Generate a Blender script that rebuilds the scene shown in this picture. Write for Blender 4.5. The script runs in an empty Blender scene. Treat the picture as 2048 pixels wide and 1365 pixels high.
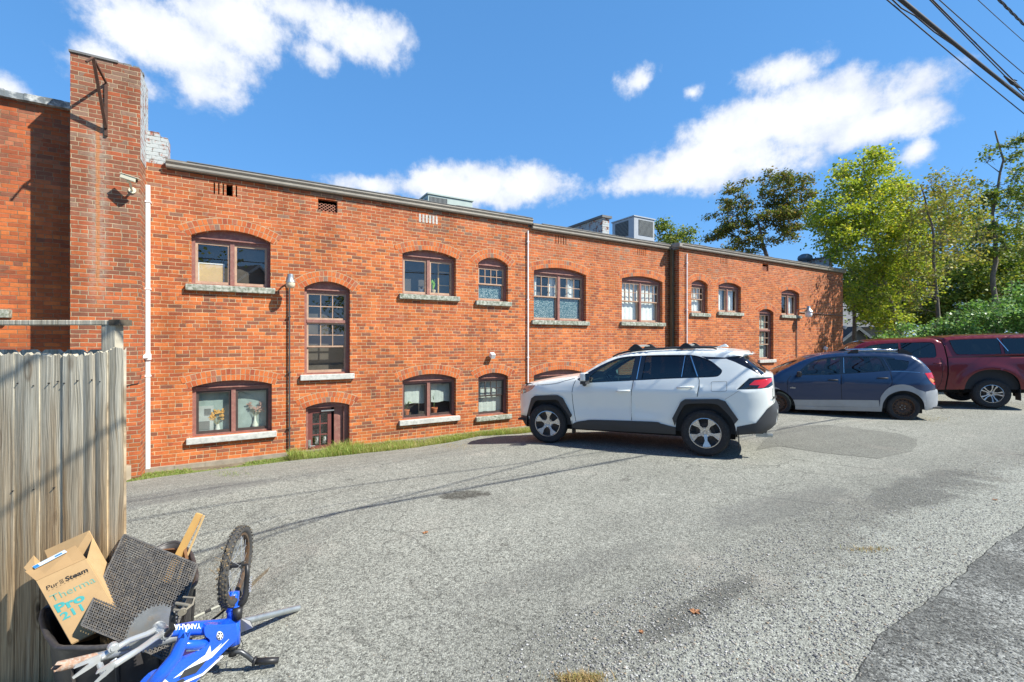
import bpy, bmesh, math, random
from mathutils import Vector, Matrix, noise
from mathutils.geometry import delaunay_2d_cdt
R = math.radians
rnd = random.Random(7)
scene = bpy.context.scene
C = bpy.context.collection

# ---------------------------------------------------------------- camera
F = 910.2                      # focal length in photo pixels (16 mm on a 36 mm sensor)
EYE = 1.85
cd = bpy.data.cameras.new('camera'); cam = bpy.data.objects.new('camera', cd); C.objects.link(cam)
cd.lens = 16.0; cd.sensor_width = 36.0; cd.clip_end = 2000; cd.clip_start = 0.05
cd.shift_y = 1.5 / 2048
cam.location = (0, 0, EYE); cam.rotation_euler = (R(90), 0, 0)
scene.camera = cam
scene.view_settings.view_transform = 'Standard'
scene.view_settings.look = 'None'
scene.view_settings.gamma = 1
scene.view_settings.exposure = 0.80

# ---------------------------------------------------------------- sun and sky
SUN = Vector((1.09, -0.36, 1.17)).normalized()
sd = bpy.data.lights.new('sun', 'SUN'); sd.energy = 5.0; sd.angle = R(0.53); sd.color = (1.0, 0.955, 0.86)
so = bpy.data.objects.new('sun', sd); C.objects.link(so)
so.rotation_euler = SUN.to_track_quat('Z', 'Y').to_euler()
SUN_EL = math.asin(SUN.z); SUN_AZ = math.atan2(SUN.x, SUN.y)

class NT:
    """small helper around a node tree"""
    def __init__(s, nt): s.nt = nt; nt.nodes.clear()
    def n(s, typ, **kw):
        nd = s.nt.nodes.new(typ)
        for k, v in kw.items(): setattr(nd, k, v)
        return nd
    def link(s, a, b): s.nt.links.new(a, b)
    def put(s, sock, v):
        if v is None: return
        if hasattr(v, 'is_linked') or isinstance(v, bpy.types.NodeSocket): s.link(v, sock)
        else:
            if sock.type == 'RGBA' and len(v) == 3: v = (*v, 1)
            sock.default_value = v
    def m(s, op, a, b=None, c=None, clamp=False):
        nd = s.n('ShaderNodeMath', operation=op); nd.use_clamp = clamp
        for i, v in enumerate((a, b, c)): s.put(nd.inputs[i], v) if v is not None else None
        return nd.outputs[0]
    def xyz(s, x, y, z):
        nd = s.n('ShaderNodeCombineXYZ')
        for i, v in enumerate((x, y, z)): s.put(nd.inputs[i], v)
        return nd.outputs[0]
    def sep(s, v):
        nd = s.n('ShaderNodeSeparateXYZ'); s.link(v, nd.inputs[0]); return nd.outputs
    def noise(s, vec, scale, detail=4, rough=0.55, dist=0.0, out=0):
        nd = s.n('ShaderNodeTexNoise'); nd.inputs['Scale'].default_value = scale
        nd.inputs['Detail'].default_value = detail; nd.inputs['Roughness'].default_value = rough
        nd.inputs['Distortion'].default_value = dist
        if vec is not None: s.link(vec, nd.inputs['Vector'])
        return nd.outputs[out]
    def vor(s, vec, scale, out='Distance', feature='F1', rnd_=1.0):
        nd = s.n('ShaderNodeTexVoronoi', feature=feature); nd.inputs['Scale'].default_value = scale
        nd.inputs['Randomness'].default_value = rnd_
        s.link(vec, nd.inputs['Vector']); return nd.outputs[out]
    def ramp(s, fac, stops, interp='LINEAR'):
        nd = s.n('ShaderNodeValToRGB'); cr = nd.color_ramp; cr.interpolation = interp
        while len(cr.elements) < len(stops): cr.elements.new(0.5)
        for e, (p, c) in zip(cr.elements, stops):
            e.position = p; e.color = (*c, 1) if len(c) == 3 else c
        s.link(fac, nd.inputs[0]); return nd.outputs[0]
    def mr(s, v, a, b, c=0.0, d=1.0, smooth=False):
        nd = s.n('ShaderNodeMapRange'); nd.interpolation_type = 'SMOOTHSTEP' if smooth else 'LINEAR'
        s.put(nd.inputs[0], v)
        for i, q in enumerate((a, b, c, d)): s.put(nd.inputs[i + 1], q)
        return nd.outputs[0]
    def mix(s, fac, a, b, mode='MIX'):
        nd = s.n('ShaderNodeMix', data_type='RGBA', blend_type=mode)
        s.put(nd.inputs[0], fac); s.put(nd.inputs[6], a); s.put(nd.inputs[7], b)
        return nd.outputs[2]
    def bump(s, h, strength=0.5, dist=0.01):
        nd = s.n('ShaderNodeBump'); nd.inputs['Strength'].default_value = strength
        nd.inputs['Distance'].default_value = dist; s.link(h, nd.inputs['Height']); return nd.outputs[0]

def build_world():
    w = bpy.data.worlds.new('World'); scene.world = w; w.use_nodes = True
    t = NT(w.node_tree)
    sky = t.n('ShaderNodeTexSky', sky_type='NISHITA'); sky.sun_disc = False
    sky.sun_elevation = SUN_EL; sky.sun_rotation = SUN_AZ
    sky.altitude = 300; sky.air_density = 1.0; sky.dust_density = 0.15; sky.ozone_density = 2.6
    g = t.n('ShaderNodeTexCoord').outputs['Generated']
    x, y, z = t.sep(g)
    az = t.m('ARCTAN2', x, y); el = t.m('ARCSINE', z)
    p = t.xyz(az, el, 0.0)
    n1 = t.noise(p, 8.0, 9, 0.66); n2 = t.noise(t.xyz(az, t.m('MULTIPLY', el, 1.6), 3.1), 3.2, 5, 0.55)
    n3 = t.noise(p, 24.0, 5, 0.6)
    # ellipses: centre and radii in photo pixels, weight
    E = [(340, 80, 190, 80, 1.0), (470, 50, 150, 75, 1.0), (190, 125, 95, 62, .95), (400, 165, 80, 50, .55), (300, 185, 90, 36, .45),
         (715, 80, 130, 68, .92), (640, 110, 80, 45, .75), (800, 75, 60, 45, .6), (10, 185, 80, 45, .85), (600, 25, 140, 45, .6),
         (1620, 225, 240, 72, 1.1), (1765, 250, 140, 46, 1.0), (1560, 150, 90, 42, .75), (1700, 170, 90, 60, .8), (1480, 270, 150, 70, 1.0), (1420, 330, 200, 62, 1.0),
         (1330, 360, 150, 30, .8), (1660, 115, 34, 28, .42), (1280, 162, 42, 34, .55), (1385, 186, 30, 20, .5), (1832, 303, 45, 24, .55), (1885, 245, 40, 20, .35),
         (970, 372, 150, 52, 1.0), (870, 372, 100, 36, .75), (740, 372, 90, 24, .6), (1060, 370, 95, 45, .85)]
    tot = None
    for (cx, cy, rx, ry, wt) in E:
        a0 = math.atan2(cx - 1024, F); q = math.hypot(F, cx - 1024); e0 = math.atan2(684 - cy, q)
        ra = rx * 1.12 * F / (q * q); re = ry * 1.12 / q * math.cos(e0) ** 2
        du = t.m('MULTIPLY', t.m('SUBTRACT', az, a0), 1 / ra); dv = t.m('MULTIPLY', t.m('SUBTRACT', el, e0), 1 / re)
        d = t.m('SQRT', t.m('ADD', t.m('MULTIPLY', du, du), t.m('MULTIPLY', dv, dv)))
        v = t.m('MULTIPLY', t.m('SUBTRACT', 1.0, d), wt)
        tot = v if tot is None else t.m('SMOOTH_MAX', tot, v, 0.18)
    nn = t.m('ADD', t.m('MULTIPLY', t.m('SUBTRACT', n1, 0.5), 1.7), t.m('MULTIPLY', t.m('SUBTRACT', n2, 0.5), 1.1))
    nn = t.m('ADD', nn, t.m('MULTIPLY', t.m('SUBTRACT', n3, 0.5), 0.8))
    dens = t.m('ADD', tot, t.m('MULTIPLY', nn, 0.80))
    mask = t.mr(dens, 0.0, 0.46, smooth=True)
    # soft grey undersides
    gr = t.noise(p, 9.0, 7, 0.6)
    ccol = t.mix(t.mr(t.m('ADD', dens, t.m('MULTIPLY', t.m('SUBTRACT', gr, .5), 1.5)), 0.15, 0.95), (4.9, 5.5, 6.7), (8.3, 8.4, 8.6))
    hs = t.n('ShaderNodeHueSaturation'); hs.inputs['Saturation'].default_value = 1.22; hs.inputs['Hue'].default_value = .490
    t.link(sky.outputs[0], hs.inputs['Color'])
    # even out the pale band at the horizon
    base = t.mix(t.mr(z, 0.0, 0.6, 0.65, 0.45), hs.outputs[0], (1.22, 3.45, 8.0))
    base = t.mix(t.mr(z, 0.60, 0.85, 0.0, 0.8, smooth=True), base, (0.30, 0.85, 2.5))      # deeper blue towards the zenith
    col = t.mix(mask, base, ccol)
    bg = t.n('ShaderNodeBackground'); bg.inputs[1].default_value = 0.083
    t.link(col, bg.inputs[0])
    o = t.n('ShaderNodeOutputWorld'); t.link(bg.outputs[0], o.inputs[0])
build_world()

# ---------------------------------------------------------------- helpers: objects
def tag(o, label=None, cat=None, group=None, kind=None):
    if label: o['label'] = label
    if cat: o['category'] = cat
    if group: o['group'] = group
    if kind: o['kind'] = kind
    return o
def empty(name, loc=(0, 0, 0), rz=0.0, label=None, cat=None, group=None, parent=None):
    o = bpy.data.objects.new(name, None); C.objects.link(o); o.location = loc; o.rotation_euler = (0, 0, rz)
    o.empty_display_size = 0.2
    if parent: o.parent = parent
    return tag(o, label, cat, group)

class MB:
    """collects geometry, then links it as one mesh object"""
    def __init__(s): s.v = []; s.f = []; s.mi = []; s.cur = 0
    def add(s, vs, fs):
        o = len(s.v); s.v += [tuple(v) for v in vs]
        for f in fs: s.f.append([i + o for i in f]); s.mi.append(s.cur)
    def box(s, c, size, M=None):
        x, y, z = c; a, b, d = size[0] / 2, size[1] / 2, size[2] / 2
        vs = [Vector((x + i * a, y + j * b, z + k * d)) for i in (-1, 1) for j in (-1, 1) for k in (-1, 1)]
        if M: vs = [M @ v for v in vs]
        s.add(vs, [(0, 1, 3, 2), (4, 6, 7, 5), (0, 4, 5, 1), (2, 3, 7, 6), (0, 2, 6, 4), (1, 5, 7, 3)])
    def bx(s, x0, x1, y0, y1, z0, z1, M=None):
        s.box(((x0 + x1) / 2, (y0 + y1) / 2, (z0 + z1) / 2), (abs(x1 - x0), abs(y1 - y0), abs(z1 - z0)), M)
    def tube(s, pts, r, n=8, cap=True, closed=False):
        pts = [Vector(p) for p in pts]; k = len(pts)
        rs = r if isinstance(r, (list, tuple)) else [r] * k
        base = len(s.v); up = None
        for i, p in enumerate(pts):
            if closed: d = pts[(i + 1) % k] - pts[i - 1]
            else: d = pts[min(i + 1, k - 1)] - pts[max(i - 1, 0)]
            if d.length < 1e-9: d = Vector((0, 0, 1))
            d.normalize()
            if up is None: up = d.orthogonal().normalized()
            up = (up - d * up.dot(d))
            if up.length < 1e-6: up = d.orthogonal()
            up.normalize(); w = d.cross(up)
            for j in range(n):
                a = 2 * math.pi * j / n
                s.v.append(tuple(p + (up * math.cos(a) + w * math.sin(a)) * rs[i]))
        rng = k if closed else k - 1
        for i in range(rng):
            for j in range(n):
                a = base + i * n + j; b = base + i * n + (j + 1) % n
                i2 = (i + 1) % k
                s.f.append([a, b, base + i2 * n + (j + 1) % n, base + i2 * n + j]); s.mi.append(s.cur)
        if cap and not closed:
            s.f.append([base + j for j in range(n)][::-1]); s.mi.append(s.cur)
            s.f.append([base + (k - 1) * n + j for j in range(n)]); s.mi.append(s.cur)
    def lathe(s, prof, M=None, n=24, close=False):
        """prof: (r, h) pairs turned about local z"""
        base = len(s.v)
        for (r, h) in prof:
            for j in range(n):
                a = 2 * math.pi * j / n; v = Vector((r * math.cos(a), r * math.sin(a), h))
                s.v.append(tuple(M @ v if M else v))
        k = len(prof)
        for i in range(k - 1 if not close else k):
            for j in range(n):
                i2 = (i + 1) % k
                s.f.append([base + i * n + j, base + i * n + (j + 1) % n, base + i2 * n + (j + 1) % n, base + i2 * n + j]); s.mi.append(s.cur)
    def prism(s, poly, h0, h1, M=None):
        """poly in local xy (list of (x,y)), extruded along z h0..h1"""
        k = len(poly); vs = [Vector((x, y, h0)) for x, y in poly] + [Vector((x, y, h1)) for x, y in poly]
        if M: vs = [M @ v for v in vs]
        o = len(s.v); s.v += [tuple(v) for v in vs]
        tris = tri2d(poly)
        for a, b, c in tris:
            s.f.append([o + c, o + b, o + a]); s.mi.append(s.cur); s.f.append([o + k + a, o + k + b, o + k + c]); s.mi.append(s.cur)
        for i in range(k):
            j = (i + 1) % k
            s.f.append([o + i, o + j, o + k + j, o + k + i]); s.mi.append(s.cur)
    def build(s, name, mat, parent=None, smooth=False, angle=None, bevel=0):
        me = bpy.data.meshes.new(name); me.from_pydata(s.v, [], s.f)
        o = bpy.data.objects.new(name, me); C.objects.link(o)
        for mm in (mat if isinstance(mat, (list, tuple)) else [mat]): me.materials.append(mm)
        if isinstance(mat, (list, tuple)): me.polygons.foreach_set('material_index', s.mi)
        if smooth or angle:
            me.polygons.foreach_set('use_smooth', [True] * len(me.polygons))
            if angle: me.set_sharp_from_angle(angle=R(angle))
        me.update()
        if bevel:
            b = o.modifiers.new('bevel', 'BEVEL'); b.width = bevel; b.segments = 2; b.limit_method = 'ANGLE'; b.angle_limit = R(40)
            b.harden_normals = False
        if parent: o.parent = parent
        return o

def fixn(o):
    bm = bmesh.new(); bm.from_mesh(o.data); bmesh.ops.recalc_face_normals(bm, faces=bm.faces); bm.to_mesh(o.data); bm.free(); return o

def area2(p): return sum(p[i][0] * p[(i + 1) % len(p)][1] - p[(i + 1) % len(p)][0] * p[i][1] for i in range(len(p)))
def inpoly(x, y, p):
    c = False; n = len(p); j = n - 1
    for i in range(n):
        xi, yi = p[i]; xj, yj = p[j]
        if (yi > y) != (yj > y) and x < (xj - xi) * (y - yi) / (yj - yi) + xi: c = not c
        j = i
    return c
def cdt(loops, pts=()):
    vs = []; es = []
    for L in loops:
        o = len(vs); n = len(L); vs += [Vector((a[0], a[1])) for a in L]; es += [(o + i, o + (i + 1) % n) for i in range(n)]
    vs += [Vector((a[0], a[1])) for a in pts]
    r = delaunay_2d_cdt(vs, es, [], 0, 1e-5)
    return r[0], r[2]
def tri2d(poly):
    """triangles as indices into poly (simple polygon)"""
    from mathutils.geometry import tessellate_polygon
    return [tuple(t) for t in tessellate_polygon([[Vector((x, y, 0)) for x, y in poly]])]

# ---------------------------------------------------------------- survey helpers (photo pixel -> metres)
def P(px, py, Z): return Vector(((px - 1024) / F * Z, Z, EYE - (py - 684) / F * Z))
WX, WY = 0.8615, 0.5081           # direction of the long brick wall
WP = Vector((0.0, 11.62))         # a point of the wall plane at ground level
def wdist(X, Y): return WY * X - WX * (Y - WP.y)
def sstep(a, b, x):
    t = max(0.0, min(1.0, (x - a) / (b - a))); return t * t * (3 - 2 * t)
def gz(X, Y):
    d = wdist(X, Y)
    z = -0.36 + 0.36 * sstep(0.3, 3.4, d) + 0.05 * sstep(3.4, 5.6, d) + 0.05 * sstep(5.6, 9.0, d)
    if X > 6: z -= 0.05 * sstep(6, 9, X) * (1 - sstep(10, 13, X)) * sstep(3, 5, d)
    dip = 0.3 * sstep(-1.9, -2.75, X) * (1 - sstep(3.4, 5.5, Y))
    return z - dip
def G(px, py, dz=0.0):
    """point where the sight line of a photo pixel meets the ground"""
    Z = EYE * F / max(py - 684, 4)
    for _ in range(40):
        X = (px - 1024) / F * Z
        Z2 = (EYE - gz(X, Z) - dz) * F / max(py - 684, 4); Z += (Z2 - Z) * 0.6
    X = (px - 1024) / F * Z
    return Vector((X, Z, gz(X, Z)))
# ---------------------------------------------------------------- materials
MATS = {}
def new_mat(name):
    m = bpy.data.materials.new(name); m.use_nodes = True; t = NT(m.node_tree)
    b = t.n('ShaderNodeBsdfPrincipled'); o = t.n('ShaderNodeOutputMaterial'); t.link(b.outputs[0], o.inputs[0])
    MATS[name] = m
    return m, t, b, o
def plain(name, col, rough=0.6, metal=0.0, var=0.15, scale=6.0, bump=0.0, bscale=60.0, coat=0.0, spec=0.5, dirt=None, dirt_amt=0.0):
    m, t, b, o = new_mat(name)
    oc = t.n('ShaderNodeTexCoord').outputs['Object']
    n = t.noise(oc, scale, 5, 0.6)
    c = t.mix(1.0, col, t.ramp(n, [(0.25, (1 - var,) * 3), (0.75, (1 + var,) * 3)]), 'MULTIPLY')
    if dirt is not None:
        n2 = t.noise(oc, scale * 2.3, 6, 0.65)
        c = t.mix(t.mr(n2, 0.62 - dirt_amt * 0.3, 0.75 - dirt_amt * 0.2, 0, min(1, dirt_amt * 1.5)), c, dirt)
    t.link(c, b.inputs['Base Color'])
    r = t.mr(n, 0.2, 0.8, max(0, rough - 0.08), min(1, rough + 0.08)); t.link(r, b.inputs['Roughness'])
    b.inputs['Metallic'].default_value = metal
    b.inputs['Specular IOR Level'].default_value = spec
    if coat: b.inputs['Coat Weight'].default_value = coat; b.inputs['Coat Roughness'].default_value = 0.03
    if bump:
        t.link(t.bump(t.noise(oc, bscale, 4, 0.6), bump, 0.004), b.inputs['Normal'])
    return m

def brick_mat(name, pal, pal2, mortar=(0.74, 0.56, 0.33), h=0.068, L=0.201, paint=None, vary=1.0, zsplit=None, hdr=7, seed=0.0, mort_w=0.011, stain=None):
    m, t, b, o = new_mat(name)
    oc = t.n('ShaderNodeTexCoord').outputs['Object']
    wn = t.noise(oc, 5.0, 3, 0.5, out=1)
    wx, wy, wz = t.sep(wn)
    x, y, z = t.sep(oc)
    u = t.m('ADD', t.m('ADD', x, y), t.m('MULTIPLY', t.m('SUBTRACT', wx, 0.5), 0.022))
    v = t.m('ADD', z, t.m('MULTIPLY', t.m('SUBTRACT', wy, 0.5), 0.018))
    rowf = t.m('DIVIDE', v, h); row = t.m('FLOOR', rowf)
    hd = t.m('COMPARE', t.m('FLOORED_MODULO', row, float(hdr)), 3.0, 0.1)
    ln = t.m('SUBTRACT', L, t.m('MULTIPLY', hd, L / 2))
    rr = t.n('ShaderNodeTexWhiteNoise', noise_dimensions='1D'); t.link(row, rr.inputs['W'])
    off = t.m('ADD', t.m('MULTIPLY', t.m('FLOORED_MODULO', row, 2.0), 0.5), t.m('MULTIPLY', rr.outputs[0], 0.16))
    uu = t.m('ADD', t.m('DIVIDE', u, ln), off); colm = t.m('FLOOR', uu)
    fu = t.m('MULTIPLY', t.m('FRACT', uu), ln); fv = t.m('MULTIPLY', t.m('FRACT', rowf), h)
    e = t.m('MINIMUM', t.m('MINIMUM', fu, t.m('SUBTRACT', ln, fu)), t.m('MINIMUM', fv, t.m('SUBTRACT', h, fv)))
    jn = t.noise(oc, 45.0, 3, 0.6)
    e2 = t.m('ADD', e, t.m('MULTIPLY', t.m('SUBTRACT', jn, 0.5), 0.006))
    face = t.mr(e2, mort_w * 0.30, mort_w * 0.62, smooth=True)          # 1 on the brick, 0 in the joint
    wh = t.n('ShaderNodeTexWhiteNoise', noise_dimensions='3D'); t.link(t.xyz(colm, row, seed), wh.inputs['Vector'])
    r1 = wh.outputs['Value']; rc = t.sep(wh.outputs['Color'])
    big = t.noise(oc, 0.55, 3, 0.6)
    n = len(pal)
    rs = t.m('ADD', t.m('MULTIPLY', r1, 0.8), t.m('MULTIPLY', t.m('SUBTRACT', big, 0.5), 0.9), clamp=True)
    st1 = [(i / n, c) for i, c in enumerate(pal)]; n2 = len(pal2); st2 = [(i / n2, c) for i, c in enumerate(pal2)]
    ca = t.ramp(rs, st1, 'CONSTANT'); cb = t.ramp(rs, st2, 'CONSTANT')
    if zsplit:
        zz = t.m('ADD', z, t.m('MULTIPLY', t.m('SUBTRACT', big, 0.5), 1.6))
        zz = t.m('ADD', zz, t.m('MULTIPLY', t.m('SUBTRACT', rc[1], 0.5), 0.5))
        sel = t.mr(zz, zsplit[0], zsplit[1])
        c = t.mix(sel, ca, cb)
    else: c = ca
    gn = t.noise(oc, 26.0, 6, 0.7)
    c = t.mix(1.0, c, t.ramp(gn, [(0.2, (0.72,) * 3), (0.8, (1.28,) * 3)]), 'MULTIPLY')
    c = t.mix(1.0, c, t.ramp(rc[2], [(0.0, (0.84,) * 3), (1.0, (1.18,) * 3)]), 'MULTIPLY')
    # pale efflorescence / mortar smears
    sm = t.m('MULTIPLY', t.mr(t.noise(oc, 3.2, 6, 0.7), 0.6, 0.78), t.mr(gn, 0.4, 0.7))
    c = t.mix(t.m('MULTIPLY', sm, 0.35), c, (0.48, 0.36, 0.26))
    c = t.mix(.10, c, (.44, .27, .15))
    wst = t.noise(t.xyz(t.m('MULTIPLY', u, 3.2), 0.0, t.m('MULTIPLY', z, .35)), 1.0, 5, 0.65); soot = t.noise(oc, .8, 6, .7)
    wea = t.m('MULTIPLY', t.mr(wst, .45, .72, 1.06, .80), t.mr(soot, .4, .72, 1.05, .78))
    c = t.mix(1.0, c, t.xyz(wea, wea, wea), 'MULTIPLY')
    mo = t.mix(t.mr(t.noise(oc, 7.0, 4, 0.6), 0.35, 0.7), mortar, tuple(q * 0.6 for q in mortar))
    mo = t.mix(1.0, mo, t.xyz(wea, wea, wea), 'MULTIPLY')
    c = t.mix(face, mo, c)
    if paint:
        pm = t.mr(t.m('ADD', t.noise(oc, 9.0, 6, 0.7), t.m('MULTIPLY', face, 0.08)), paint[1], paint[1] + 0.08)
        c = t.mix(pm, c, paint[0])
    if stain:                                                  # rust and lime streak below the iron bracket
        sx, s0, s1, sw = stain
        cx = t.m('ABSOLUTE', t.m('SUBTRACT', x, t.m('ADD', sx, t.m('MULTIPLY', t.m('SUBTRACT', t.noise(t.xyz(0.0, 0.0, z), 6.0, 3), 0.5), 0.05))))
        w1 = t.mr(cx, sw * 0.35, sw, 1.0, 0.0); zm = t.m('MULTIPLY', t.mr(z, s0, s0 + 0.7), t.mr(z, s1 - 0.08, s1, 1.0, 0.0))
        k = t.m('MULTIPLY', t.m('MULTIPLY', w1, zm), t.mr(t.noise(oc, 18.0, 5, 0.7), 0.35, 0.6))
        c = t.mix(t.m('MULTIPLY', k, 0.5), c, (0.40, 0.36, 0.29))
        w2 = t.mr(cx, sw * 0.10, sw * 0.22, 1.0, 0.0)
        c = t.mix(t.m('MULTIPLY', t.m('MULTIPLY', w2, zm), 0.55), c, (0.50, 0.17, 0.04))
    t.link(c, b.inputs['Base Color'])
    b.inputs['Roughness'].default_value = 0.9; b.inputs['Specular IOR Level'].default_value = 0.25
    hgt = t.m('ADD', t.m('MULTIPLY', face, 1.0), t.m('ADD', t.m('MULTIPLY', gn, 0.35), t.m('MULTIPLY', rc[0], 0.35)))
    t.link(t.bump(hgt, 0.85, 0.007), b.inputs['Normal'])
    return m

O1 = (0.52, 0.138, 0.034); O2 = (0.45, 0.108, 0.028); O3 = (0.39, 0.087, 0.026); RB = (0.30, 0.066, 0.027); PK = (0.35, 0.115, 0.058); DK = (0.20, 0.066, 0.040); GY = (0.22, 0.13, 0.095)
M_brick = brick_mat('brick_wall', [DK, RB, O3, O2, O1, O2, O1, O3, O2, RB, PK, O3], [GY, RB, PK, O3, RB, O3, PK, RB, O3, DK], zsplit=(3.9, 4.9), seed=1.0, mort_w=0.0085)
M_brick2 = brick_mat('brick_wall_far', [RB, O3, O2, O1, O2, O1, O3, PK, O2], [RB, PK, O3, O2, PK, O3, GY], zsplit=(3.6, 4.8), mortar=(0.58, 0.42, 0.26), seed=4.0)
M_brick3 = brick_mat('brick_pier', [DK, RB, O3, O2, O3, RB, DK], [DK, RB, DK, RB, GY, DK, RB], zsplit=(2.9, 4.0), seed=8.0, mort_w=0.0115, mortar=(0.50, 0.38, 0.24), stain=(-0.1, 2.2, 5.35, 0.15))
M_brickl = brick_mat('brick_old_left', [O3, O2, O1, O2, O3, RB, DK], [DK, RB, O3, PK, RB, DK], zsplit=(3.9, 4.8), seed=12.0, mortar=(0.34, 0.22, 0.13), mort_w=0.009)
M_brickw = brick_mat('brick_painted', [RB, O3, DK, RB], [RB, O3, DK, RB], mortar=(.16, .15, .14), paint=((0.42, 0.45, 0.45), 0.47), seed=3.0)

def arch_mat():
    m, t, b, o = new_mat('arch_brick')
    g = t.n('ShaderNodeNewGeometry'); r = g.outputs['Random Per Island']
    oc = t.n('ShaderNodeTexCoord').outputs['Object']
    c = t.ramp(r, [(0, O1), (.22, O2), (.45, O3), (.65, RB), (.76, PK), (.9, O1), (.96, GY)], 'CONSTANT')
    gn = t.noise(oc, 26.0, 6, 0.7)
    c = t.mix(1.0, c, t.ramp(gn, [(0.2, (0.72,) * 3), (0.8, (1.28,) * 3)]), 'MULTIPLY')
    t.link(c, b.inputs['Base Color']); b.inputs['Roughness'].default_value = 0.9
    t.link(t.bump(gn, 0.5, 0.004), b.inputs['Normal']); return m
M_arch = arch_mat()
M_mortar = plain('mortar', (0.42, 0.30, 0.18), 0.95, var=0.25, scale=12, bump=0.4)
M_frame = plain('window_paint_brown', (0.25, 0.110, 0.088), 0.55, var=0.22, scale=9, bump=0.15, dirt=(0.36, 0.25, 0.18), dirt_amt=0.35)
M_sash = plain('sash_paint_tan', (0.43, 0.29, 0.20), 0.55, var=0.2, scale=9, dirt=(0.2, 0.1, 0.08), dirt_amt=0.3)
M_sashd = plain('sash_metal_dark', (0.06, 0.045, 0.04), 0.4, var=0.2)
M_stone = plain('sill_stone', (0.40, 0.41, 0.35), 0.9, var=0.3, scale=7, bump=0.7, bscale=25, dirt=(0.14, 0.16, 0.11), dirt_amt=0.7)
M_stonew = plain('sill_stone_pale', (0.50, 0.50, 0.46), 0.9, var=0.2, scale=7, bump=0.6, bscale=25, dirt=(0.33, 0.34, 0.32), dirt_amt=0.5)
M_gutter = plain('gutter_metal', (0.30, 0.27, 0.22), 0.45, metal=0.15, var=0.12)
M_gutterd = plain('fascia_dark', (0.075, 0.06, 0.05), 0.7, var=0.2)
M_olive = plain('downspout_olive', (0.10, 0.085, 0.05), 0.5, var=0.2)
M_roof = plain('roof_tar', (0.16, 0.16, 0.155), 0.95, var=0.3, scale=2, bump=0.6)
M_white = plain('white_plastic', (0.78, 0.78, 0.76), 0.4, var=0.04)
M_cream = plain('cream_plastic', (0.72, 0.68, 0.50), 0.45, var=0.06)
M_steel = plain('galvanised', (0.42, 0.45, 0.45), 0.42, metal=0.75, var=0.2, scale=14)
M_hvac = plain('hvac_green_grey', (0.33, 0.40, 0.37), 0.5, metal=0.1, var=0.08)
M_hvac2 = plain('hvac_blue_grey', (0.34, 0.37, 0.40), 0.5, metal=0.1, var=0.08)
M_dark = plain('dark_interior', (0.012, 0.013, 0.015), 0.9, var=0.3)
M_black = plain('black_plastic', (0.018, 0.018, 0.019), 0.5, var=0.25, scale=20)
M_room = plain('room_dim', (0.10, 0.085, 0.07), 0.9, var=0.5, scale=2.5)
M_rust = plain('rusty_iron', (0.085, 0.04, 0.025), 0.85, var=0.4, scale=20, bump=0.4)
M_wood_new = plain('fresh_wood', (0.62, 0.37, 0.12), 0.6, var=0.15, scale=5)

def glass_mat(name, tint=(0.75, 0.8, 0.8), fres=1.45, gl=(1, 1, 1), extra=0.02):
    m = bpy.data.materials.new(name); m.use_nodes = True; t = NT(m.node_tree); MATS[name] = m
    tr = t.n('ShaderNodeBsdfTransparent'); tr.inputs[0].default_value = (*tint, 1)
    g = t.n('ShaderNodeBsdfGlossy'); g.inputs['Roughness'].default_value = 0.008; g.inputs[0].default_value = (*gl, 1)
    gg = t.n('ShaderNodeNewGeometry'); dp = t.n('ShaderNodeVectorMath', operation='DOT_PRODUCT'); t.link(gg.outputs['Normal'], dp.inputs[0]); t.link(gg.outputs['Incoming'], dp.inputs[1])
    f0 = ((fres - 1) / (fres + 1)) ** 2; k = t.m('POWER', t.m('SUBTRACT', 1.0, t.m('ABSOLUTE', dp.outputs['Value']), clamp=True), 5.0)
    fac = t.m('ADD', t.m('MULTIPLY', k, 1 - f0), f0 * 1.6 + extra, clamp=True)
    mx = t.n('ShaderNodeMixShader'); t.link(fac, mx.inputs[0]); t.link(tr.outputs[0], mx.inputs[1]); t.link(g.outputs[0], mx.inputs[2])
    o = t.n('ShaderNodeOutputMaterial'); t.link(mx.outputs[0], o.inputs[0]); return m
M_glass = glass_mat('window_glass', (0.90, 0.93, 0.92), 1.55, extra=0.03)
M_cglass = glass_mat('car_glass_clear', (0.42, 0.60, 0.58), 1.45)
M_cdark = glass_mat('car_glass_tinted', (0.075, 0.085, 0.085), 1.5, extra=0.01)

def cloth_mat(name, col, holes=None, rough=0.9):
    m, t, b, o = new_mat(name)
    oc = t.n('ShaderNodeTexCoord').outputs['Object']
    c = t.mix(1.0, col, t.ramp(t.noise(oc, 8, 4), [(0.3, (.85,) * 3), (0.7, (1.1,) * 3)]), 'MULTIPLY')
    if holes:
        s = t.mr(t.vor(oc, holes[0]), holes[1] - .08, holes[1] + .08)
        c = t.mix(s, c, holes[2])
    t.link(c, b.inputs['Base Color']); b.inputs['Roughness'].default_value = rough
    return m
M_curtain = cloth_mat('curtain_white', (0.78, 0.80, 0.76))
M_blind = cloth_mat('blind_grey', (0.50, 0.56, 0.52))
M_frost = cloth_mat('frosted_film', (0.30, 0.38, 0.35))
M_lace = cloth_mat('lace_teal', (0.60, 0.68, 0.66), holes=(48.0, 0.34, (0.035, 0.10, 0.12)))
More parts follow.
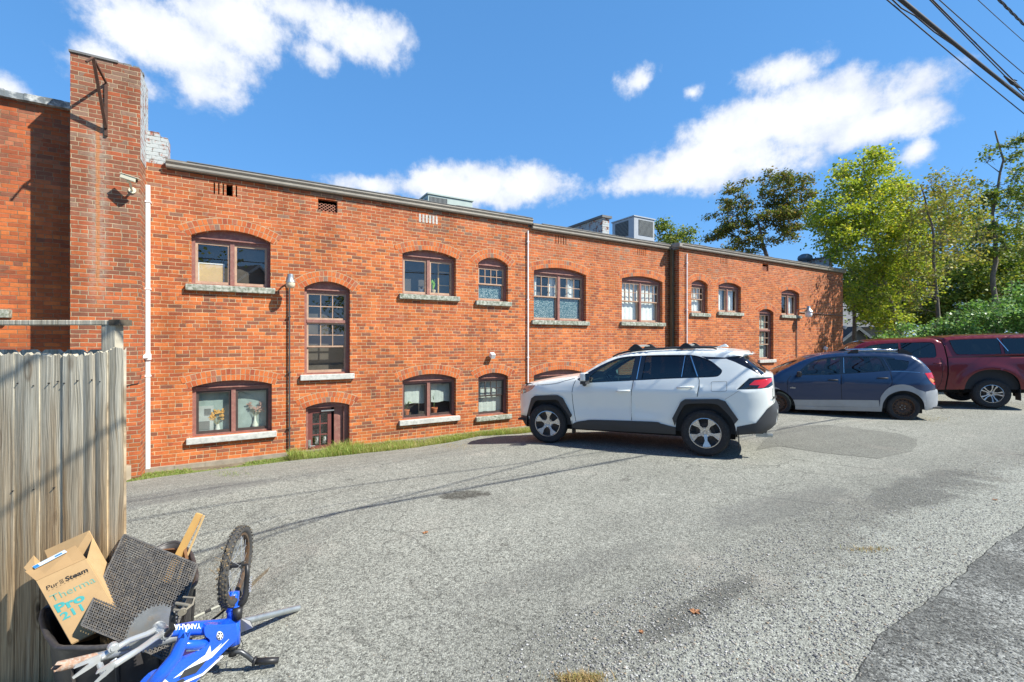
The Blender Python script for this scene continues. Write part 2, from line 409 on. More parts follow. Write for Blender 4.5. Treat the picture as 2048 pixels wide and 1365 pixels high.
# ---------------------------------------------------------------- ground, lot, gravel, road
def asphalt_mat(name, base, speck=0.55, patch=0.35, sc=95.0, tint=(0.985, 1.0, 0.87), stain=None, light=0.0, cracks=0.0, dust=0.3, blend=None):
    m, t, b, o = new_mat(name)
    p = t.n('ShaderNodeTexCoord').outputs['Object']
    x, y, z = t.sep(p)
    pf = t.xyz(x, y, 0.0)
    r1 = t.sep(t.vor(pf, sc, 'Color'))[0]; r2 = t.sep(t.vor(pf, sc * 2.3, 'Color'))[1]
    r3 = t.sep(t.vor(pf, sc * 0.45, 'Color'))[2]
    e1 = t.vor(pf, sc, 'Distance')
    k = t.m('ADD', t.m('MULTIPLY', t.m('SUBTRACT', r1, 0.5), speck * 1.6), t.m('MULTIPLY', t.m('SUBTRACT', r2, 0.5), speck * 1.0))
    k = t.m('ADD', k, t.m('MULTIPLY', t.m('SUBTRACT', r3, 0.5), speck * 0.55))
    # rare dark pits and white chips
    k = t.m('SUBTRACT', k, t.mr(r1, 0.93, 0.96, 0, 0.75)); k = t.m('ADD', k, t.mr(r1, 0.06, 0.03, 0, 0.8))
    n1 = t.noise(pf, 0.45, 6, 0.62, 0.6); n2 = t.noise(pf, 1.7, 6, 0.6, 0.3); n3 = t.noise(pf, 9.0, 5, 0.7)
    # tyre worn streaks that run along the lot
    st = t.noise(t.xyz(t.m('ADD', t.m('MULTIPLY', x, 0.16), t.m('MULTIPLY', y, 0.10)), t.m('SUBTRACT', t.m('MULTIPLY', y, 0.9), t.m('MULTIPLY', x, 0.5)), 0.0), 1.4, 5, 0.6)
    big = t.m('ADD', t.m('MULTIPLY', t.m('SUBTRACT', n1, 0.5), 1.5), t.m('MULTIPLY', t.m('SUBTRACT', n2, 0.5), 0.8))
    big = t.m('ADD', big, t.m('MULTIPLY', t.m('SUBTRACT', st, 0.5), 1.2)); big = t.m('ADD', big, t.m('MULTIPLY', t.m('SUBTRACT', n3, 0.5), 0.35))
    val = t.m('MULTIPLY', t.m('ADD', 1.0, t.m('MULTIPLY', big, patch)), t.m('ADD', 1.0 + light, k))
    val = t.m('MULTIPLY', t.m('MAXIMUM', val, 0.08), base)
    c = t.mix(1.0, t.xyz(val, val, val), tint, 'MULTIPLY')
    du = t.mr(t.noise(pf, 0.9, 6, 0.65, 0.4), 0.56, 0.72, 0, dust)
    c = t.mix(t.m('MULTIPLY', du, t.mr(k, -0.3, 0.3, 0.4, 1.0)), c, tuple(q * base * 1.75 for q in (1.0, 0.93, 0.80)))
    if cracks:
        cr = t.vor(t.xyz(t.m('ADD', x, t.m('MULTIPLY', n2, 0.6)), t.m('ADD', y, t.m('MULTIPLY', n3, 0.15)), 0.0), 1.3, 'Distance', 'DISTANCE_TO_EDGE')
        cm = t.m('MULTIPLY', t.mr(cr, 0.004, 0.014, 1, 0), t.mr(n1, 0.45, 0.62))
        c = t.mix(t.m('MULTIPLY', cm, cracks), c, (0.035, 0.033, 0.03))
    for (sx, sy, ra, rb, ang, colr, amt) in (stain or []):
        dx = t.m('SUBTRACT', x, sx); dy = t.m('SUBTRACT', y, sy); ca, sa = math.cos(ang), math.sin(ang)
        u = t.m('MULTIPLY', t.m('ADD', t.m('MULTIPLY', dx, ca), t.m('MULTIPLY', dy, sa)), 1 / ra)
        v = t.m('MULTIPLY', t.m('SUBTRACT', t.m('MULTIPLY', dy, ca), t.m('MULTIPLY', dx, sa)), 1 / rb)
        d = t.m('SQRT', t.m('ADD', t.m('MULTIPLY', u, u), t.m('MULTIPLY', v, v)))
        d = t.m('ADD', d, t.m('MULTIPLY', t.m('SUBTRACT', t.noise(pf, 3.0 / max(ra, .3), 5, .65), 0.5), 1.3))
        mk = t.m('MULTIPLY', t.mr(d, 0.75, 1.05, amt, 0), t.mr(k, -0.5, 0.3, 1.0, 0.72))
        c = t.mix(mk, c, colr)
    if blend:
        at = t.n('ShaderNodeAttribute'); at.attribute_name = 'edge'; ed = at.outputs['Fac']
        q = t.m('ADD', ed, t.m('ADD', t.m('MULTIPLY', t.m('SUBTRACT', n2, .5), 1.5), t.m('ADD', t.m('MULTIPLY', t.m('SUBTRACT', n3, .5), .5), t.m('MULTIPLY', k, .10))))
        if blend == 'lot':
            g = t.mr(q, -.08, .30, smooth=True); dk = t.m('MULTIPLY', t.mr(q, -1.5, -.15, smooth=True), t.mr(t.m('ADD', n1, t.m('MULTIPLY', st, .4)), .52, .80))
            c = t.mix(t.m('MULTIPLY', dk, .42), c, (.06, .061, .055)); gv = t.m('MULTIPLY', t.m('MAXIMUM', t.m('ADD', 1.0, t.m('ADD', t.m('MULTIPLY', k, .9), t.m('MULTIPLY', t.m('SUBTRACT', n1, .5), .5))), .1), .262)
            gc = t.mix(1.0, t.xyz(gv, gv, gv), (.97, 1.0, .88), 'MULTIPLY'); c = t.mix(g, c, gc)
        else:
            dk = t.mr(q, .55, .0, smooth=True); c = t.mix(t.m('MULTIPLY', dk, .6), c, (.06, .061, .057))
    t.link(c, b.inputs['Base Color']); b.inputs['Roughness'].default_value = 0.93; b.inputs['Specular IOR Level'].default_value = 0.2
    hh = t.m('ADD', t.m('MULTIPLY', t.m('SUBTRACT', 1.0, t.m('MULTIPLY', e1, 1.4)), 0.7), t.m('ADD', t.m('MULTIPLY', r1, 0.5), n3))
    t.link(t.bump(hh, 0.75, 0.006), b.inputs['Normal'])
    return m
oil = G(930, 990)
sA = G(1560, 1010); sB = G(1330, 1240); sC = G(1850, 980); sD = G(640, 1090); sE = G(300, 985); sF = G(1130, 1140)
stains = [(G(x_, y_).x, G(x_, y_).y, r_a, r_b, .4, (.05, .047, .04), .5) for x_, y_, r_a, r_b in ((700, 960, .07, .05), (1250, 960, .10, .06), (1010, 1090, .05, .04))] + [(oil.x, oil.y, 0.32, 0.17, 0.2, (0.035, 0.032, 0.026), 0.85),
          (sC.x, sC.y, 1.5, 0.35, 0.55, (0.075, 0.076, 0.072), 0.6), (sB.x + .3, sB.y + .15, 0.75, 0.12, 0.62, (0.070, 0.071, 0.065), 0.75),
          (sA.x, sA.y, 1.3, 0.3, 0.5, (0.12, 0.12, 0.115), 0.45), (sE.x, sE.y - .35, 2.2, 0.35, 0.5, (0.125, 0.125, 0.12), 0.55),
          (sF.x, sF.y, 1.0, 0.2, 0.5, (0.12, 0.12, 0.11), 0.35)]
M_lot = asphalt_mat('lot_asphalt', 0.246, speck=.66, stain=stains, cracks=0.55, dust=0.5, blend='lot')
M_gravel = asphalt_mat('fine_gravel', 0.265, speck=0.62, patch=0.22, sc=75.0, tint=(0.96, 1.0, 0.93), dust=0.55)
M_road = asphalt_mat('road_asphalt', 0.205, speck=.95, patch=0.35, sc=70.0, tint=(0.965, 1.0, 0.93), dust=0.25, blend='road')
M_patch = asphalt_mat('patch_asphalt', 0.185, speck=0.6, patch=0.3, sc=110.0, dust=0.5)
M_crumb = asphalt_mat('asphalt_edge_dark', 0.10, speck=0.7, patch=0.3, sc=80.0, dust=0.1)
def soil_mat():
    m, t, b, o = new_mat('soil'); p = t.n('ShaderNodeTexCoord').outputs['Object']
    n = t.noise(p, 3, 8, 0.7); n2 = t.noise(p, 60, 4, 0.7)
    c = t.ramp(n, [(0.3, (0.11, 0.085, 0.055)), (0.5, (0.22, 0.18, 0.12)), (0.7, (0.13, 0.12, 0.06))])
    c = t.mix(1.0, c, t.ramp(n2, [(0.3, (.6,) * 3), (0.7, (1.3,) * 3)]), 'MULTIPLY')
    t.link(c, b.inputs['Base Color']); b.inputs['Roughness'].default_value = 1.0
    t.link(t.bump(n2, 0.8, 0.02), b.inputs['Normal']); return m
M_soil = soil_mat()

def axis_pts(lo, hi, dense_lo, dense_hi, step):
    a = []; v = dense_lo
    while v < dense_hi: a.append(v); v += step
    g = step; v = dense_hi
    while v < hi: a.append(v); g *= 1.35; v += g
    a.append(hi); g = step; v = dense_lo - step
    while v > lo: a.append(v); g *= 1.35; v -= g
    a.append(lo); return sorted(a)
def make_ground():
    xs = axis_pts(-300, 400, -10, 24, 0.5); ys = axis_pts(-200, 500, -4, 26, 0.5)
    mb = MB(); nx = len(xs)
    mb.v = [(x, y, gz(x, y) - 0.05) for y in ys for x in xs]
    mb.f = [[j * nx + i, j * nx + i + 1, (j + 1) * nx + i + 1, (j + 1) * nx + i] for j in range(len(ys) - 1) for i in range(nx - 1)]
    mb.mi = [0] * len(mb.f)
    return tag(mb.build('ground', M_soil, smooth=True), kind='structure')
make_ground()

def jag(pts, step, amp, seed):
    """resample a polyline and roughen it sideways"""
    out = []; r = random.Random(seed)
    for a, b in zip(pts[:-1], pts[1:]):
        n = max(1, int((b - a).length / (step if (b - a).length < 12 else 1.5))); d = (b - a).normalized(); nrm = Vector((-d.y, d.x))
        for i in range(n):
            q = a.lerp(b, i / n)
            k = noise.noise(Vector((q.x * 1.1, q.y * 1.1, seed))) * amp * 1.8 + noise.noise(Vector((q.x * 6, q.y * 6, seed))) * amp * .7 + (r.random() - .5) * amp * .35
            out.append(q + nrm * k)
    out.append(pts[-1]); return out
def sheet(name, poly, mat, dz, skirt, step=0.6, skirt_mat=None, edge=None, sgn=1):
    lo = [(p.x, p.y) for p in poly]
    xs = [p[0] for p in lo]; ys = [p[1] for p in lo]
    pts = []
    x = min(xs)
    while x < max(xs):
        y = min(ys)
        while y < max(ys):
            if inpoly(x, y, lo) and x < 26 and y < 30: pts.append((x + rnd.uniform(-.02, .02), y + rnd.uniform(-.02, .02)))
            y += step
        x += step
    if edge:
        for a, b in zip(edge[:-1], edge[1:]):
            L = (b - a).length
            if L > 20: continue
            d = (b - a) / L; nn = Vector((-d.y, d.x))
            for i in range(int(L / .3) + 1):
                for o in (-1.6, -1.0, -.6, -.3, 0, .3, .6, 1.0):
                    q = a + d * i * .3 + nn * o
                    if inpoly(q.x, q.y, lo): pts.append((q.x, q.y))
    vs, tris = cdt([lo], pts)
    mb = MB(); mb.v = [(v.x, v.y, gz(v.x, v.y) + dz) for v in vs]
    for f in tris:
        cx = sum(vs[i].x for i in f) / 3; cy = sum(vs[i].y for i in f) / 3
        if inpoly(cx, cy, lo): mb.f.append(list(f)); mb.mi.append(0)
    if skirt:
        mb.cur = 1; n = len(lo)
        for i in range(n):
            a = lo[i]; b = lo[(i + 1) % n]
            za = gz(*a) + dz; zb = gz(*b) + dz
            cc = Vector((sum(xs) / n, sum(ys) / n)); d = Vector((b[0] - a[0], b[1] - a[1])); nn = Vector((d.y, -d.x)).normalized() * (0.03 if area2(lo) > 0 else -0.03)
            mb.add([(a[0], a[1], za), (b[0], b[1], zb), (b[0] + nn.x, b[1] + nn.y, zb - skirt), (a[0] + nn.x, a[1] + nn.y, za - skirt)], [(0, 1, 2, 3)])
    ob = mb.build(name, [mat, skirt_mat or mat], smooth=False)
    if edge:
        vals = []
        for v in mb.v:
            best = 9e9; sg = 1
            for a, b in zip(edge[:-1], edge[1:]):
                d = b - a; t = max(0, min(1, ((v[0] - a.x) * d.x + (v[1] - a.y) * d.y) / d.length_squared)); q = math.hypot(v[0] - a.x - d.x * t, v[1] - a.y - d.y * t)
                if q < best: best = q; sg = -1 if d.x * (v[1] - a.y) - d.y * (v[0] - a.x) > 0 else 1
            vals.append(best * sg * sgn)
        at = ob.data.attributes.new('edge', 'FLOAT', 'POINT'); at.data.foreach_set('value', vals)
    bm = bmesh.new(); bm.from_mesh(ob.data)
    for f in bm.faces:
        if f.normal.z < 0: f.normal_flip()
    bm.to_mesh(ob.data); bm.free()
    return tag(ob, kind='structure')

v2 = lambda p: Vector((p.x, p.y))
# edge of the lot against the grass
LE = [v2(G(x, y)) for x, y in ((245, 966), (330, 953), (430, 940), (520, 930), (590, 921), (700, 910), (830, 896), (900, 885), (960, 873), (1040, 868))]
d0 = (LE[0] - LE[1]).normalized()
LE = [LE[0] + d0 * 10] + LE
wd = Vector((WX, WY)); LE += [LE[-1] + wd * 5, LE[-1] + wd * 18.5, LE[-1] + wd * 19.5 + Vector((-.5, .86)) * 2, LE[-1] + wd * 60]
GE = [v2(G(x, y)) for x, y in ((1100, 1560), (1180, 1385), (1260, 1316), (1378, 1268), (1517, 1192), (1600, 1140), (1669, 1104), (1739, 1048), (1887, 993), (1938, 960), (2048, 928))]
GE = [GE[0] + Vector((-1.5, -3.0))] + GE + [GE[-1] + (GE[-1] - GE[-4]).normalized() * 50]
RE = [v2(G(x, y)) for x, y in ((1640, 1480), (1697, 1365), (1767, 1275), (1859, 1196), (1950, 1125), (2007, 1080), (2048, 1057))]
rd = (RE[-1] - RE[1]).normalized()
RE = [RE[0] - rd * 40] + RE + [RE[-1] + rd * 60]
lot = jag(LE, 0.12, 0.035, 3.0) + [v + Vector((.25, -.2)) for v in reversed(RE)] + [Vector((-30, -20)), Vector((-30, 0))]
sheet('parking_lot', lot, M_lot, 0.0, 0.05, skirt_mat=M_crumb, edge=GE)
grav = [v.copy() for v in GE[:1]] + [v + Vector((-.45, .35)) for v in GE[1:-1]] + [GE[-1] + Vector((-1, 1))] + [v + Vector((.25, -.2)) for v in reversed(RE)]
road = jag(RE, 0.025, 0.022, 21.0) + [RE[-1] + Vector((rd.y, -rd.x)) * 6, RE[0] + Vector((rd.y, -rd.x)) * 6]
sheet('road', road, M_road, 0.006, 0.02, skirt_mat=M_crumb, edge=RE)
pp = [v2(G(x, y)) for x, y in ((1500, 905), (1560, 893), (1640, 905), (1755, 918), (1822, 903), (1838, 880), (1800, 868), (1650, 850), (1560, 856))]
pj = jag(pp + [pp[0]], 0.15, 0.03, 33.0)[:-1]
sheet('asphalt_patch', pj, M_patch, 0.004, 0.0, step=0.3)
# dark crumbled border bands
def band(name, line, wl, wr, dz, mat, seed):
    L = jag(line, 0.1, wl * .6, seed); Rr = jag(line, 0.1, wr * .9, seed + 3)
    a = []; b = []
    for i, p in enumerate(L):
        d = (L[min(i + 1, len(L) - 1)] - L[max(i - 1, 0)]).normalized(); a.append(p + Vector((-d.y, d.x)) * wl)
    for i, p in enumerate(Rr):
        d = (Rr[min(i + 1, len(Rr) - 1)] - Rr[max(i - 1, 0)]).normalized(); b.append(p - Vector((-d.y, d.x)) * wr)
    return sheet(name, a + b[::-1], mat, dz, 0.0, step=0.5)

# loose stones and chips
def stone_mat():
    m, t, b, o = new_mat('loose_stone'); r = t.n('ShaderNodeNewGeometry').outputs['Random Per Island']
    c = t.ramp(r, [(0, (.10, .10, .10)), (.3, (.19, .19, .18)), (.6, (.28, .28, .27)), (.8, (.36, .355, .33)), (.93, (.28, .22, .15)), (.97, (.5, .5, .48))])
    t.link(c, b.inputs['Base Color']); b.inputs['Roughness'].default_value = .9; return m
def stones():
    r = random.Random(5); mb = MB()
    ico = [(0, 0, 1), (.894, 0, .447), (.276, .851, .447), (-.724, .526, .447), (-.724, -.526, .447), (.276, -.851, .447)]
    fs = [(0, 1, 2), (0, 2, 3), (0, 3, 4), (0, 4, 5), (0, 5, 1)]
    gp = [(p.x, p.y) for p in grav]; lp = [(p.x, p.y) for p in lot]; rp = [(p.x, p.y) for p in RE] + [(60, -40), (-30, -60)]; lp = gp
    n = 0
    while n < 34000:
        Y = 1.7 + (r.random() ** 2.0) * 9; X = r.uniform(-1.2, 1.15) * Y
        if r.random() < .45: X = r.uniform(0.1, 1.15) * Y
        if inpoly(X, Y, gp) and not inpoly(X, Y, rp): s = r.uniform(.003, .010) * (1.5 if r.random() < .06 else 1)
        elif r.random() < (.30 if not inpoly(X, Y, rp) else .55): s = r.uniform(.002, .0062)
        else: continue
        z = gz(X, Y) + (.012 if inpoly(X, Y, rp) else .001)
        M = Matrix.Rotation(r.random() * 6.28, 3, 'Z') @ Matrix.Diagonal((1, r.uniform(.6, 1), r.uniform(.5, .8)))
        mb.add([M @ (Vector(q) * s) + Vector((X, Y, z)) for q in ico], fs); n += 1
    tag(mb.build('loose_gravel', stone_mat()), 'fine loose grey gravel and stone chips scattered over the lot and verge', 'gravel', kind='stuff')
stones()
# ---------------------------------------------------------------- the long brick building
BZ = math.atan2(WY, WX)
def TW(px, v=0.0):
    k = (px - 1024) / F
    return (k * 11.62 + k * WX * v + WY * v) / (WX - WY * k)
def wpt(t, v, h): return Vector((WX * t - WY * v, 11.62 + WY * t + WX * v, h))
def HW(px, py, v=0.0):
    p = wpt(TW(px, v), v, 0); return EYE - (py - 684) / F * p.y
bld = empty('brick_building', (0, 11.62, 0), BZ, 'long two storey red brick building with arched windows, brown gutters and a tall brick pier', 'building')

def arc(t0, t1, hs, ha, n=14):
    """points of a segmental arch from right spring to left spring"""
    w = (t1 - t0) / 2; s = max(ha - hs, 0.01); Rr = (w * w + s * s) / (2 * s); cy = ha - Rr; cx = (t0 + t1) / 2
    a = math.asin(min(1, w / Rr)) if Rr >= w else math.pi / 2
    return [(cx + Rr * math.sin(a - 2 * a * i / n), cy + Rr * math.cos(a - 2 * a * i / n)) for i in range(n + 1)], (cx, cy, Rr, a)
def opening(pxL, pxR, pys, pya, pyb, off=0.0, hb=None):
    """pys: spring line seen at the left jamb, pya: crown, pyb: sill top seen at the left jamb"""
    t0, t1 = TW(pxL, -off), TW(pxR, -off); tm = (t0 + t1) / 2
    hs = HW(pxL, pys, -off); hB = HW(pxL, pyb, -off) if hb is None else hb
    xm = None
    p = wpt(tm, -off, 0); ha = EYE - (pya - 684) / F * p.y
    return dict(t0=t0, t1=t1, hs=hs, ha=ha, hb=hB, off=off)

def wall(name, t0, t1, h0, h1, off, ops, mat, slots=(), depth=0.22, back=0.3, parent=bld):
    loops = [[(t0, h0), (t1, h0), (t1, h1), (t0, h1)]]
    holes = []
    for o in ops:
        a, _ = arc(o['t0'], o['t1'], o['hs'], o['ha'])
        holes.append([(o['t0'], o['hb']), (o['t1'], o['hb'])] + a)
    for s in slots: holes.append([(s[0], s[2]), (s[1], s[2]), (s[1], s[3]), (s[0], s[3])])
    vs, tris = cdt(loops + holes)
    mb = MB(); mb.v = [(v.x, -off, v.y) for v in vs]
    for f in tris:
        cx = sum(vs[i].x for i in f) / 3; cy = sum(vs[i].y for i in f) / 3
        if any(inpoly(cx, cy, h) for h in holes): continue
        mb.f.append(list(f)); mb.mi.append(0)
    for i, h in enumerate(holes):
        d = depth if i < len(ops) else 0.12
        n = len(h)
        for j in range(n):
            a = h[j]; b = h[(j + 1) % n]
            mb.add([(a[0], -off, a[1]), (b[0], -off, b[1]), (b[0], -off + d, b[1]), (a[0], -off + d, a[1])], [(3, 2, 1, 0)])
    # returns at the two ends and the top
    y0, y1 = -off, -off + back
    mb.add([(t0, y0, h0), (t0, y1, h0), (t0, y1, h1), (t0, y0, h1)], [(0, 3, 2, 1)])
    mb.add([(t1, y0, h0), (t1, y1, h0), (t1, y1, h1), (t1, y0, h1)], [(0, 1, 2, 3)])
    mb.add([(t0, y0, h1), (t1, y0, h1), (t1, y1, h1), (t0, y1, h1)], [(0, 1, 2, 3)])
    mb.add([(t0, y1, h0), (t1, y1, h0), (t1, y1, h1), (t0, y1, h1)], [(0, 3, 2, 1)]) if False else None
    return mb.build(name, mat, parent)

TS12 = TW(1056); TS23 = TW(1342); TEND = TW(1686, -0.32); OFF3 = 0.32
W1 = opening(382, 541, 470, 462, 568.7)
W2 = opening(608.7, 700, 575, 563.6, 750)
W3 = opening(804.7, 911.8, 507, 501.5, 588)
W4 = opening(956.5, 1016, 526, 516, 601.5)
L1 = opening(383.5, 543.7, 775, 761, 876)
LD = opening(611.7, 699, 816, 805, 0, hb=-0.38)
L3 = opening(804.7, 912, 761.5, 748.5, 841)
L4 = opening(956.5, 1016, 755.5, 746, 833.8)
W5 = opening(1067.6, 1172.2, 541, 537, 640.5)
W6 = opening(1243.8, 1325, 557, 553.5, 643.8)
L5 = opening(1067.6, 1172.2, 751.5, 739.5, 822)
W7 = opening(1383, 1415.4, 567, 560.5, 626, OFF3)
W8 = opening(1437, 1482, 571, 566, 624, OFF3)
W9 = opening(1518.8, 1547, 624, 618.5, 720, OFF3)
W10 = opening(1562.8, 1598.7, 585, 580, 630, OFF3)
L7 = opening(1565, 1599, 730, 723, 760, OFF3)

def slotrow(px0, px1, py0, py1, n, off=0.0, wfrac=0.32):
    t0, t1 = TW(px0, -off), TW(px1, -off); h1, h0 = HW(px0, py0, -off), HW(px0, py1, -off); st = (t1 - t0) / n
    return [(t0 + i * st, t0 + i * st + st * wfrac, h0, h1) for i in range(n)]
sl1 = slotrow(427, 480, 365, 388, 6); sl1[3] = (sl1[3][0] - .01, sl1[3][0] + .085, sl1[3][2], sl1[3][3])
slg = [(TW(636), TW(675), HW(636, 421), HW(636, 397))]
sl3 = slotrow(1111, 1136, 470, 487, 5); sl4 = slotrow(1275, 1295, 495, 510, 5)
sl5 = slotrow(1441, 1456, 515, 527, 5, OFF3); slg2 = [(TW(1525, -OFF3), TW(1537, -OFF3), HW(1525, 541, -OFF3), HW(1525, 528, -OFF3))]
H1, H2, H3 = 4.96, 4.84, 4.86
wall('wall', -7.362 - .4, TS12, -0.8, H1, 0, [W1, W2, W3, W4, L1, LD, L3, L4], M_brick, sl1 + slg)
wall('wall', TS12, TS23 + .1, -0.8, H2, 0, [W5, W6, L5], M_brick2, sl3 + sl4)
wall('wall', TS23, TEND, -0.8, H3, OFF3, [W7, W8, W9, W10, L7], M_brick2, sl5 + slg2, back=OFF3 + .3)
# left wing, set back behind the pier
PT0, PT1 = -8.207, -7.362
lw_top = 5.69
wall('wall', -17.0, PT0 + .2, -0.8, lw_top, -0.25, [], M_brickl, [])
mb = MB(); n = 40
for i in range(n):
    a = -17.0 + (PT0 + 17.2 - .0) * i / n; b = -17.0 + (PT0 + 17.2) * (i + 1) / n
    mb.bx(a, b - .001, .16 + rnd.uniform(-.01, .01), .62, lw_top + .002, lw_top + .11 + rnd.uniform(-.012, .012))
mb.build('coping', plain('coping_tar', (0.14, 0.16, 0.17), 0.8, var=0.5, scale=4, bump=0.8, dirt=(0.6, 0.62, 0.6), dirt_amt=0.55), bld)
# pier (old chimney)
mb = MB(); mb.bx(PT0, PT1, -0.5, 0.19, -0.8, 6.32)
pier = fixn(mb.build('chimney', M_brick3, None)); pier.location = (-PT1 + PT1, 0, 0)
me = pier.data
for v in me.vertices: v.co.x -= (PT0 + PT1) / 2
pier.location.x = (PT0 + PT1) / 2; pier.parent = bld
hx = (PT1 - PT0) / 2
mb = MB(); mb.bx(hx + .001, hx + .006, -0.47, 0.19, 4.85, 6.3)
mb.build('painted_side', M_brickw, pier)
mb = MB(); mb.bx(-hx - .015, hx * .35, -0.52, 0.2, 6.322, 6.355)
r_ = random.Random(4)
for i in range(26): mb.box((r_.uniform(hx * .3, hx * .95), r_.uniform(-.5, .1), 6.33 + r_.uniform(0, .015)), (r_.uniform(.04, .1), r_.uniform(.04, .1), r_.uniform(.02, .045)))
mb.build('cap', M_roof, pier)
# painted parapet stub right of the pier
t2 = TW(336, 0.05); hh = HW(300, 268, .05)
mb = MB(); mb.bx(PT1, t2, 0.02, 0.34, H1 - .3, hh - .03); mb.bx(PT1, t2 - .12, .02, .34, hh - .028, hh + .04)
fixn(mb.build('parapet', M_brickw, bld))
# footing
mb = MB()
for i in range(30):
    a = -8.3 + i * .45; mb.bx(a, a + .449, -.075 - rnd.uniform(0, .02), .01, -.6, -.335 + rnd.uniform(-.006, .006))
mb.build('footing', plain('footing_concrete', (0.27, 0.235, 0.18), 0.95, var=0.35, scale=5, bump=0.6), bld)
# roof slabs, eaves and gutters
def eave(t0, t1, off, top, cap0=True):
    g = MB(); y = -off
    prof = [(y - .012, top - .155), (y - .085, top - .155), (y - .10, top - .13), (y - .10, top - .095), (y - .128, top - .055), (y - .128, top - .03), (y - .112, top - .03), (y - .112, top - .05), (y - .02, top - .05)]
    M = Matrix(((0, 0, 1, 0), (1, 0, 0, 0), (0, 1, 0, 0), (0, 0, 0, 1)))
    g.prism(prof, t0, t1, M); go = fixn(g.build('gutter', M_gutter, bld))
    e = MB(); e.bx(t0, t1, y - .09, y + 11, top - .035, top - .005)
    e.bx(t0 + .01, t1 - .01, y + .003, y + .2, top - .2, top - .036); e.build('roof', M_roof, bld)
    f = MB(); f.bx(t0 + .005, t1 - .005, y - .011, y - .0005, top - .17, top - .04); f.build('fascia', M_gutterd, bld)
    h = MB(); k = t0 + .3
    rr = random.Random(int(t0 * 10))
    while k < t1 - .1: # ragged membrane edge
        w = rr.uniform(.2, .7); h.bx(k, min(k + w, t1), y - .10, y + .3, top - .004, top + rr.uniform(.004, .022)); k += w + .003
    h.build('roof_edge', M_roof, bld)
eave(TW(331, -.12), TW(1066, -.1), 0, 5.06)
eave(TW(1066, -.1) + .002, TS23 - .02, 0, 4.95)
eave(TS23 - .12, TEND + .06, OFF3, 4.965)
mb = MB(); mb.bx(TS23 - .13, TS23 - .005, -OFF3 - .13, -.13, 4.83, 4.93); mb.bx(TS23 - .125, TS23 + .2, -OFF3 - .09, .0, 4.931, 4.96); mb.build('gutter', M_gutter, bld)
# outer shell so the block is closed
mb = MB(); mb.bx(-17, TS12 - .02, .62, 11.0, -.8, 4.85); mb.bx(TS12, TEND - .01, .62, 11.0, -.8, 4.75); mb.build('inner_block', M_dark, bld)
mb = MB(); mb.bx(-17, PT0 + .2, .31, 11.0, 4.9, 5.62); mb.build('roof', M_roof, bld)
mb = MB(); mb.bx(TEND - .25, TEND + .002, -OFF3 + .31, 11, -.8, 4.86); mb.build('wall', M_brick2, bld)

# brick arches
def arch_ring(o, rows=2):
    pts, (cx, cy, Rr, a) = arc(o['t0'], o['t1'], o['hs'], o['ha'])
    mb = MB(); bk = MB(); y = -o['off']
    hgt = 0.098
    for rw in range(rows):
        r0 = Rr + .004 + rw * (hgt + .012); r1 = r0 + hgt; aa = a + .06 / Rr + (.05 / Rr if rw else 0)
        n = max(5, round(2 * aa * r0 / 0.076)); st = 2 * aa / n
        for i in range(n):
            p = -aa + i * st + .0055 / r0; q = -aa + (i + 1) * st - .0055 / r0
            j = rnd.uniform(-.003, .004)
            vs = []
            for yy in (y - .005 + j * .5, y + .05):
                for (ang, rr) in ((p, r0), (q, r0), (q, r1 + j), (p, r1 + j)): vs.append((cx + rr * math.sin(ang), yy, cy + rr * math.cos(ang)))
            mb.add(vs, [(0, 1, 2, 3), (4, 7, 6, 5), (0, 4, 5, 1), (1, 5, 6, 2), (2, 6, 7, 3), (3, 7, 4, 0)])
    # mortar backing
    aa = a + .065 / Rr; r0 = Rr + .001; r1 = Rr + rows * (hgt + .012) + .006; n = 20
    for i in range(n):
        p = -aa + 2 * aa * i / n; q = -aa + 2 * aa * (i + 1) / n
        vs = [(cx + rr * math.sin(g), y - .0022, cy + rr * math.cos(g)) for (g, rr) in ((p, r0), (q, r0), (q, r1), (p, r1))]
        bk.add(vs, [(0, 1, 2, 3)])
    ob = fixn(mb.build('brick_arch', M_arch, bld)); b2 = bk.build('mortar', M_mortar, ob)

def rect(mb, t0, t1, h0, h1, w, y0, y1, wb=None):
    """picture frame of bars"""
    wb = wb or w
    mb.bx(t0, t0 + w, y0, y1, h0, h1); mb.bx(t1 - w, t1, y0, y1, h0, h1)
    mb.bx(t0 + w, t1 - w, y0 + .001, y1 - .001, h1 - w, h1); mb.bx(t0 + w, t1 - w, y0 + .001, y1 - .001, h0, h0 + wb)
def wavy(mb, t0, t1, h0, h1, y, amp=.018, k=34.0, ph=0.0):
    n = 40; vs = []; f = []
    for i in range(n + 1):
        t = t0 + (t1 - t0) * i / n; dy = amp * math.sin(k * t + ph) + amp * .5 * math.sin(k * 2.3 * t + ph)
        vs += [(t, y + dy * .6, h1), (t, y + dy, h0 + .01 * math.sin(k * t * .5))]
    mb.add(vs, [(2 * i, 2 * i + 1, 2 * i + 3, 2 * i + 2) for i in range(n)])
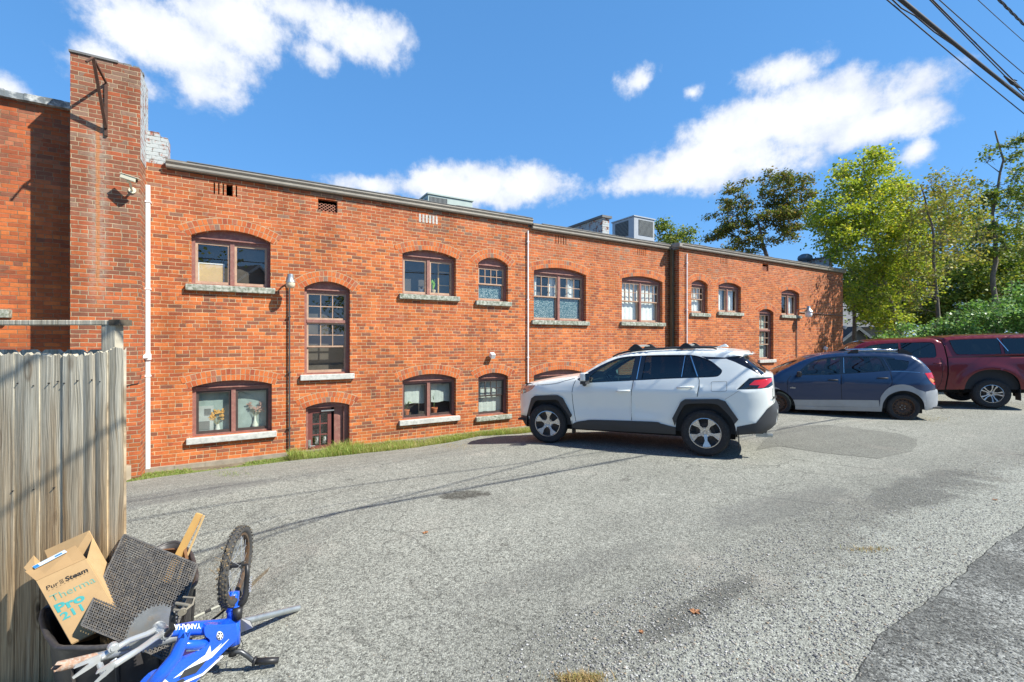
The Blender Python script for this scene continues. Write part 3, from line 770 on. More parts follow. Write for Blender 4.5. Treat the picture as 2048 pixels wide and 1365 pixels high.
def window(o, style, sash=None, label=None, stone=None, mun=(3, 2), film=None, curt=None, sill_ext=.08, room=True, split=0.5):
    y = -o['off']; t0, t1, hb, hs, ha = o['t0'], o['t1'], o['hb'], o['hs'], o['ha']
    sash = sash or M_sash
    arch_ring(o)
    mb = MB(); fw = .055
    Y0 = y + .105; Y1 = y + .2
    # arched head board with a proud drip moulding
    pts, _ = arc(t0, t1, hs, ha)
    hd = hs - .06
    poly = [(t0, hd), (t1, hd)] + pts
    M = Matrix(((1, 0, 0, 0), (0, 0, 1, 0), (0, 1, 0, 0), (0, 0, 0, 1)))
    mb.prism([(a, b) for a, b in poly], Y0 + .004, Y1, M)
    mb.bx(t0 + .05, t1 - .06, Y0 - .03, Y0 + .01, hs - .035, hs - .012)
    mb.bx(t0, t0 + fw, Y0, Y1, hb, hd); mb.bx(t1 - fw, t1, Y0, Y1, hb, hd)
    mb.bx(t0 + fw, t1 - fw, Y0 + .012, Y1, hd - .03, hd)
    mb.bx(t0 + fw, t1 - fw, Y0 - .002, Y1, hb, hb + .03)
    fr = None
    a0, a1, b0, b1 = t0 + fw, t1 - fw, hb + .03, hd - .03
    sb = MB(); panes = []; fl = []
    def unit(u0, u1, g0, g1, kind):
        if kind == 'fix':
            rect(sb, u0, u1, g0, g1, .038, Y0 + .03, Y0 + .075, .05); panes.append((u0 + .038, u1 - .038, g0 + .05, g1 - .038, Y0 + .055))
        elif kind == 'dh' or kind == 'plainup':
            gm = g0 + (g1 - g0) * split
            rect(sb, u0, u1, gm - .012, g1, .034, Y0 + .026, Y0 + .056, .03)
            rect(sb, u0 + .001, u1 - .001, g0, gm + .012, .036, Y0 + .06, Y0 + .095, .05)
            i0, i1, k0, k1 = u0 + .034, u1 - .034, gm + .018, g1 - .034
            for i in range(1, mun[0]): c = i0 + (i1 - i0) * i / mun[0]; sb.bx(c - .008, c + .008, Y0 + .03, Y0 + .052, k0, k1)
            for i in range(1, mun[1]): c = k0 + (k1 - k0) * i / mun[1]; sb.bx(i0, i1, Y0 + .031, Y0 + .051, c - .008, c + .008)
            panes.append((i0, i1, k0, k1, Y0 + .046)); panes.append((u0 + .036, u1 - .036, g0 + .05, gm - .024, Y0 + .08))
            if film: fl.append((u0 + .036, u1 - .036, g0 + .05, gm - .024 if film[1] == 1 else g0 + .05 + (gm - g0) * film[1], Y0 + .088))
        elif kind == 'grid':
            rect(sb, u0, u1, g0, g1, .036, Y0 + .03, Y0 + .06, .04)
            i0, i1, k0, k1 = u0 + .036, u1 - .036, g0 + .04, g1 - .036
            for i in range(1, mun[0]): c = i0 + (i1 - i0) * i / mun[0]; sb.bx(c - .008, c + .008, Y0 + .034, Y0 + .056, k0, k1)
            for i in range(1, mun[1]): c = k0 + (k1 - k0) * i / mun[1]; sb.bx(i0, i1, Y0 + .035, Y0 + .055, c - .008, c + .008)
            panes.append((i0, i1, k0, k1, Y0 + .05))
    if style in ('pair', 'pairdh'):
        c = (a0 + a1) / 2; mb.bx(c - .035, c + .035, Y0 - .004, Y1, b0, b1)
        for u in ((a0, c - .035), (c + .035, a1)): unit(u[0], u[1], b0, b1, 'fix' if style == 'pair' else 'dh')
    elif style == 'dh': unit(a0, a1, b0, b1, 'dh')
    elif style == 'tall':
        g = b0 + (b1 - b0) * .645; mb.bx(a0, a1, Y0 - .012, Y1, g - .03, g + .03)
        unit(a0, a1, g + .03, b1, 'grid'); unit(a0, a1, b0, g - .03, 'dh')
    fr = fixn(mb.build('window', M_frame, bld))
    if label: fr['label'] = label
    fixn(sb.build('sash', sash, fr))
    for q in panes:
        g = MB(); g.add([(q[0], q[4], q[2]), (q[1], q[4], q[2]), (q[1], q[4], q[3]), (q[0], q[4], q[3])], [(0, 1, 2, 3)]); g.build('pane', M_glass, fr)
    for q in fl:
        g = MB(); g.add([(q[0], q[4] + .004, q[2]), (q[1], q[4] + .004, q[2]), (q[1], q[4] + .004, q[3]), (q[0], q[4] + .004, q[3])], [(0, 1, 2, 3)]); g.build('lace_panel', film[0], fr)
    for cu in (curt or []):   # (fraction t0, t1, fraction h0, h1, material, waviness)
        g = MB(); wavy(g, a0 + (a1 - a0) * cu[0], a0 + (a1 - a0) * cu[1], b0 + (b1 - b0) * cu[2], b0 + (b1 - b0) * cu[3], Y1 + .05, cu[5] if len(cu) > 5 else .016)
        g.build('curtain', cu[4], fr, smooth=True)
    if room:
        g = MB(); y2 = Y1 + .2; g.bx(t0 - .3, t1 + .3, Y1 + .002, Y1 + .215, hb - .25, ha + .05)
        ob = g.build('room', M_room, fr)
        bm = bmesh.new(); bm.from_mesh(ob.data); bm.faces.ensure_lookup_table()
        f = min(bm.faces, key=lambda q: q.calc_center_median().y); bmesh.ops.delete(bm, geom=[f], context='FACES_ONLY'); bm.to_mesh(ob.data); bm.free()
    # stone sill
    s = MB(); e = sill_ext; s.bx(t0 - e, t1 + e, y - .075, y + .12, hb - .115, hb - .001)
    bm_ = s.build('sill', stone or M_stone, fr, bevel=.012)
    return fr
CL = [(0.0, 1.0, 0.0, 1.0, M_curtain, .014)]
window(W1, 'pair')
window(W2, 'tall', split=.52, stone=M_stonew)
window(W3, 'pair')
window(W4, 'dh', mun=(4, 2), split=.5, film=(M_lace, .86))
window(L1, 'pair', sash=M_sashd, stone=M_stonew, curt=[(0, 1, 0, 1, M_frost, .002)])
window(L3, 'pair', sash=M_sashd, stone=M_stonew, curt=[(0.0, .48, .38, 1, M_blind, .003), (.52, 1, .38, 1, M_blind, .003)])
window(L4, 'dh', sash=M_sashd, mun=(4, 2), split=.54, curt=[(0, 1, .05, 1, M_blind, .004)])
window(W5, 'pairdh', mun=(3, 2), split=.52, film=(M_lace, .92), curt=[(0, .12, .3, 1, M_curtain), (.34, .5, .3, 1, M_curtain), (.72, .86, .4, 1, M_curtain)])
window(W6, 'pairdh', mun=(4, 2), split=.52, curt=CL)
window(L5, 'pairdh', mun=(4, 2), sash=M_sashd, curt=[(0, 1, 0, 1, M_frost, .002)])
window(W7, 'dh', mun=(4, 2), split=.52, curt=CL)
window(W8, 'pair', curt=[(0, .42, 0, 1, M_curtain), (.55, 1, 0, 1, M_curtain)])
window(W9, 'tall', split=.52, mun=(3, 2), curt=[(0, 1, .0, 1, M_blind, .006)], stone=M_stonew)
window(W10, 'pair', curt=[(0, .3, 0, 1, M_blind), (.6, 1, 0, 1, M_curtain)])
window(L7, 'pair', sash=M_sashd, curt=[(0, 1, 0, 1, M_frost, .002)])

# door below the tall window
arch_ring(LD)
def door():
    o = LD; t0, t1, hb, hs, ha = o['t0'], o['t1'], o['hb'], o['hs'], o['ha']
    pts, _ = arc(t0, t1, hs, ha); M = Matrix(((1, 0, 0, 0), (0, 0, 1, 0), (0, 1, 0, 0), (0, 0, 0, 1)))
    Y0, Y1 = .105, .2; mb = MB()
    mb.prism([(t0, hs - .04), (t1, hs - .04)] + pts, Y0, Y1, M); mb.bx(t0 + .03, t1 - .3, Y0 - .03, Y0 + .01, hs - .03, hs - .008)
    mb.bx(t0, t0 + .05, Y0, Y1, hb, hs - .04); mb.bx(t1 - .1, t1, Y0, Y1, hb, hs - .04)
    fr = fixn(mb.build('door_frame', M_frame, bld))
    D = plain('door_paint', (0.16, 0.05, 0.042), 0.5, var=0.15)
    a0, a1 = t0 + .05, t1 - .34; Yd = .15
    mb = MB(); top = hs - .045; mb.bx(a0, a0 + .09, Yd, Yd + .045, hb, top); mb.bx(a1 - .07, a1, Yd, Yd + .045, hb, top)
    mb.bx(a0 + .09, a1 - .07, Yd + .001, Yd + .044, top - .1, top); pb = top - .78; mb.bx(a0 + .09, a1 - .07, Yd + .001, Yd + .044, hb, pb)
    p0, p1, q0, q1 = a0 + .09, a1 - .07, pb, top - .1
    c = (p0 + p1) / 2; mb.bx(c - .011, c + .011, Yd + .006, Yd + .04, q0, q1)
    for i in (1, 2): h = q0 + (q1 - q0) * i / 3; mb.bx(p0, p1, Yd + .007, Yd + .039, h - .011, h + .011)
    d = fixn(mb.build('door', D, bld)); d['label'] = 'dark red brown door with six small panes'
    g = MB(); g.add([(p0, Yd + .022, q0), (p1, Yd + .022, q0), (p1, Yd + .022, q1), (p0, Yd + .022, q1)], [(0, 1, 2, 3)]); g.build('pane', M_glass, d)
    g = MB()
    for k in range(2):
        x0 = p0 + .05 + k * (c - p0); x1 = x0 + .12
        for i in range(7):
            s = i / 6; g.tube([(x0 + (x1 - x0) * s, Yd + .035, q0 + .03), (x0 + (x1 - x0) * (1 - s) , Yd + .035, q0 + .24)], .0022, 4)
            g.tube([(x0, Yd + .036, q0 + .03 + .21 * s), (x1, Yd + .036, q0 + .24 - .21 * s)], .0022, 4)
    g.build('lattice', M_white, d)
    g = MB(); g.bx(a0 + .01, a0 + .06, Yd - .02, Yd - .001, pb - .02, pb + .14); g.tube([(a0 + .035, Yd - .02, pb + .02), (a0 + .035, Yd - .06, pb + .02), (a0 + .13, Yd - .065, pb + .02)], .011, 8); g.build('handle', M_steel, d)
    g = MB(); g.bx(a1 - .2, a1 + .05, Yd - .05, Yd - .02, top - .07, top - .045); g.build('door_closer', M_steel, d)
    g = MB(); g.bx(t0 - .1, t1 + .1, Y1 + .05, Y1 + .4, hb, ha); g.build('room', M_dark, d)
    g = MB(); g.bx(a1 + .06, t1 - .1, .17, .21, hb, hs - .04); g.build('side_panel', M_frame, fr)
door()

# vent lattices and plugged vent
def lattice(sl, off, n=5):
    t0, t1, h0, h1 = sl; mb = MB(); y = -off + .05; w = t1 - t0; h = (h1 - h0) * .68; st = w / n
    for k in range(n * 2 + 1):
        for s in (1, -1):
            pts = []
            for i in range(9):
                u = i / 8; x = t0 + (k - n * .5) * st + s * (u - .5) * h * 1.3 + w * 0
                if t0 < x < t1: pts.append((x, y, h0 + h * u))
            if len(pts) > 1: mb.tube(pts, .006, 4)
    mb.build('vent_grille', plain('terracotta_grille', (0.45, 0.2, 0.13), 0.8) if 'terracotta_grille' not in MATS else MATS['terracotta_grille'], bld)
lattice(slg[0], 0); lattice(slg2[0], OFF3)
mb = MB()
for (a, b, c, d) in slotrow(838, 878, 428, 444, 6, wfrac=.55): mb.bx(a, b, -.004, .05, c, d)
mb.build('plugged_vent', M_stonew, bld)

# pipes fixed to the wall
def pipe(name, px, py0, py1, r, mat, off=0.0, gap=.03, square=False, h1=None, label=None, ph=True):
    v = -off - gap - r; t = TW(px, v); h0 = HW(px, py0, v); hb = HW(px, py1, v) if h1 is None else h1
    mb = MB()
    if square: mb.bx(t - r, t + r, v - r * .8, v + r * .8, hb, h0)
    else: mb.tube([(t, v, hb), (t, v, h0)], r, 10)
    k = h0 - .3
    while k > hb + .3: mb.bx(t - r * 1.35, t + r * 1.35, v - r * 1.1, -off, k, k + .025); k -= 1.5
    ob = mb.build(name, mat, bld)
    if label: ob['label'] = label
    return t, v, h0, hb
t_, v_, h_, hb_ = pipe('downpipe', 296, 371, 938, .030, M_white, square=True, label='white square conduit at the corner of the pier')
mb = MB(); hc = HW(296, 714, v_); mb.tube([(t_ - .0, v_ - .02, hc), (t_ - .13, v_ - .3, hc)], .035, 10); mb.bx(t_ - .045, t_ + .045, v_ - .05, v_ + .02, hc - .05, hc + .05)
mb.build('conduit_elbow', M_white, bld)
mb = MB(); p0 = Vector((t_ - .14, v_ - .31, hc)); mb.tube([p0, p0 + Vector((-.0, 0, -.12)), (PT1 + .006, -.46, hc - .3), (PT1 - .02, -.51, hc - .42), (PT1 - .22, -.51, hc - .46), (PT1 - .4, -.51, hc - .44)], .006, 5)
mb.build('cable', M_black, bld)
pipe('downpipe', 1056, 462, 858, .020, M_white, gap=.02, label='thin white conduit between the two wall sections')
pipe('downpipe', 1374, 508, 800, .020, M_white, off=OFF3, gap=.02, label='thin white conduit by the projecting wall section')
mb = MB(); td = TS23 - .09; mb.bx(td - .045, td + .045, -.16, -.06, -.3, 4.78)
for k in (.9, 2.4, 4.0): mb.bx(td - .055, td + .055, -.17, 0, k, k + .03)
mb.build('downspout', M_olive, bld)

# iron bracket on the pier
def bracket():
    v = -.52; t = TW(212, v); zb = HW(212, 272, v); zt = HW(213, 166, v)
    vt = v - .5; tip = Vector((TW(186, vt), vt, HW(186, 116, vt))); hook = Vector((TW(172, vt - .1), vt - .1, HW(172, 124, vt - .1)))
    mb = MB(); mb.bx(t - .018, t + .018, v - .012, v + .018, zb, zt)
    def bar(a, b, w=.022):
        mb.tube([a, b], w, 4)
    bar(Vector((t, v, zt)), tip, .02); bar(Vector((t, v - .02, zb + .12)), tip, .028); bar(tip, hook, .018)
    mb.build('iron_bracket', M_rust, bld)
bracket()

# ---- things fixed to the building
def security_camera():
    v = -.62; t = TW(262, v); z = HW(262, 366, v)
    e = empty('security_camera', wpt(t, -.5, z - .06), BZ, 'cream security camera bracketed to the brick pier', 'camera')
    d = Vector((.95, -.3, -.3)).normalized(); q = d.to_track_quat('X', 'Z').to_matrix().to_4x4(); M = Matrix.Translation((0, -.22, .10)) @ q
    mb = MB(); mb.bx(-.12, .10, -.035, .035, -.04, .028, M); mb.build('housing', M_cream, e, bevel=.01)
    mb = MB(); mb.bx(-.135, .14, -.043, .043, .030, .040, M); mb.build('sunshield', M_cream, e, bevel=.004)
    mb = MB(); mb.tube([M @ Vector((.101, 0, -.005)), M @ Vector((.107, 0, -.005))], .024, 14); mb.build('lens', M_black, e)
    mb = MB(); mb.tube([(.0, .0, -.03), (0, -.1, -.03), (0, -.17, .03), M @ Vector((-.02, 0, -.05))], .017, 8); mb.tube([(0, -.005, -.03), (0, -.02, -.03)], .05, 14); mb.build('arm', M_cream, e)
security_camera()
def pole_lamp():
    v = -.28; t = TW(581, v); ztop = HW(581, 549, v); zbot = HW(581, 577, v)
    e = empty('wall_lamp', wpt(t, 0, -.36), BZ, 'metal capped wall lamp with clear jar on a tall thin dark conduit', 'lamp')
    r = (HW(581, 549, v) - HW(581, 577, v)) / 2
    M = Matrix.Translation((0, v, zbot + .36))
    H = ztop - zbot
    mb = MB(); mb.lathe([(.0, H), (.055, H), (.06, H * .78), (.058, H * .7), (.085, H * .5), (.09, H * .42), (.0, H * .42)], M, 20); mb.build('cap', M_steel, e, angle=35)
    gm = plain('lamp_glass_amber', (0.62, 0.52, 0.38), 0.15, var=.1)
    mb = MB(); mb.lathe([(.082, H * .42), (.084, H * .25), (.07, H * .05), (.03, 0), (0, 0)], M, 20); mb.build('glass_jar', gm, e, smooth=True)
    mb = MB(); vp = -.045; zt = zbot + .36 + H * .5
    mb.tube([(0, vp, .0), (0, vp, zt - .1), (0, vp - .02, zt + .05), (0, (vp + v) / 2, zt + .12), (0, v, zbot + .36 + H)], .016, 8)
    k = .5
    while k < zt - .2: mb.bx(-.03, .03, vp - .02, 0, k, k + .02); k += 1.1
    mb.build('conduit', plain('conduit_dark', (0.09, 0.085, 0.08), 0.5, metal=.3), e)
pole_lamp()
def far_lamp():
    v = -OFF3 - .35; t = TW(1617, v); z = HW(1617, 624, v)
    e = empty('wall_lamp', wpt(t, -OFF3, z), BZ, 'white globe wall lamp on a gooseneck with a conduit to the wall end', 'lamp')
    M = Matrix.Translation((0, -.35, 0))
    mb = MB(); mb.lathe([(0, .22), (.06, .22), (.07, .1), (.16, .0), (.0, .0)], M, 20); mb.build('cap', M_steel, e, angle=40)
    mb = MB(); mb.lathe([(.11, 0), (.13, -.1), (.1, -.2), (0, -.23)], M, 20); mb.build('globe', M_white, e, smooth=True)
    mb = MB(); tl = -.22; mb.tube([(tl, -.03, -2.6), (tl, -.03, .0), (tl, -.06, .09), (tl * .6, -.3, .13), (-.02, -.35, .13)], .018, 8)
    te = TEND - t; mb.tube([(.0, -.03, .0), (te + .02, -.03, -.03)], .016, 8); mb.build('conduit', plain('conduit_grey', (0.2, 0.17, 0.14), 0.6), e)
far_lamp()
def wall_box(px, py, off, s, lab, rot=0.5):
    v = -off - .09; t = TW(px, v); z = HW(px, py, v)
    e = empty('wall_light', wpt(t, -off, z), BZ, lab, 'light')
    q = Matrix.Translation((0, -.09, 0)) @ Matrix.Rotation(rot, 4, 'X')
    mb = MB(); mb.prism([(-s, -s * .8), (-s * .7, -s), (s * .7, -s), (s, -s * .8), (s, s * .8), (s * .7, s), (-s * .7, s), (-s, s * .8)], -.05, .07, q @ Matrix.Rotation(R(90), 4, 'X')); mb.build('housing', M_white, e, bevel=.008)
    mb = MB(); mb.tube([(0, -.001, .02), (0, -.07, 0)], .03, 10); mb.build('mount', M_steel, e)
wall_box(984.5, 711, 0, .06, 'small white square flood light between the upper and lower windows')
wall_box(1651, 697, OFF3, .06, 'small white flood light low on the far wall section above the blue car')
wall_box(1689, 655, OFF3 - .1, .06, 'small white light at the far right corner of the brick wall')

# ---- rooftop equipment
def hvac(pxa, pya, pxb, depth, v, mat, lab, name, louv, H=1.1, vent_side=None):
    t0 = TW(pxa, v); t1 = TW(pxb, v); zt = HW(pxa, pya, v)
    e = empty(name, wpt(t0, v, zt - H), BZ, lab, 'air conditioner')
    w = t1 - t0; mb = MB(); mb.bx(0, w, 0, depth, 0, H - .02); mb.build('cabinet', mat, e, bevel=.012)
    mb = MB(); mb.bx(-.03, w + .03, -.03, depth + .03, H - .018, H + .02); mb.build('lid', mat, e)
    mb = MB()
    for (a, b, c, d) in louv: # on the front face: fractions
        mb.bx(w * a, w * b, -.006, .0005, H * c, H * d)
    if vent_side: mb.bx(-.006, .0005, depth * vent_side[0], depth * vent_side[1], H * vent_side[2], H * vent_side[3])
    mb.build('louvre_backing', M_dark, e)
    mb = MB()
    for (a, b, c, d) in louv:
        n = 14
        for i in range(n):
            if louv_vert: x = w * (a + (b - a) * (i + .5) / n); mb.bx(x - .008, x + .008, -.02, -.007, H * c, H * d)
            else: z = H * (c + (d - c) * (i + .5) / n); mb.bx(w * a, w * b, -.02, -.007, z - .008, z + .008)
    if vent_side:
        mb.build('louvre', plain('louvre_grey', (0.22, 0.24, 0.24), 0.5) if 'louvre_grey' not in MATS else MATS['louvre_grey'], e); mb = MB()
        for i in range(12): z = H * (vent_side[2] + (vent_side[3] - vent_side[2]) * (i + .5) / 12); mb.bx(-.02, -.007, depth * vent_side[0], depth * vent_side[1], z - .008, z + .008)
    mb.build('louvre', plain('louvre_grey', (0.22, 0.24, 0.24), 0.5) if 'louvre_grey' not in MATS else MATS['louvre_grey'], e)
    return e
louv_vert = True
hvac(856, 387, 945, 1.4, 2.2, M_hvac, 'low green grey rooftop air conditioner with a dark louvred end', 'rooftop_unit', [(.03, .42, .3, .93)], vent_side=(.1, .9, .3, .9))
louv_vert = False
hvac(1268, 432, 1309, 1.1, 1.6, M_hvac2, 'tall blue grey rooftop air conditioner with louvred corner openings', 'rooftop_unit', [(.22, .92, .52, .93)], H=1.35, vent_side=(.25, .85, .52, .93))
# party wall parapets that run back across the roof
v = .35; ta, tb = TW(1205, v), TW(1216, v) + .05; zt = HW(1206, 436, v)
mb = MB(); mb.bx(ta, tb, v, 9, 4.6, zt); fixn(mb.build('parapet', M_brickw, bld))
mb = MB(); mb.bx(ta - .06, tb + .06, v - .06, 9, zt + .002, zt + .07); mb.build('coping', M_roof, bld)
v = .1; zt = HW(1684, 520, v)
mb = MB(); mb.bx(TEND - .28, TEND + .04, v, 8, 4.7, zt); fixn(mb.build('parapet', M_brickw, bld))
mb = MB(); mb.bx(TEND - .32, TEND + .08, v - .04, 8, zt + .002, zt + .05); mb.build('coping', M_roof, bld)
v = .9; t = TW(1610, v); z = HW(1610, 509, v)
e = empty('roof_vent', wpt(t, v, z - .5), BZ, 'squat dark blue roof vent near the far end of the roof', 'roof vent')
mb = MB(); mb.lathe([(.12, 0), (.12, .2), (.24, .22), (.3, .3), (.27, .42), (.15, .5), (0, .51)], None, 18); mb.build('vent_hood', plain('vent_blue', (0.09, 0.13, 0.17), .5, metal=.2, var=.4), e, angle=40)

# ---- things standing inside the windows
def pot(t, h, v, r, H, mat, lab, grp, kind, s=1.0, seed=1):
    e = empty('potted_plant', wpt(t, v, h), BZ, lab, 'plant', grp)
    mb = MB(); mb.lathe([(0, 0), (r * .72, 0), (r, H * .8), (r * 1.08, H * .8), (r * 1.08, H), (r * .9, H), (r * .85, H * .9), (0, H * .88)], None, 16); mb.build('pot', mat, e, angle=40)
    rr = random.Random(seed); mb = MB()
    for i in range(kind[1]):
        a = rr.uniform(0, 6.28); L = rr.uniform(.6, 1) * kind[2]; out = rr.uniform(.2, 1) * kind[3]
        pts = [Vector((0, 0, H * .9)), Vector((math.cos(a) * out * .4, math.sin(a) * out * .3, H + L * .7)), Vector((math.cos(a) * out, math.sin(a) * out * .5, H + L * (1 if kind[0] == 'up' else .6)))]
        w = kind[4]; sd = Vector((-math.sin(a), math.cos(a), 0)) * w
        sd2 = Vector((math.cos(a), 0, .3)) * w
        mb.add([pts[0] - sd * .3, pts[0] + sd * .3, pts[1] + sd + sd2, pts[1] - sd - sd2, pts[2] + sd * .2, pts[2] - sd * .2], [(0, 1, 2, 3), (3, 2, 4, 5)])
    mb.build('foliage', plain('leaf_%d' % seed, kind[5], .5, var=.3), e)
    return e
M_terra = plain('terracotta', (0.50, 0.16, 0.07), .8, var=.2)
gr = 'potted plants standing in the windows'
sv = .27
def tw(px, v=sv): return TW(px, v)
pot(tw(843), W3['hb'] + .03, sv, .055, .12, M_white, 'small white pot with reddish seedlings in the upper window, beside the centre bar', gr, ('out', 10, .13, .08, .02, (.22, .10, .05)), seed=11)
pot(tw(866), W3['hb'] + .03, sv, .06, .13, plain('pot_cream', (.6, .5, .3), .6), 'cream pot with bright green leafy plant in the upper window', gr, ('up', 16, .26, .07, .03, (.22, .45, .05)), seed=12)
pot(tw(812), L3['hb'] + .03, sv, .075, .16, M_terra, 'terracotta pot with long arching leaves at the left of the lower window', gr, ('out', 14, .3, .3, .009, (.16, .24, .08)), seed=13)
pot(tw(868), L3['hb'] + .03, sv, .08, .16, M_terra, 'terracotta pot with tall thin stems in the right half of the lower window', gr, ('up', 9, .4, .1, .008, (.2, .3, .12)), seed=14)
def vase(px, prof, col, lab, stems, scol, seed):
    t = TW(px, .2); h = L1['hb'] + .03
    e = empty('flower_vase', wpt(t, .215, h), BZ, lab, 'vase', 'flower vases in the lower left window')
    mb = MB(); mb.lathe(prof, None, 18); mb.build('vase', plain('vase_%d' % seed, col, .4), e, smooth=True)
    rr = random.Random(seed); mb = MB(); mb2 = MB(); H = max(p[1] for p in prof)
    for i in range(stems):
        a = rr.uniform(-1, 1); q = Vector((a * .12, rr.uniform(-.01, .01), H + rr.uniform(.1, .24))); mb.tube([(0, 0, H * .8), q], .0025, 4)
        for k in range(5):
            c = q + Vector((rr.uniform(-.04, .04), rr.uniform(-.01, .01), rr.uniform(-.04, .04))); s = rr.uniform(.012, .028); mb2.box(c, (s * 1.6, s * .6, s), Matrix.Translation(c) @ Matrix.Rotation(rr.uniform(0, 3), 4, 'Y') @ Matrix.Translation(-c))
    mb.build('stem', plain('stem_%d' % seed, (.3, .28, .15), .8), e); mb2.build('flowers', plain('flower_%d' % seed, scol, .8, var=.4), e)
vase(435, [(0, 0), (.05, 0), (.045, .05), (.03, .12), (.03, .15)], (.55, .58, .52), 'white vase with a large orange brown dried bunch in the lower left window', 12, (.6, .33, .08), 21)
vase(510, [(0, 0), (.05, 0), (.055, .08), (.02, .17), (.018, .26)], (.58, .62, .52), 'slender white vase with pinkish dried stems in the right half of the lower left window', 9, (.4, .25, .2), 22)
t = TW(409, .2)
e = empty('picture_stand', wpt(t, .215, L1['hb'] + .03), BZ, 'white shelf stand with a small dark picture at the left of the lower left window', 'stand')
mb = MB(); mb.bx(-.14, .14, 0, .03, 0, .5); mb.build('frame', plain('frame_pale', (.42, .46, .43), .6), e)
mb = MB(); mb.bx(.0, .1, -.006, .0005, .33, .45); mb.bx(-.1, .08, -.006, -.0005, .06, .22); mb.build('picture', plain('picture_dull', (.17, .18, .17), .7), e)
# cardboard leaning in the upper left window
t0, t1 = TW(396, .24), TW(449, .24); z0, z1 = W1['hb'] + .02, HW(396, 525, .24)
e = empty('cardboard_sheet', wpt((t0 + t1) / 2, .24, z0), BZ, 'tan cardboard sheet with a white edge leaning inside the upper left window', 'cardboard')
w = (t1 - t0) / 2; mb = MB(); mb.bx(-w + .02, w - .02, -.004, .008, 0, z1 - z0 - .02); mb.build('sheet', plain('tan_card', (.62, .45, .26), .9, var=.08), e)
mb = MB(); rect(mb, -w, w, -.01, z1 - z0, .02, -.012, .012); mb.build('edge', M_white, e)
# jars etc in the upper right pane
t = TW(886, .3); e = empty('shelf', wpt(t, .33, W3['hb']), BZ, 'wooden shelf rack with jars behind the upper window', 'shelf')
mb = MB(); mb.bx(-.12, -.09, 0, .06, 0, .8); mb.bx(-.12, .25, 0, .06, .28, .3); mb.bx(-.12, .25, 0, .06, .6, .62); mb.build('rack', M_wood_new, e)
# ---------------------------------------------------------------- vehicles
def paint(name, col, metal=0.0, rough=0.28, dust=0.0, flake=0.0):
    m, t, b, o = new_mat(name); oc = t.n('ShaderNodeTexCoord').outputs['Object']
    n = t.noise(oc, 2.2, 5, 0.6); c = t.mix(t.mr(n, .3, .8, 0, .10), col, tuple(min(1, q * .7 + .02) for q in col))
    if dust:
        z = t.sep(oc)[2]; dn = t.m('MULTIPLY', t.mr(t.noise(oc, 9, 6, .7), .35, .75), t.mr(z, .3, 1.3, dust, dust * .25))
        c = t.mix(dn, c, (.30, .27, .23)); t.link(t.m('ADD', t.m('MULTIPLY', dn, .6), rough), b.inputs['Roughness'])
    else: b.inputs['Roughness'].default_value = rough
    t.link(c, b.inputs['Base Color']); b.inputs['Metallic'].default_value = metal
    b.inputs['Coat Weight'].default_value = .6 if not dust else .8; b.inputs['Coat Roughness'].default_value = 0.02 + dust * .12
    return m
M_pw = paint('paint_white', (0.80, 0.84, 0.80), rough=.35, dust=.02)
M_pb = paint('paint_blue', (0.0008, 0.021, 0.075), metal=.0, rough=.35)
M_pr = paint('paint_maroon', (0.155, 0.006, 0.012), metal=.2, rough=.32)
M_clad = plain('cladding_black', (0.035, 0.037, 0.040), .55, var=.12, bump=.1, bscale=300)
M_cladg = plain('cladding_grey', (0.33, 0.35, 0.37), .45, metal=.3, var=.1, dirt=(.35, .3, .22), dirt_amt=.15)
M_gloss = plain('trim_gloss_black', (0.008, 0.008, 0.010), .08, var=.05, coat=1.0)
M_chrome = plain('chrome', (0.75, 0.76, 0.78), .12, metal=1.0, var=.03)
M_alloy = plain('alloy', (0.55, 0.55, 0.56), .25, metal=.9, var=.06, coat=.5)
M_tyre = plain('tyre_rubber', (0.022, 0.022, 0.023), .85, var=.25, scale=14, bump=.2, dirt=(.10, .09, .08), dirt_amt=.25)
M_well = plain('wheel_well', (0.01, 0.01, 0.01), .95)
M_seat = plain('seat_fabric', (0.06, 0.06, 0.065), .9); M_seat2 = plain('seat_light', (.16, .17, .17), .9)
M_red = plain('lamp_red', (0.55, 0.01, 0.012), .12, var=.1, coat=1.0)
M_amber = plain('lamp_amber', (0.62, 0.20, 0.03), .12, coat=1.0)
M_clear = plain('lamp_clear', (0.45, 0.42, 0.42), .08, metal=.6, coat=1.0)
M_steelw = plain('steel_wheel_rusty', (0.035, 0.028, 0.024), .7, var=.4, scale=22, bump=.4, dirt=(.17, .075, .03), dirt_amt=.6)

def spl(pts, corners=(), n=4, closed=False):
    """Catmull-Rom through points; indices in corners stay sharp"""
    k = len(pts); out = []
    rng = k if closed else k - 1
    for i in range(rng):
        p1 = pts[i]; p2 = pts[(i + 1) % k]
        p0 = pts[i - 1] if (i > 0 or closed) and i not in corners else p1
        p3 = pts[(i + 2) % k] if (i + 2 < k or closed) and (i + 1) % k not in corners else p2
        L = math.hypot(p2[0] - p1[0], p2[1] - p1[1]); m = n if L > .05 else 2
        for j in range(m):
            t = j / m; t2 = t * t; t3 = t2 * t
            out.append(tuple(.5 * ((2 * p1[a]) + (-p0[a] + p2[a]) * t + (2 * p0[a] - 5 * p1[a] + 4 * p2[a] - p3[a]) * t2 + (-p0[a] + 3 * p1[a] - 3 * p2[a] + p3[a]) * t3) for a in (0, 1)))
    if not closed: out.append(tuple(pts[-1]))
    return out
def lerp_tab(tab, z):
    if z <= tab[0][0]: return tab[0][1]
    for (a, b), (c, d) in zip(tab[:-1], tab[1:]):
        if z <= c:
            t = (z - a) / (c - a); return b + (d - b) * t
    return tab[-1][1]
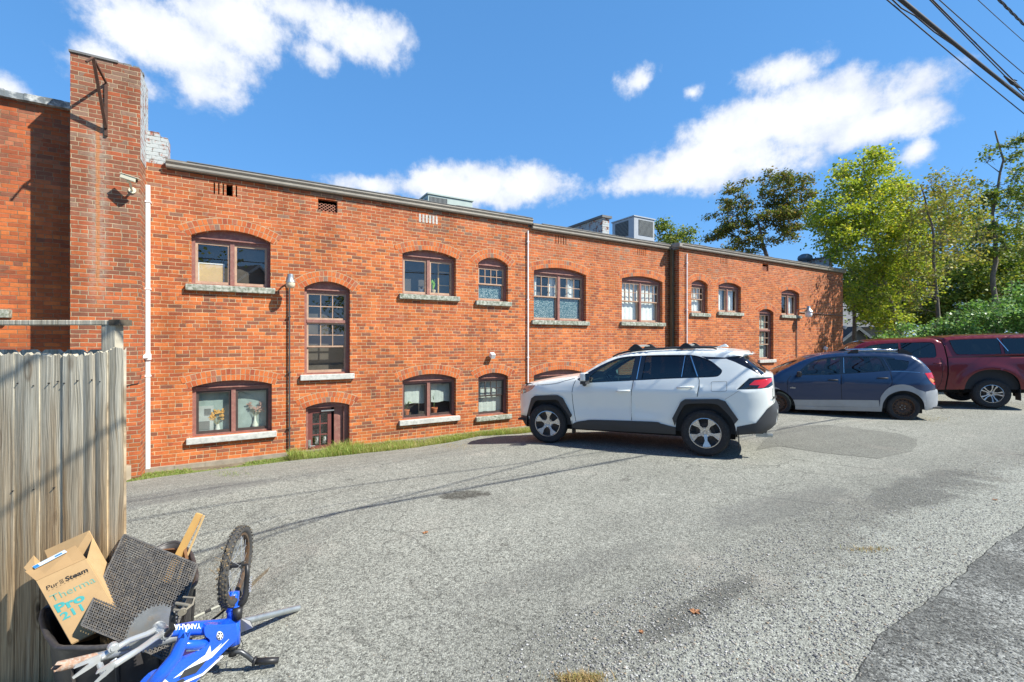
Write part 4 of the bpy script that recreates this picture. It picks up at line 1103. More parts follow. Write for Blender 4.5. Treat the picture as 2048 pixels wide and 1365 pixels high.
def segd(px, pz, line):
    m = 9e9
    for (ax, az), (bx, bz) in zip(line[:-1], line[1:]):
        dx, dz = bx - ax, bz - az; q = dx * dx + dz * dz
        t = 0 if q == 0 else max(0, min(1, ((px - ax) * dx + (pz - az) * dz) / q))
        d = (px - ax - t * dx) ** 2 + (pz - az - t * dz) ** 2
        if d < m: m = d
    return math.sqrt(m)

def text_mesh(name, body, size, M, mat, parent, extrude=.002, bold=0.0, align='CENTER', sx=1.0):
    """lettering as a real mesh part; M places it (text lies in local xy)"""
    cu = bpy.data.curves.new(name, 'FONT'); cu.body = body; cu.size = size; cu.extrude = extrude; cu.align_x = align; cu.offset = bold
    cu.resolution_u = 3
    ob = bpy.data.objects.new(name + '_tmp', cu); C.objects.link(ob)
    me = bpy.data.meshes.new_from_object(ob); bpy.data.objects.remove(ob); bpy.data.curves.remove(cu)
    me.transform(M @ Matrix.Diagonal((sx, 1, 1, 1))); me.materials.clear(); me.materials.append(mat)
    o = bpy.data.objects.new(name, me); C.objects.link(o)
    if parent: o.parent = parent
    return o

class Car:
    def __init__(s, name, label, cat, wheel_pt, fwd, pitch, yw, group='cars parked beside the brick wall'):
        f = Vector((fwd[0], fwd[1], 0)).normalized(); l = Vector((-f.y, f.x, 0))
        f3 = Vector((f.x * math.cos(pitch), f.y * math.cos(pitch), -math.sin(pitch))); u = f3.cross(l)
        O = Vector(wheel_pt) - l * yw
        s.root = bpy.data.objects.new(name, None); C.objects.link(s.root); s.root.empty_display_size = .3
        s.root.matrix_world = Matrix(((f3.x, l.x, u.x, O.x), (f3.y, l.y, u.y, O.y), (f3.z, l.z, u.z, O.z), (0, 0, 0, 1)))
        tag(s.root, label, cat, group)
    def setup(s, upper, lower, arches, tab, plan, fil, bulge=None):
        """upper: polyline front bottom -> over the roof -> rear bottom; lower: rear -> front along the sill"""
        s.upper, s.outline, s.arches, s.tab, s.plan, s.fil, s.bulge = upper, upper + lower, arches, tab, plan, fil, bulge
    def W(s, x):
        xf, lf, pf, xr, lr, pr = s.plan; k = 1.0
        if x > xf: k = 1 - min(1, (x - xf) / lf) ** pf
        if x < xr: k = 1 - min(1, (xr - x) / lr) ** pr
        return k
    def y(s, x, z, edge=True):
        b = lerp_tab(s.tab, z) * s.W(x)
        if s.bulge: b += s.bulge(x, z)
        if edge:
            d = segd(x, z, s.upper); Rr = s.fil
            if d < Rr: b -= Rr * (1 - math.sqrt(max(0, 1 - (1 - d / Rr) ** 2)))
        return b
    def sides(s, regions, seams, base_mat, base_name='body'):
        """regions: dicts name, poly, mat, inset, parent(name) in priority order"""
        xs = [p[0] for p in s.outline]; zs = [p[1] for p in s.outline]; pts = []
        x = min(xs)
        while x < max(xs):
            z = min(zs)
            while z < max(zs):
                if inpoly(x, z, s.outline):
                    d = segd(x, z, s.upper)
                    if d > .012: pts.append((x, z))
                z += .05
            x += .05
        # rings that follow the shoulder so the edge rounds smoothly
        for off in (.008, .022, .045, .075):
            for i in range(0, len(s.upper) - 1):
                (ax, az), (bx, bz) = s.upper[i], s.upper[i + 1]; L = math.hypot(bx - ax, bz - az)
                if L < 1e-4: continue
                for k in range(max(1, int(L / .06))):
                    t = (k + .5) / max(1, int(L / .06)); px, pz = ax + (bx - ax) * t, az + (bz - az) * t
                    for sg in (1, -1):
                        qx, qz = px - (bz - az) / L * off * sg, pz + (bx - ax) / L * off * sg
                        if inpoly(qx, qz, s.outline): pts.append((qx, qz))
        loops = [s.outline] + s.arches + [r['poly'] for r in regions]
        vs, tris = cdt(loops, pts)
        yy = [s.y(v.x, v.y) for v in vs]
        buckets = {}
        for f in tris:
            cx = sum(vs[i].x for i in f) / 3; cz = sum(vs[i].y for i in f) / 3
            if not inpoly(cx, cz, s.outline) or any(inpoly(cx, cz, a) for a in s.arches): continue
            key = -1
            for i, r in enumerate(regions):
                if inpoly(cx, cz, r['poly']): key = i; break
            buckets.setdefault(key, []).append(f)
        made = {}
        for sg in (1, -1):
            order = [-1] + [i for i in range(len(regions)) if not regions[i].get('parent')] + [i for i in range(len(regions)) if regions[i].get('parent')]
            for key in order:
                if key not in buckets: continue
                r = regions[key] if key >= 0 else dict(name=base_name, mat=base_mat, inset=0)
                if r.get('left_only') and sg < 0: continue
                idx = {}; mb = MB()
                for f in buckets[key]:
                    g = []
                    for i in f:
                        if i not in idx:
                            idx[i] = len(mb.v); mb.v.append((vs[i].x, (yy[i] - r.get('inset', 0)) * sg, vs[i].y))
                        g.append(idx[i])
                    a, b, c = (Vector(mb.v[q]) for q in g); nn = (b - a).cross(c - a)
                    if nn.y * sg < 0: g = g[::-1]
                    mb.f.append(g); mb.mi.append(0)
                ins = r.get('inset', 0)
                if ins < -0.004 or r.get('rim'): # give raised cladding and set-in glass a visible edge
                    cnt = {}
                    for g in mb.f:
                        for a, b in zip(g, g[1:] + g[:1]): cnt[(a, b)] = 1
                    for (a, b) in list(cnt):
                        if (b, a) not in cnt:
                            va, vb = mb.v[a], mb.v[b]; o = len(mb.v); dd = (abs(ins) + .004) * sg * (-1 if ins < 0 else 1)
                            mb.v += [(va[0], va[1], va[2]), (vb[0], vb[1], vb[2]), (vb[0], vb[1] + dd, vb[2]), (va[0], va[1] + dd, va[2])]
                            mb.f.append([o + 3, o + 2, o + 1, o]); mb.mi.append(0)
                par = made.get((r.get('parent'), sg), s.root) if r.get('parent') else s.root
                ob = mb.build(r['name'], r['mat'], par, smooth=True)
                if ins < -0.004: ob.data.set_sharp_from_angle(angle=R(50))
                if r.get('label'): ob['label'] = r['label']
                made[(r.get('key', r['name']), sg)] = ob
        # panel seams as thin dark recess strips
        for (line, w, mat, nm) in seams:
            for sg in (1, -1):
                mb = MB(); L = line
                for i in range(len(L) - 1):
                    (ax, az), (bx, bz) = L[i], L[i + 1]; d = math.hypot(bx - ax, bz - az); nx, nz = -(bz - az) / d * w / 2, (bx - ax) / d * w / 2
                    n = max(1, int(d / .08))
                    for k in range(n):
                        q = []
                        for (t, sd) in ((k / n, 1), ((k + 1) / n, 1), ((k + 1) / n, -1), (k / n, -1)):
                            x = ax + (bx - ax) * t + nx * sd; z = az + (bz - az) * t + nz * sd; q.append((x, (s.y(x, z) + .0025) * sg, z))
                        mb.add(q, [(0, 1, 2, 3)])
                mb.build(nm, mat, s.root)
        s.made = made
    def centre(s, segs, crown=.03, nose=.12, tail=.05, n=12):
        """segs: (name, i0, i1, material) index ranges of the upper line"""
        U = s.upper; K = len(U); rows = []
        for i, (x, z) in enumerate(U):
            a = U[max(0, i - 1)]; b = U[min(K - 1, i + 1)]; d = Vector((b[0] - a[0], b[1] - a[1])).normalized(); nx, nz = d.y, -d.x
            if nz < -.3 and abs(nx) < .9: pass
            # outward normal: path runs front bottom -> roof -> rear, outward is to the left of travel reversed
            nx, nz = -nx, -nz
            if inpoly(x + nx * .03, z + nz * .03, s.outline): nx, nz = -nx, -nz
            c = crown + (nose - crown) * max(0, nx) ** 2 + (tail - crown) * max(0, -nx) ** 2
            w = s.y(x, z); row = []
            for j in range(n + 1):
                v = -1 + 2 * j / n; k = c * (1 - abs(v) ** 2.2); row.append((x + nx * k, w * v, z + nz * k))
            rows.append(row)
        for (nm, i0, i1, mat) in segs:
            mb = MB()
            for i in range(i0, i1 + 1): mb.v += rows[i]
            for i in range(i1 - i0):
                for j in range(n): mb.f.append([i * (n + 1) + j, i * (n + 1) + j + 1, (i + 1) * (n + 1) + j + 1, (i + 1) * (n + 1) + j]); mb.mi.append(0)
            ob = mb.build(nm, mat, s.root, smooth=True)
            bm = bmesh.new(); bm.from_mesh(ob.data); bmesh.ops.recalc_face_normals(bm, faces=bm.faces)
            bm.faces.ensure_lookup_table(); f = bm.faces[len(bm.faces) // 2]; cc = f.calc_center_median() - Vector((1.2, 0, .8))
            if f.normal.dot(cc) < 0: bmesh.ops.reverse_faces(bm, faces=bm.faces)
            bm.to_mesh(ob.data); bm.free()
    def under(s, x0, x1, z0, zt, hw, seats=(), dash=None, light=False):
        mb = MB(); mb.bx(x0, x1, -hw * .8, hw * .8, z0, z0 + .12)
        for a in s.arches:
            cx = sum(p[0] for p in a) / len(a); top = max(p[1] for p in a)
            for sg in (1, -1):   # inner wheel house
                r = (max(p[0] for p in a) - min(p[0] for p in a)) / 2 + .02; N = 14; vs = []; fs = []
                for i in range(N + 1):
                    an = math.pi * i / N; vx = cx + r * math.cos(an); vz = min(top + .01, .3 + (top - .28) * math.sin(an) ** .6)
                    vs += [(vx, sg * (hw - .03), vz), (vx, sg * (hw - .42), vz)]
                fs = [(2 * i, 2 * i + 1, 2 * i + 3, 2 * i + 2) for i in range(N)]
                mb.add(vs, fs); mb.bx(cx - r, cx + r, sg * (hw - .42) - .01, sg * (hw - .42) + .01, z0, top + .02)
        mb.bx(x0, x1, hw - .16, hw - .13, z0 + .02, zt) if False else None
        mb.build('underbody', M_well, s.root)
        M_in = plain('cabin_lining', (.035, .036, .038), .9) if 'cabin_lining' not in MATS else MATS['cabin_lining']
        mb = MB(); ax = [max(p[0] for p in s.arches[1]) + .05 if len(s.arches) > 1 else x0, min(p[0] for p in s.arches[0]) - .05]
        a0, a1 = min(ax), max(ax)
        for sg in (1, -1): mb.bx(a0, a1, sg * (hw - .10), sg * (hw - .085), z0 + .1, zt - .03)
        for sg in (1, -1): mb.bx(x0 + .2, x1 - 1.0, sg * (hw - .16), sg * (hw - .145), s.arch_top + .03, zt - .03)
        mb.bx(x0 + .2, x1 - .9, -(hw - .15), hw - .15, s.arch_top - .02, s.arch_top) if False else None
        mb.bx(a0 - .3, a1 + .2, -(hw - .1), hw - .1, z0 + .13, z0 + .16)
        mb.build('cabin_lining', M_in, s.root)
        if dash:
            mb = MB(); mb.bx(dash[0], dash[0] + .42, -(hw - .12), hw - .12, dash[1] - .25, dash[1]); mb.build('dashboard', M_in, s.root, bevel=.03)
            mb = MB(); M = Matrix.Translation((dash[0] - .10, .36, dash[1] - .02)) @ Matrix.Rotation(R(-65), 4, 'Y')
            mb.tube([M @ Vector((.18 * math.cos(a), .18 * math.sin(a), 0)) for a in [2 * math.pi * i / 24 for i in range(24)]], .014, 8, closed=True)
            for a in (0, 2.1, 4.2): mb.tube([M @ Vector((0, 0, -.02)), M @ Vector((.18 * math.cos(a), .18 * math.sin(a), 0))], .014, 6)
            mb.build('steering_wheel', M_clad, s.root)
        for (sx, sy, sz) in seats:
            mb = MB(); T = Matrix.Translation((sx, sy, sz))
            mb.bx(-.05, .45, -.24, .24, -.06, .08, T)
            q = T @ Matrix.Rotation(R(-14), 4, 'Y'); mb.bx(-.12, .02, -.23, .23, .02, .62, q); mb.bx(-.10, .0, -.12, .12, .66, .84, q)
            mb.build('seat', M_seat2 if light else M_seat, s.root, bevel=.04)

def wheel(parent, x, y, z, Rt, wd, Rr, style, steer=0.0, side=1, dirt=False, rot=0.0):
    """tyre with rim; axis along the car's y"""
    M = Matrix.Translation((x, y, z)) @ Matrix.Rotation(steer, 4, 'Z') @ Matrix.Rotation(R(-90) * side, 4, 'X') @ Matrix.Rotation(rot, 4, 'Z')
    # local z now points outward
    h = wd / 2; mb = MB()
    prof = [(Rr * .98, h * .55), (Rr * 1.02, h * .86), (Rr * 1.06, h * .94), (Rr + (Rt - Rr) * .35, h * 1.02), (Rr + (Rt - Rr) * .6, h * 1.0), (Rr + (Rt - Rr) * .64, h * 1.015), (Rr + (Rt - Rr) * .80, h * .94), (Rt * .965, h * .86), (Rt * .99, h * .72)]
    g = []
    for k in range(4): # tread with grooves
        a = h * (.66 - k * .36); g += [(Rt, a), (Rt, a - h * .24), (Rt * .975, a - h * .25), (Rt * .975, a - h * .33)]
    prof += g + [(Rt * .99, -h * .74), (Rt * .95, -h * .9), (Rr + (Rt - Rr) * .4, -h), (Rr * 1.02, -h * .9), (Rr * .96, -h * .5)]
    mb.lathe(prof, M, 56)
    w = fixn(mb.build('wheel', M_tyre, parent, angle=35))
    mb = MB()
    lip = [(Rr * .93, h * .45), (Rr * .955, h * .80), (Rr * .99, h * .90), (Rr * 1.03, h * .88), (Rr * 1.03, h * .80), (Rr * .99, h * .55), (Rr * .96, h * .3), (Rr * .9, h * .1), (Rr * .9, -h * .5)]
    if style == 'steel':
        prof2 = [(0, h * .30), (.045, h * .30), (.05, h * .18), (.075, h * .18), (.085, h * .30), (Rr * .52, h * .36), (Rr * .6, h * .52), (Rr * .76, h * .42), (Rr * .93, h * .3)]
        mb.lathe(lip, M, 48); mb.lathe(prof2, M, 48)
        rim = fixn(mb.build('rim', M_steelw, w, angle=40))
        hb = MB()
        for i in range(14):
            a = 2 * math.pi * i / 14; c = Vector((math.cos(a) * Rr * .77, math.sin(a) * Rr * .77, h * .43)); e = Vector((-math.sin(a), math.cos(a), 0)); rr = Vector((math.cos(a), math.sin(a), -.5))
            pts = [M @ (c + e * .016 * math.cos(q) + rr * .013 * math.sin(q) + Vector((0, 0, .004))) for q in [2 * math.pi * j / 10 for j in range(10)]]
            hb.add(pts, [tuple(range(10))])
        hb.build('vent_holes', M_dark, rim)
        lg = MB()
        for i in range(5):
            a = 2 * math.pi * i / 5; p = Vector((math.cos(a) * .05, math.sin(a) * .05, h * .2)); lg.tube([M @ p, M @ (p + Vector((0, 0, .03)))], .009, 6)
        lg.build('wheel_nuts', M_steel, rim)
        return w
    mb.lathe(lip, M, 56)
    zf = h * .78
    def spoke(pts, z0, z1, tilt):
        o = []
        for (r, t) in pts: o.append((r, t))
        k = len(o); V = []
        for zz in (0, -1):
            for (r, t) in o:
                zc = (z0 + (z1 - z0) * ((r / Rr))) + (zz * .03); V.append(M @ Vector((r * math.cos(t), r * math.sin(t), zc)))
        fs = [tuple(range(k)), tuple(range(2 * k - 1, k - 1, -1))] + [(i, i + k, (i + 1) % k + k, (i + 1) % k) for i in range(k)]
        mb.add(V, fs)
    for i in range(5):
        a = 2 * math.pi * i / 5 + math.pi / 2
        if style == 'split':
            spoke([(.035, a - .6), (.075, a - .34), (Rr * .55, a - .155), (Rr * .97, a - .29), (Rr * .985, a), (Rr * .97, a + .29), (Rr * .55, a + .155), (.075, a + .34), (.035, a + .6)], zf * .62, zf, 0)
            # raised rib pair
            spoke([(.07, a - .2), (Rr * .55, a - .13), (Rr * .96, a - .26), (Rr * .97, a - .17), (Rr * .55, a - .045), (.07, a - .05)], zf * .62 + .008, zf + .006, 0)
            spoke([(.07, a + .05), (Rr * .55, a + .045), (Rr * .97, a + .17), (Rr * .96, a + .26), (Rr * .55, a + .13), (.07, a + .2)], zf * .62 + .008, zf + .006, 0)
        else:
            for sgn in (-1, 1):
                spoke([(.06, a + sgn * .1), (.07, a + sgn * .55), (Rr * .55, a + sgn * .26), (Rr * .96, a + sgn * .30), (Rr * .97, a + sgn * .13), (Rr * .55, a + sgn * .10)][::sgn], zf * .7, zf, 0)
    mb.lathe([(0, zf * .72), (.026, zf * .72), (.03, zf * .62), (.07, zf * .6), (.085, zf * .4)], M, 24)
    rim = fixn(mb.build('rim', M_alloy, w, angle=30))
    b = MB(); b.lathe([(0, h * .05), (Rr * .6, h * .05), (Rr * .62, -h * .1), (Rr * .92, -h * .1)], M, 40); b.build('brake_disc', M_gutterd, rim)
    b = MB(); b.lathe([(0, zf * .73), (.024, zf * .74), (.027, zf * .7)], M, 16)
    b.build('hub_cap', M_gloss if style != 'split' else M_alloy, rim)
    b = MB()
    for i in range(5):
        a = 2 * math.pi * (i + .5) / 5 + math.pi / 2; p = Vector((math.cos(a) * .057, math.sin(a) * .057, zf * .6)); b.tube([M @ p, M @ (p + Vector((0, 0, .022)))], .010, 6)
    b.build('wheel_nuts', M_chrome, rim)
    return w

def lamp_block(name, mat, parent, pts3, label=None):
    pass

# ======================= white sport utility vehicle
def upper_line(up, cor, n=3):
    U = []; idx = {}
    for i in range(len(up) - 1):
        idx[i] = len(U); p1, p2 = up[i], up[i + 1]; p0 = up[i - 1] if i and i not in cor else p1; p3 = up[i + 2] if i + 2 < len(up) and (i + 1) not in cor else p2
        for j in range(n):
            t = j / n; t2, t3 = t * t, t * t * t
            U.append(tuple(.5 * ((2 * p1[a]) + (-p0[a] + p2[a]) * t + (2 * p0[a] - 5 * p1[a] + 4 * p2[a] - p3[a]) * t2 + (-p0[a] + 3 * p1[a] - 3 * p2[a] + p3[a]) * t3) for a in (0, 1)))
    idx[len(up) - 1] = len(U); U.append(up[-1]); return U, idx
def white_suv():
    c = Car('white_suv', 'white sport utility vehicle with black cladding and roof crossbars, nearest of the parked cars', 'car', (3.02, 7.1, .063), (-.8837, .468), .0286, .90)
    up = [(3.30, .29), (3.42, .37), (3.46, .50), (3.46, .68), (3.44, .86), (3.38, .965), (3.22, 1.05), (2.92, 1.115), (2.511, 1.182), (2.224, 1.215), (2.10, 1.222),
          (1.926, 1.325), (1.736, 1.443), (1.547, 1.535), (1.358, 1.597), (1.124, 1.632), (.782, 1.655), (.346, 1.668), (-.028, 1.664), (-.307, 1.645), (-.48, 1.622), (-.70, 1.585),
          (-.70, 1.572), (-.58, 1.545), (-.69, 1.43), (-.855, 1.28), (-.945, 1.235), (-.955, 1.023), (-.965, .834), (-1.001, .745), (-1.003, .656), (-.973, .505), (-.884, .43), (-.80, .38)]
    cor = {10, 21, 22, 23, 25, 26}
    U, idx = upper_line(up, cor)
    low = [(-.487, .363), (-.40, .36), (.43, .31), (2.20, .30), (3.0, .29)]
    ra = spl([(.44, .20), (.42, .521), (.31, .754), (.237, .811), (.03, .83), (-.16, .825), (-.255, .766), (-.418, .545), (-.45, .20)], corners={0, 8}, n=4)
    fa = spl([(3.09, .20), (3.05, .47), (2.945, .70), (2.86, .783), (2.66, .80), (2.45, .808), (2.384, .724), (2.228, .51), (2.2, .20)], corners={0, 8}, n=4)
    tab = [(.28, .86), (.40, .895), (.55, .912), (.75, .905), (.95, .918), (1.06, .915), (1.16, .885), (1.25, .848), (1.40, .785), (1.58, .70), (1.70, .655)]
    def bulge(x, z):
        m = sstep(.45, .8, x) * (1 - sstep(1.9, 2.25, x)); b = -.022 * m * math.exp(-((z - .66) / .15) ** 2)
        b += .012 * math.exp(-((z - .97 - .03 * (1.5 - x)) / .03) ** 2) * sstep(3.0, 2.4, x) * sstep(-.9, -.5, x)
        h = math.exp(-((x - 0.0) / .62) ** 2) + math.exp(-((x - 2.66) / .55) ** 2); b += .022 * h * sstep(.5, .8, z) * (1 - sstep(.95, 1.12, z))
        b -= .05 * sstep(-.55, -1.0, x) * sstep(1.2, .5, z) * 0
        return b
    c.setup(U, low, [ra, fa], tab, (2.55, 1.12, 3.3, -.30, 1.05, 3.2), .085, bulge)
    c.arch_top = .84
    glassF = spl([(1.835, 1.142), (1.850, 1.235), (1.727, 1.330), (1.493, 1.462), (1.259, 1.533), (1.085, 1.556), (1.142, 1.172)], corners={0, 1, 5, 6}, closed=True)
    glassR = [(.905, 1.566), (.6, 1.569), (.291, 1.568), (.336, 1.232), (.955, 1.188)]
    glassV = [(.268, 1.567), (.222, 1.565), (.110, 1.252), (.315, 1.236)]
    glassQ = spl([(.165, 1.562), (.052, 1.536), (-.089, 1.475), (-.197, 1.388), (-.246, 1.328), (-.216, 1.267), (-.128, 1.250), (.06, 1.245)], corners={0, 7}, closed=True)
    black = spl([(2.088, 1.180), (1.921, 1.285), (1.731, 1.392), (1.542, 1.483), (1.355, 1.548), (1.12, 1.577), (.7, 1.586), (.259, 1.583), (.165, 1.576), (.052, 1.551), (-.095, 1.488), (-.215, 1.392), (-.268, 1.326), (-.22, 1.252), (-.128, 1.232), (.07, 1.222), (.6, 1.197), (1.097, 1.166), (1.832, 1.122), (2.0, 1.14)], corners={0, 18}, closed=True)
    fdoor = spl([(2.11, 1.16), (2.159, .999), (2.161, .756), (2.135, .55), (2.09, .40), (1.12, .36), (1.133, .47), (1.119, .952), (1.085, 1.178)], corners={0, 4, 5, 8}, closed=True)
    rdoor = [(1.085, 1.178), (1.119, .952), (1.133, .47), (1.12, .36), (.47, .38), (.47, .55), (.40, .68), (.29, .85), (.16, .90), (.09, .92), (.059, 1.146), (.074, 1.226)]
    clad = spl([(2.20, .36), (2.119, .418), (1.95, .455), (1.75, .478), (.80, .497), (.66, .475), (.50, .44), (.43, .43), (.43, .305), (2.20, .298)], corners={0, 7, 8, 9}, closed=True)
    ro = [(.475, .573), (.338, .84), (.275, .885), (-.205, .905), (-.305, .872), (-.475, .60), (-.425, .535), (-.418, .545), (-.255, .766), (-.16, .825), (.03, .83), (.237, .811), (.31, .754), (.42, .521), (.44, .45)]
    fo = [(3.12, .49), (2.985, .815), (2.90, .868), (2.44, .893), (2.345, .845), (2.185, .54), (2.21, .50), (2.228, .51), (2.384, .724), (2.45, .808), (2.66, .80), (2.86, .783), (2.945, .70), (3.05, .47)]
    rb = [(-.43, .36), (-.455, .487), (-.711, .551), (-.876, .77), (-.964, .834), (-1.001, .745), (-1.003, .656), (-.973, .505), (-.884, .43), (-.80, .38), (-.487, .363)]
    fb = [(3.46, .46), (3.40, .43), (3.09, .47), (3.08, .29), (3.30, .29), (3.42, .37)]
    tail = [(-.466, 1.052), (-.639, 1.219), (-.94, 1.226), (-.952, 1.10), (-.90, 1.075), (-.797, 1.066)]
    red = [(-.635, 1.120), (-.711, 1.187), (-.94, 1.214), (-.945, 1.165), (-.88, 1.115), (-.83, 1.078), (-.745, 1.072), (-.775, 1.115)]
    head = spl([(3.44, .86), (3.40, .955), (3.22, 1.035), (2.90, 1.062), (2.985, .975), (3.22, .885)], corners={0, 3}, closed=True)
    dk = [(-.06, 1.505), (-.344, 1.512), (-.56, 1.546), (-.50, 1.558), (-.3, 1.532), (.04, 1.556)]
    dp = spl([(-.325, 1.520), (-.50, 1.550), (-.585, 1.543), (-.69, 1.43), (-.845, 1.285), (-.80, 1.258), (-.661, 1.345), (-.45, 1.46)], corners={2, 4, 5}, closed=True)
    reg = [dict(name='lamp_lens', poly=red, mat=M_red, inset=-.006, parent='tail'), dict(name='tail_lamp', key='tail', poly=tail, mat=M_gloss, inset=-.004, rim=1), dict(name='headlight', poly=head, mat=M_clear, inset=.004),
           dict(name='window', poly=glassF, mat=M_cglass, inset=.014, rim=1, parent='fdoor'), dict(name='window', poly=glassR, mat=M_cdark, inset=.014, rim=1, parent='rdoor'), dict(name='window', poly=glassV, mat=M_cdark, inset=.014, rim=1, parent='rdoor'),
           dict(name='quarter_window', poly=glassQ, mat=M_cdark, inset=.012, rim=1), dict(name='window_trim', poly=black, mat=M_gloss, inset=.002),
           dict(name='wheel_arch', poly=ro, mat=M_clad, inset=-.028), dict(name='wheel_arch', poly=fo, mat=M_clad, inset=-.028), dict(name='sill_cladding', poly=clad, mat=M_clad, inset=-.022),
           dict(name='rear_bumper', poly=rb, mat=M_clad, inset=-.012), dict(name='bumper_trim', poly=fb, mat=M_clad, inset=-.008), dict(name='roof_trim', poly=dk, mat=M_gloss, inset=.001), dict(name='spoiler_side', poly=dp, mat=M_gloss, inset=.001),
           dict(name='door', key='fdoor', poly=fdoor, mat=M_pw, inset=0), dict(name='door', key='rdoor', poly=rdoor, mat=M_pw, inset=0)]
    sm = spl([(2.11, 1.16), (2.159, .999), (2.161, .756), (2.119, .43)], n=6); sm2 = spl([(1.085, 1.178), (1.119, .952), (1.133, .50)], n=6); sm3 = spl([(.074, 1.226), (.059, 1.146), (.092, .93)], n=5)
    sm4 = [(1.10, .36), (1.115, .48)]
    hood = spl([(2.86, 1.066), (2.5, 1.100), (2.30, 1.155), (2.13, 1.195)], n=5)
    fuel = [(-.113, 1.150), (-.125, 1.162), (-.320, 1.172), (-.331, 1.160), (-.329, 1.040), (-.32, 1.028), (-.125, 1.016), (-.112, 1.028), (-.113, 1.150)]
    br = spl([(-.50, 1.04), (-.42, .98), (-.30, .90)], n=4)
    c.sides(reg, [(sm, .008, M_dark, 'door_seam'), (sm2, .008, M_dark, 'door_seam'), (sm3, .008, M_dark, 'door_seam'), (hood, .007, M_dark, 'bonnet_seam'), (fuel, .004, M_dark, 'fuel_flap_seam'), (br, .004, M_gutter, 'bumper_seam'),
                  ([(.985, 1.578), (1.035, 1.19)], .013, M_chrome, 'window_strip'), ([(.28, 1.57), (.325, 1.235)], .010, M_chrome, 'window_strip'), ([(.196, 1.572), (.085, 1.242)], .013, M_chrome, 'window_strip'),
                  ([(-.945, 1.06), (-.95, .84)], .005, M_dark, 'tailgate_seam')], M_pw)
    c.centre([('front_bumper', 0, idx[2], M_clad), ('grille', idx[2], idx[5], M_gloss), ('bonnet', idx[5], idx[10], M_pw), ('windscreen', idx[10], idx[13], M_cglass), ('roof', idx[13], idx[22], M_pw),
              ('rear_window', idx[22], idx[25], M_cdark), ('tailgate', idx[25], idx[28], M_pw), ('rear_bumper', idx[28], len(U) - 1, M_clad)], crown=.03, nose=.13, tail=.035)
    c.under(-.42, 3.2, .25, 1.12, .88, [(1.35, .37, .62), (1.35, -.37, .62), (.45, .38, .64), (.45, -.38, .64)], (1.75, 1.10))
    wheel(c.root, 0, .795, .36, .36, .225, .228, 'split', side=1, rot=.1)
    wheel(c.root, 2.69, .80, .36, .36, .225, .228, 'split', side=1, steer=R(9), rot=.5)
    wheel(c.root, 0, -.795, .36, .36, .225, .228, 'split', side=-1); wheel(c.root, 2.69, -.795, .36, .36, .225, .228, 'split', side=-1, steer=R(9))
    r = c.root
    for sg in (1, -1):
        # door mirror
        mb = MB(); yb = c.y(1.9, 1.14, False) * sg
        M = Matrix.Translation((1.90, yb + .13 * sg, 1.225)) @ Matrix.Rotation(-.12 * sg, 4, 'Z')
        mb.bx(-.055, .055, -.085, .085, -.065, .08, M); ob = mb.build('mirror', M_chrome if sg > 0 else M_pw, r, bevel=.025)
        ob.data.materials[0] = M_pw
        mb = MB(); mb.bx(-.058, .045, -.08, .08, -.115, -.068, M); mb.tube([(1.93, yb - .0 * sg, 1.12), (1.92, yb + .08 * sg, 1.10), (1.905, yb + .12 * sg, 1.13)], .038, 8); mb.build('mirror_base', M_clad, ob)
        ob.data.update()
        mb = MB(); mb.bx(-.0575, -.0560, -.075, .075, -.055, .07, M); mb.build('mirror_glass', M_chrome, ob)
        # door handles
        for k, (x0, x1, z) in enumerate(((1.145, 1.368, .990), (.145, .390, 1.070))):
            yy = c.y((x0 + x1) / 2, z, False) * sg; mb = MB()
            mb.tube([(x0, yy + .004 * sg, z + .012), (x0 + .03, yy + .035 * sg, z + .012), (x1 - .05, yy + .037 * sg, z + .002), (x1, yy + .006 * sg, z - .002)], [.012, .017, .017, .012], 8)
            par = c.made.get((('fdoor', 'rdoor')[k], sg), r)
            mb.build('handle', M_pw, par, smooth=True)
        # roof rail
        mb = MB(); pts = []
        for (x, z) in ((1.50, 1.565), (1.40, 1.607), (1.25, 1.645), (1.0, 1.672), (.5, 1.695), (0, 1.695), (-.14, 1.685), (-.19, 1.658)): pts.append((x, (lerp_tab(tab, 1.6) - .075) * sg, z + .004))
        mb.tube(pts, [.012, .016, .018, .018, .018, .018, .018, .010], 8); mb.build('roof_rail', M_clad, r, smooth=True)
        # mud flaps
        mb = MB(); mb.bx(-.475, -.465, (.70) * sg, (.91) * sg, .17, .48); mb.build('mud_flap', M_black, r); mb = MB(); mb.bx(2.19, 2.2, .72 * sg, .90 * sg, .20, .48); mb.build('mud_flap', M_black, r)
    for x in (1.10, .28):   # crossbars
        mb = MB(); pts = []
        for i in range(13):
            v = -1 + i / 6; pts.append((x, v * .60, 1.735 + .012 * (1 - v * v)))
        mb.tube(pts, .016, 8); cb = mb.build('crossbar', M_steel, r, smooth=True)
        for sg in (1, -1):
            f = MB(); f.prism([(-.155, -.01), (-.12, .02), (-.05, .075), (-.01, .095), (.03, .085), (.07, .05), (.14, -.01)], -.03, .03, Matrix.Translation((x, .60 * sg, 1.685)) @ Matrix.Rotation(R(90), 4, 'X')); fixn(f.build('crossbar_foot', M_black, cb, bevel=.008))
    mb = MB(); mb.prism([(-.10, 0), (-.07, .035), (-.04, .055), (.0, .035), (.10, 0)], -.022, .022, Matrix.Translation((-.24, 0, 1.692)) @ Matrix.Rotation(R(90), 4, 'X')); fixn(mb.build('antenna_fin', M_pw, r, bevel=.01))
    mb = MB(); mb.tube([(-.80, .56, .335), (-.93, .56, .325)], .035, 12); mb.bx(-.86, -.70, .42, .7, .32, .38); mb.build('exhaust_pipe', M_steel, r)
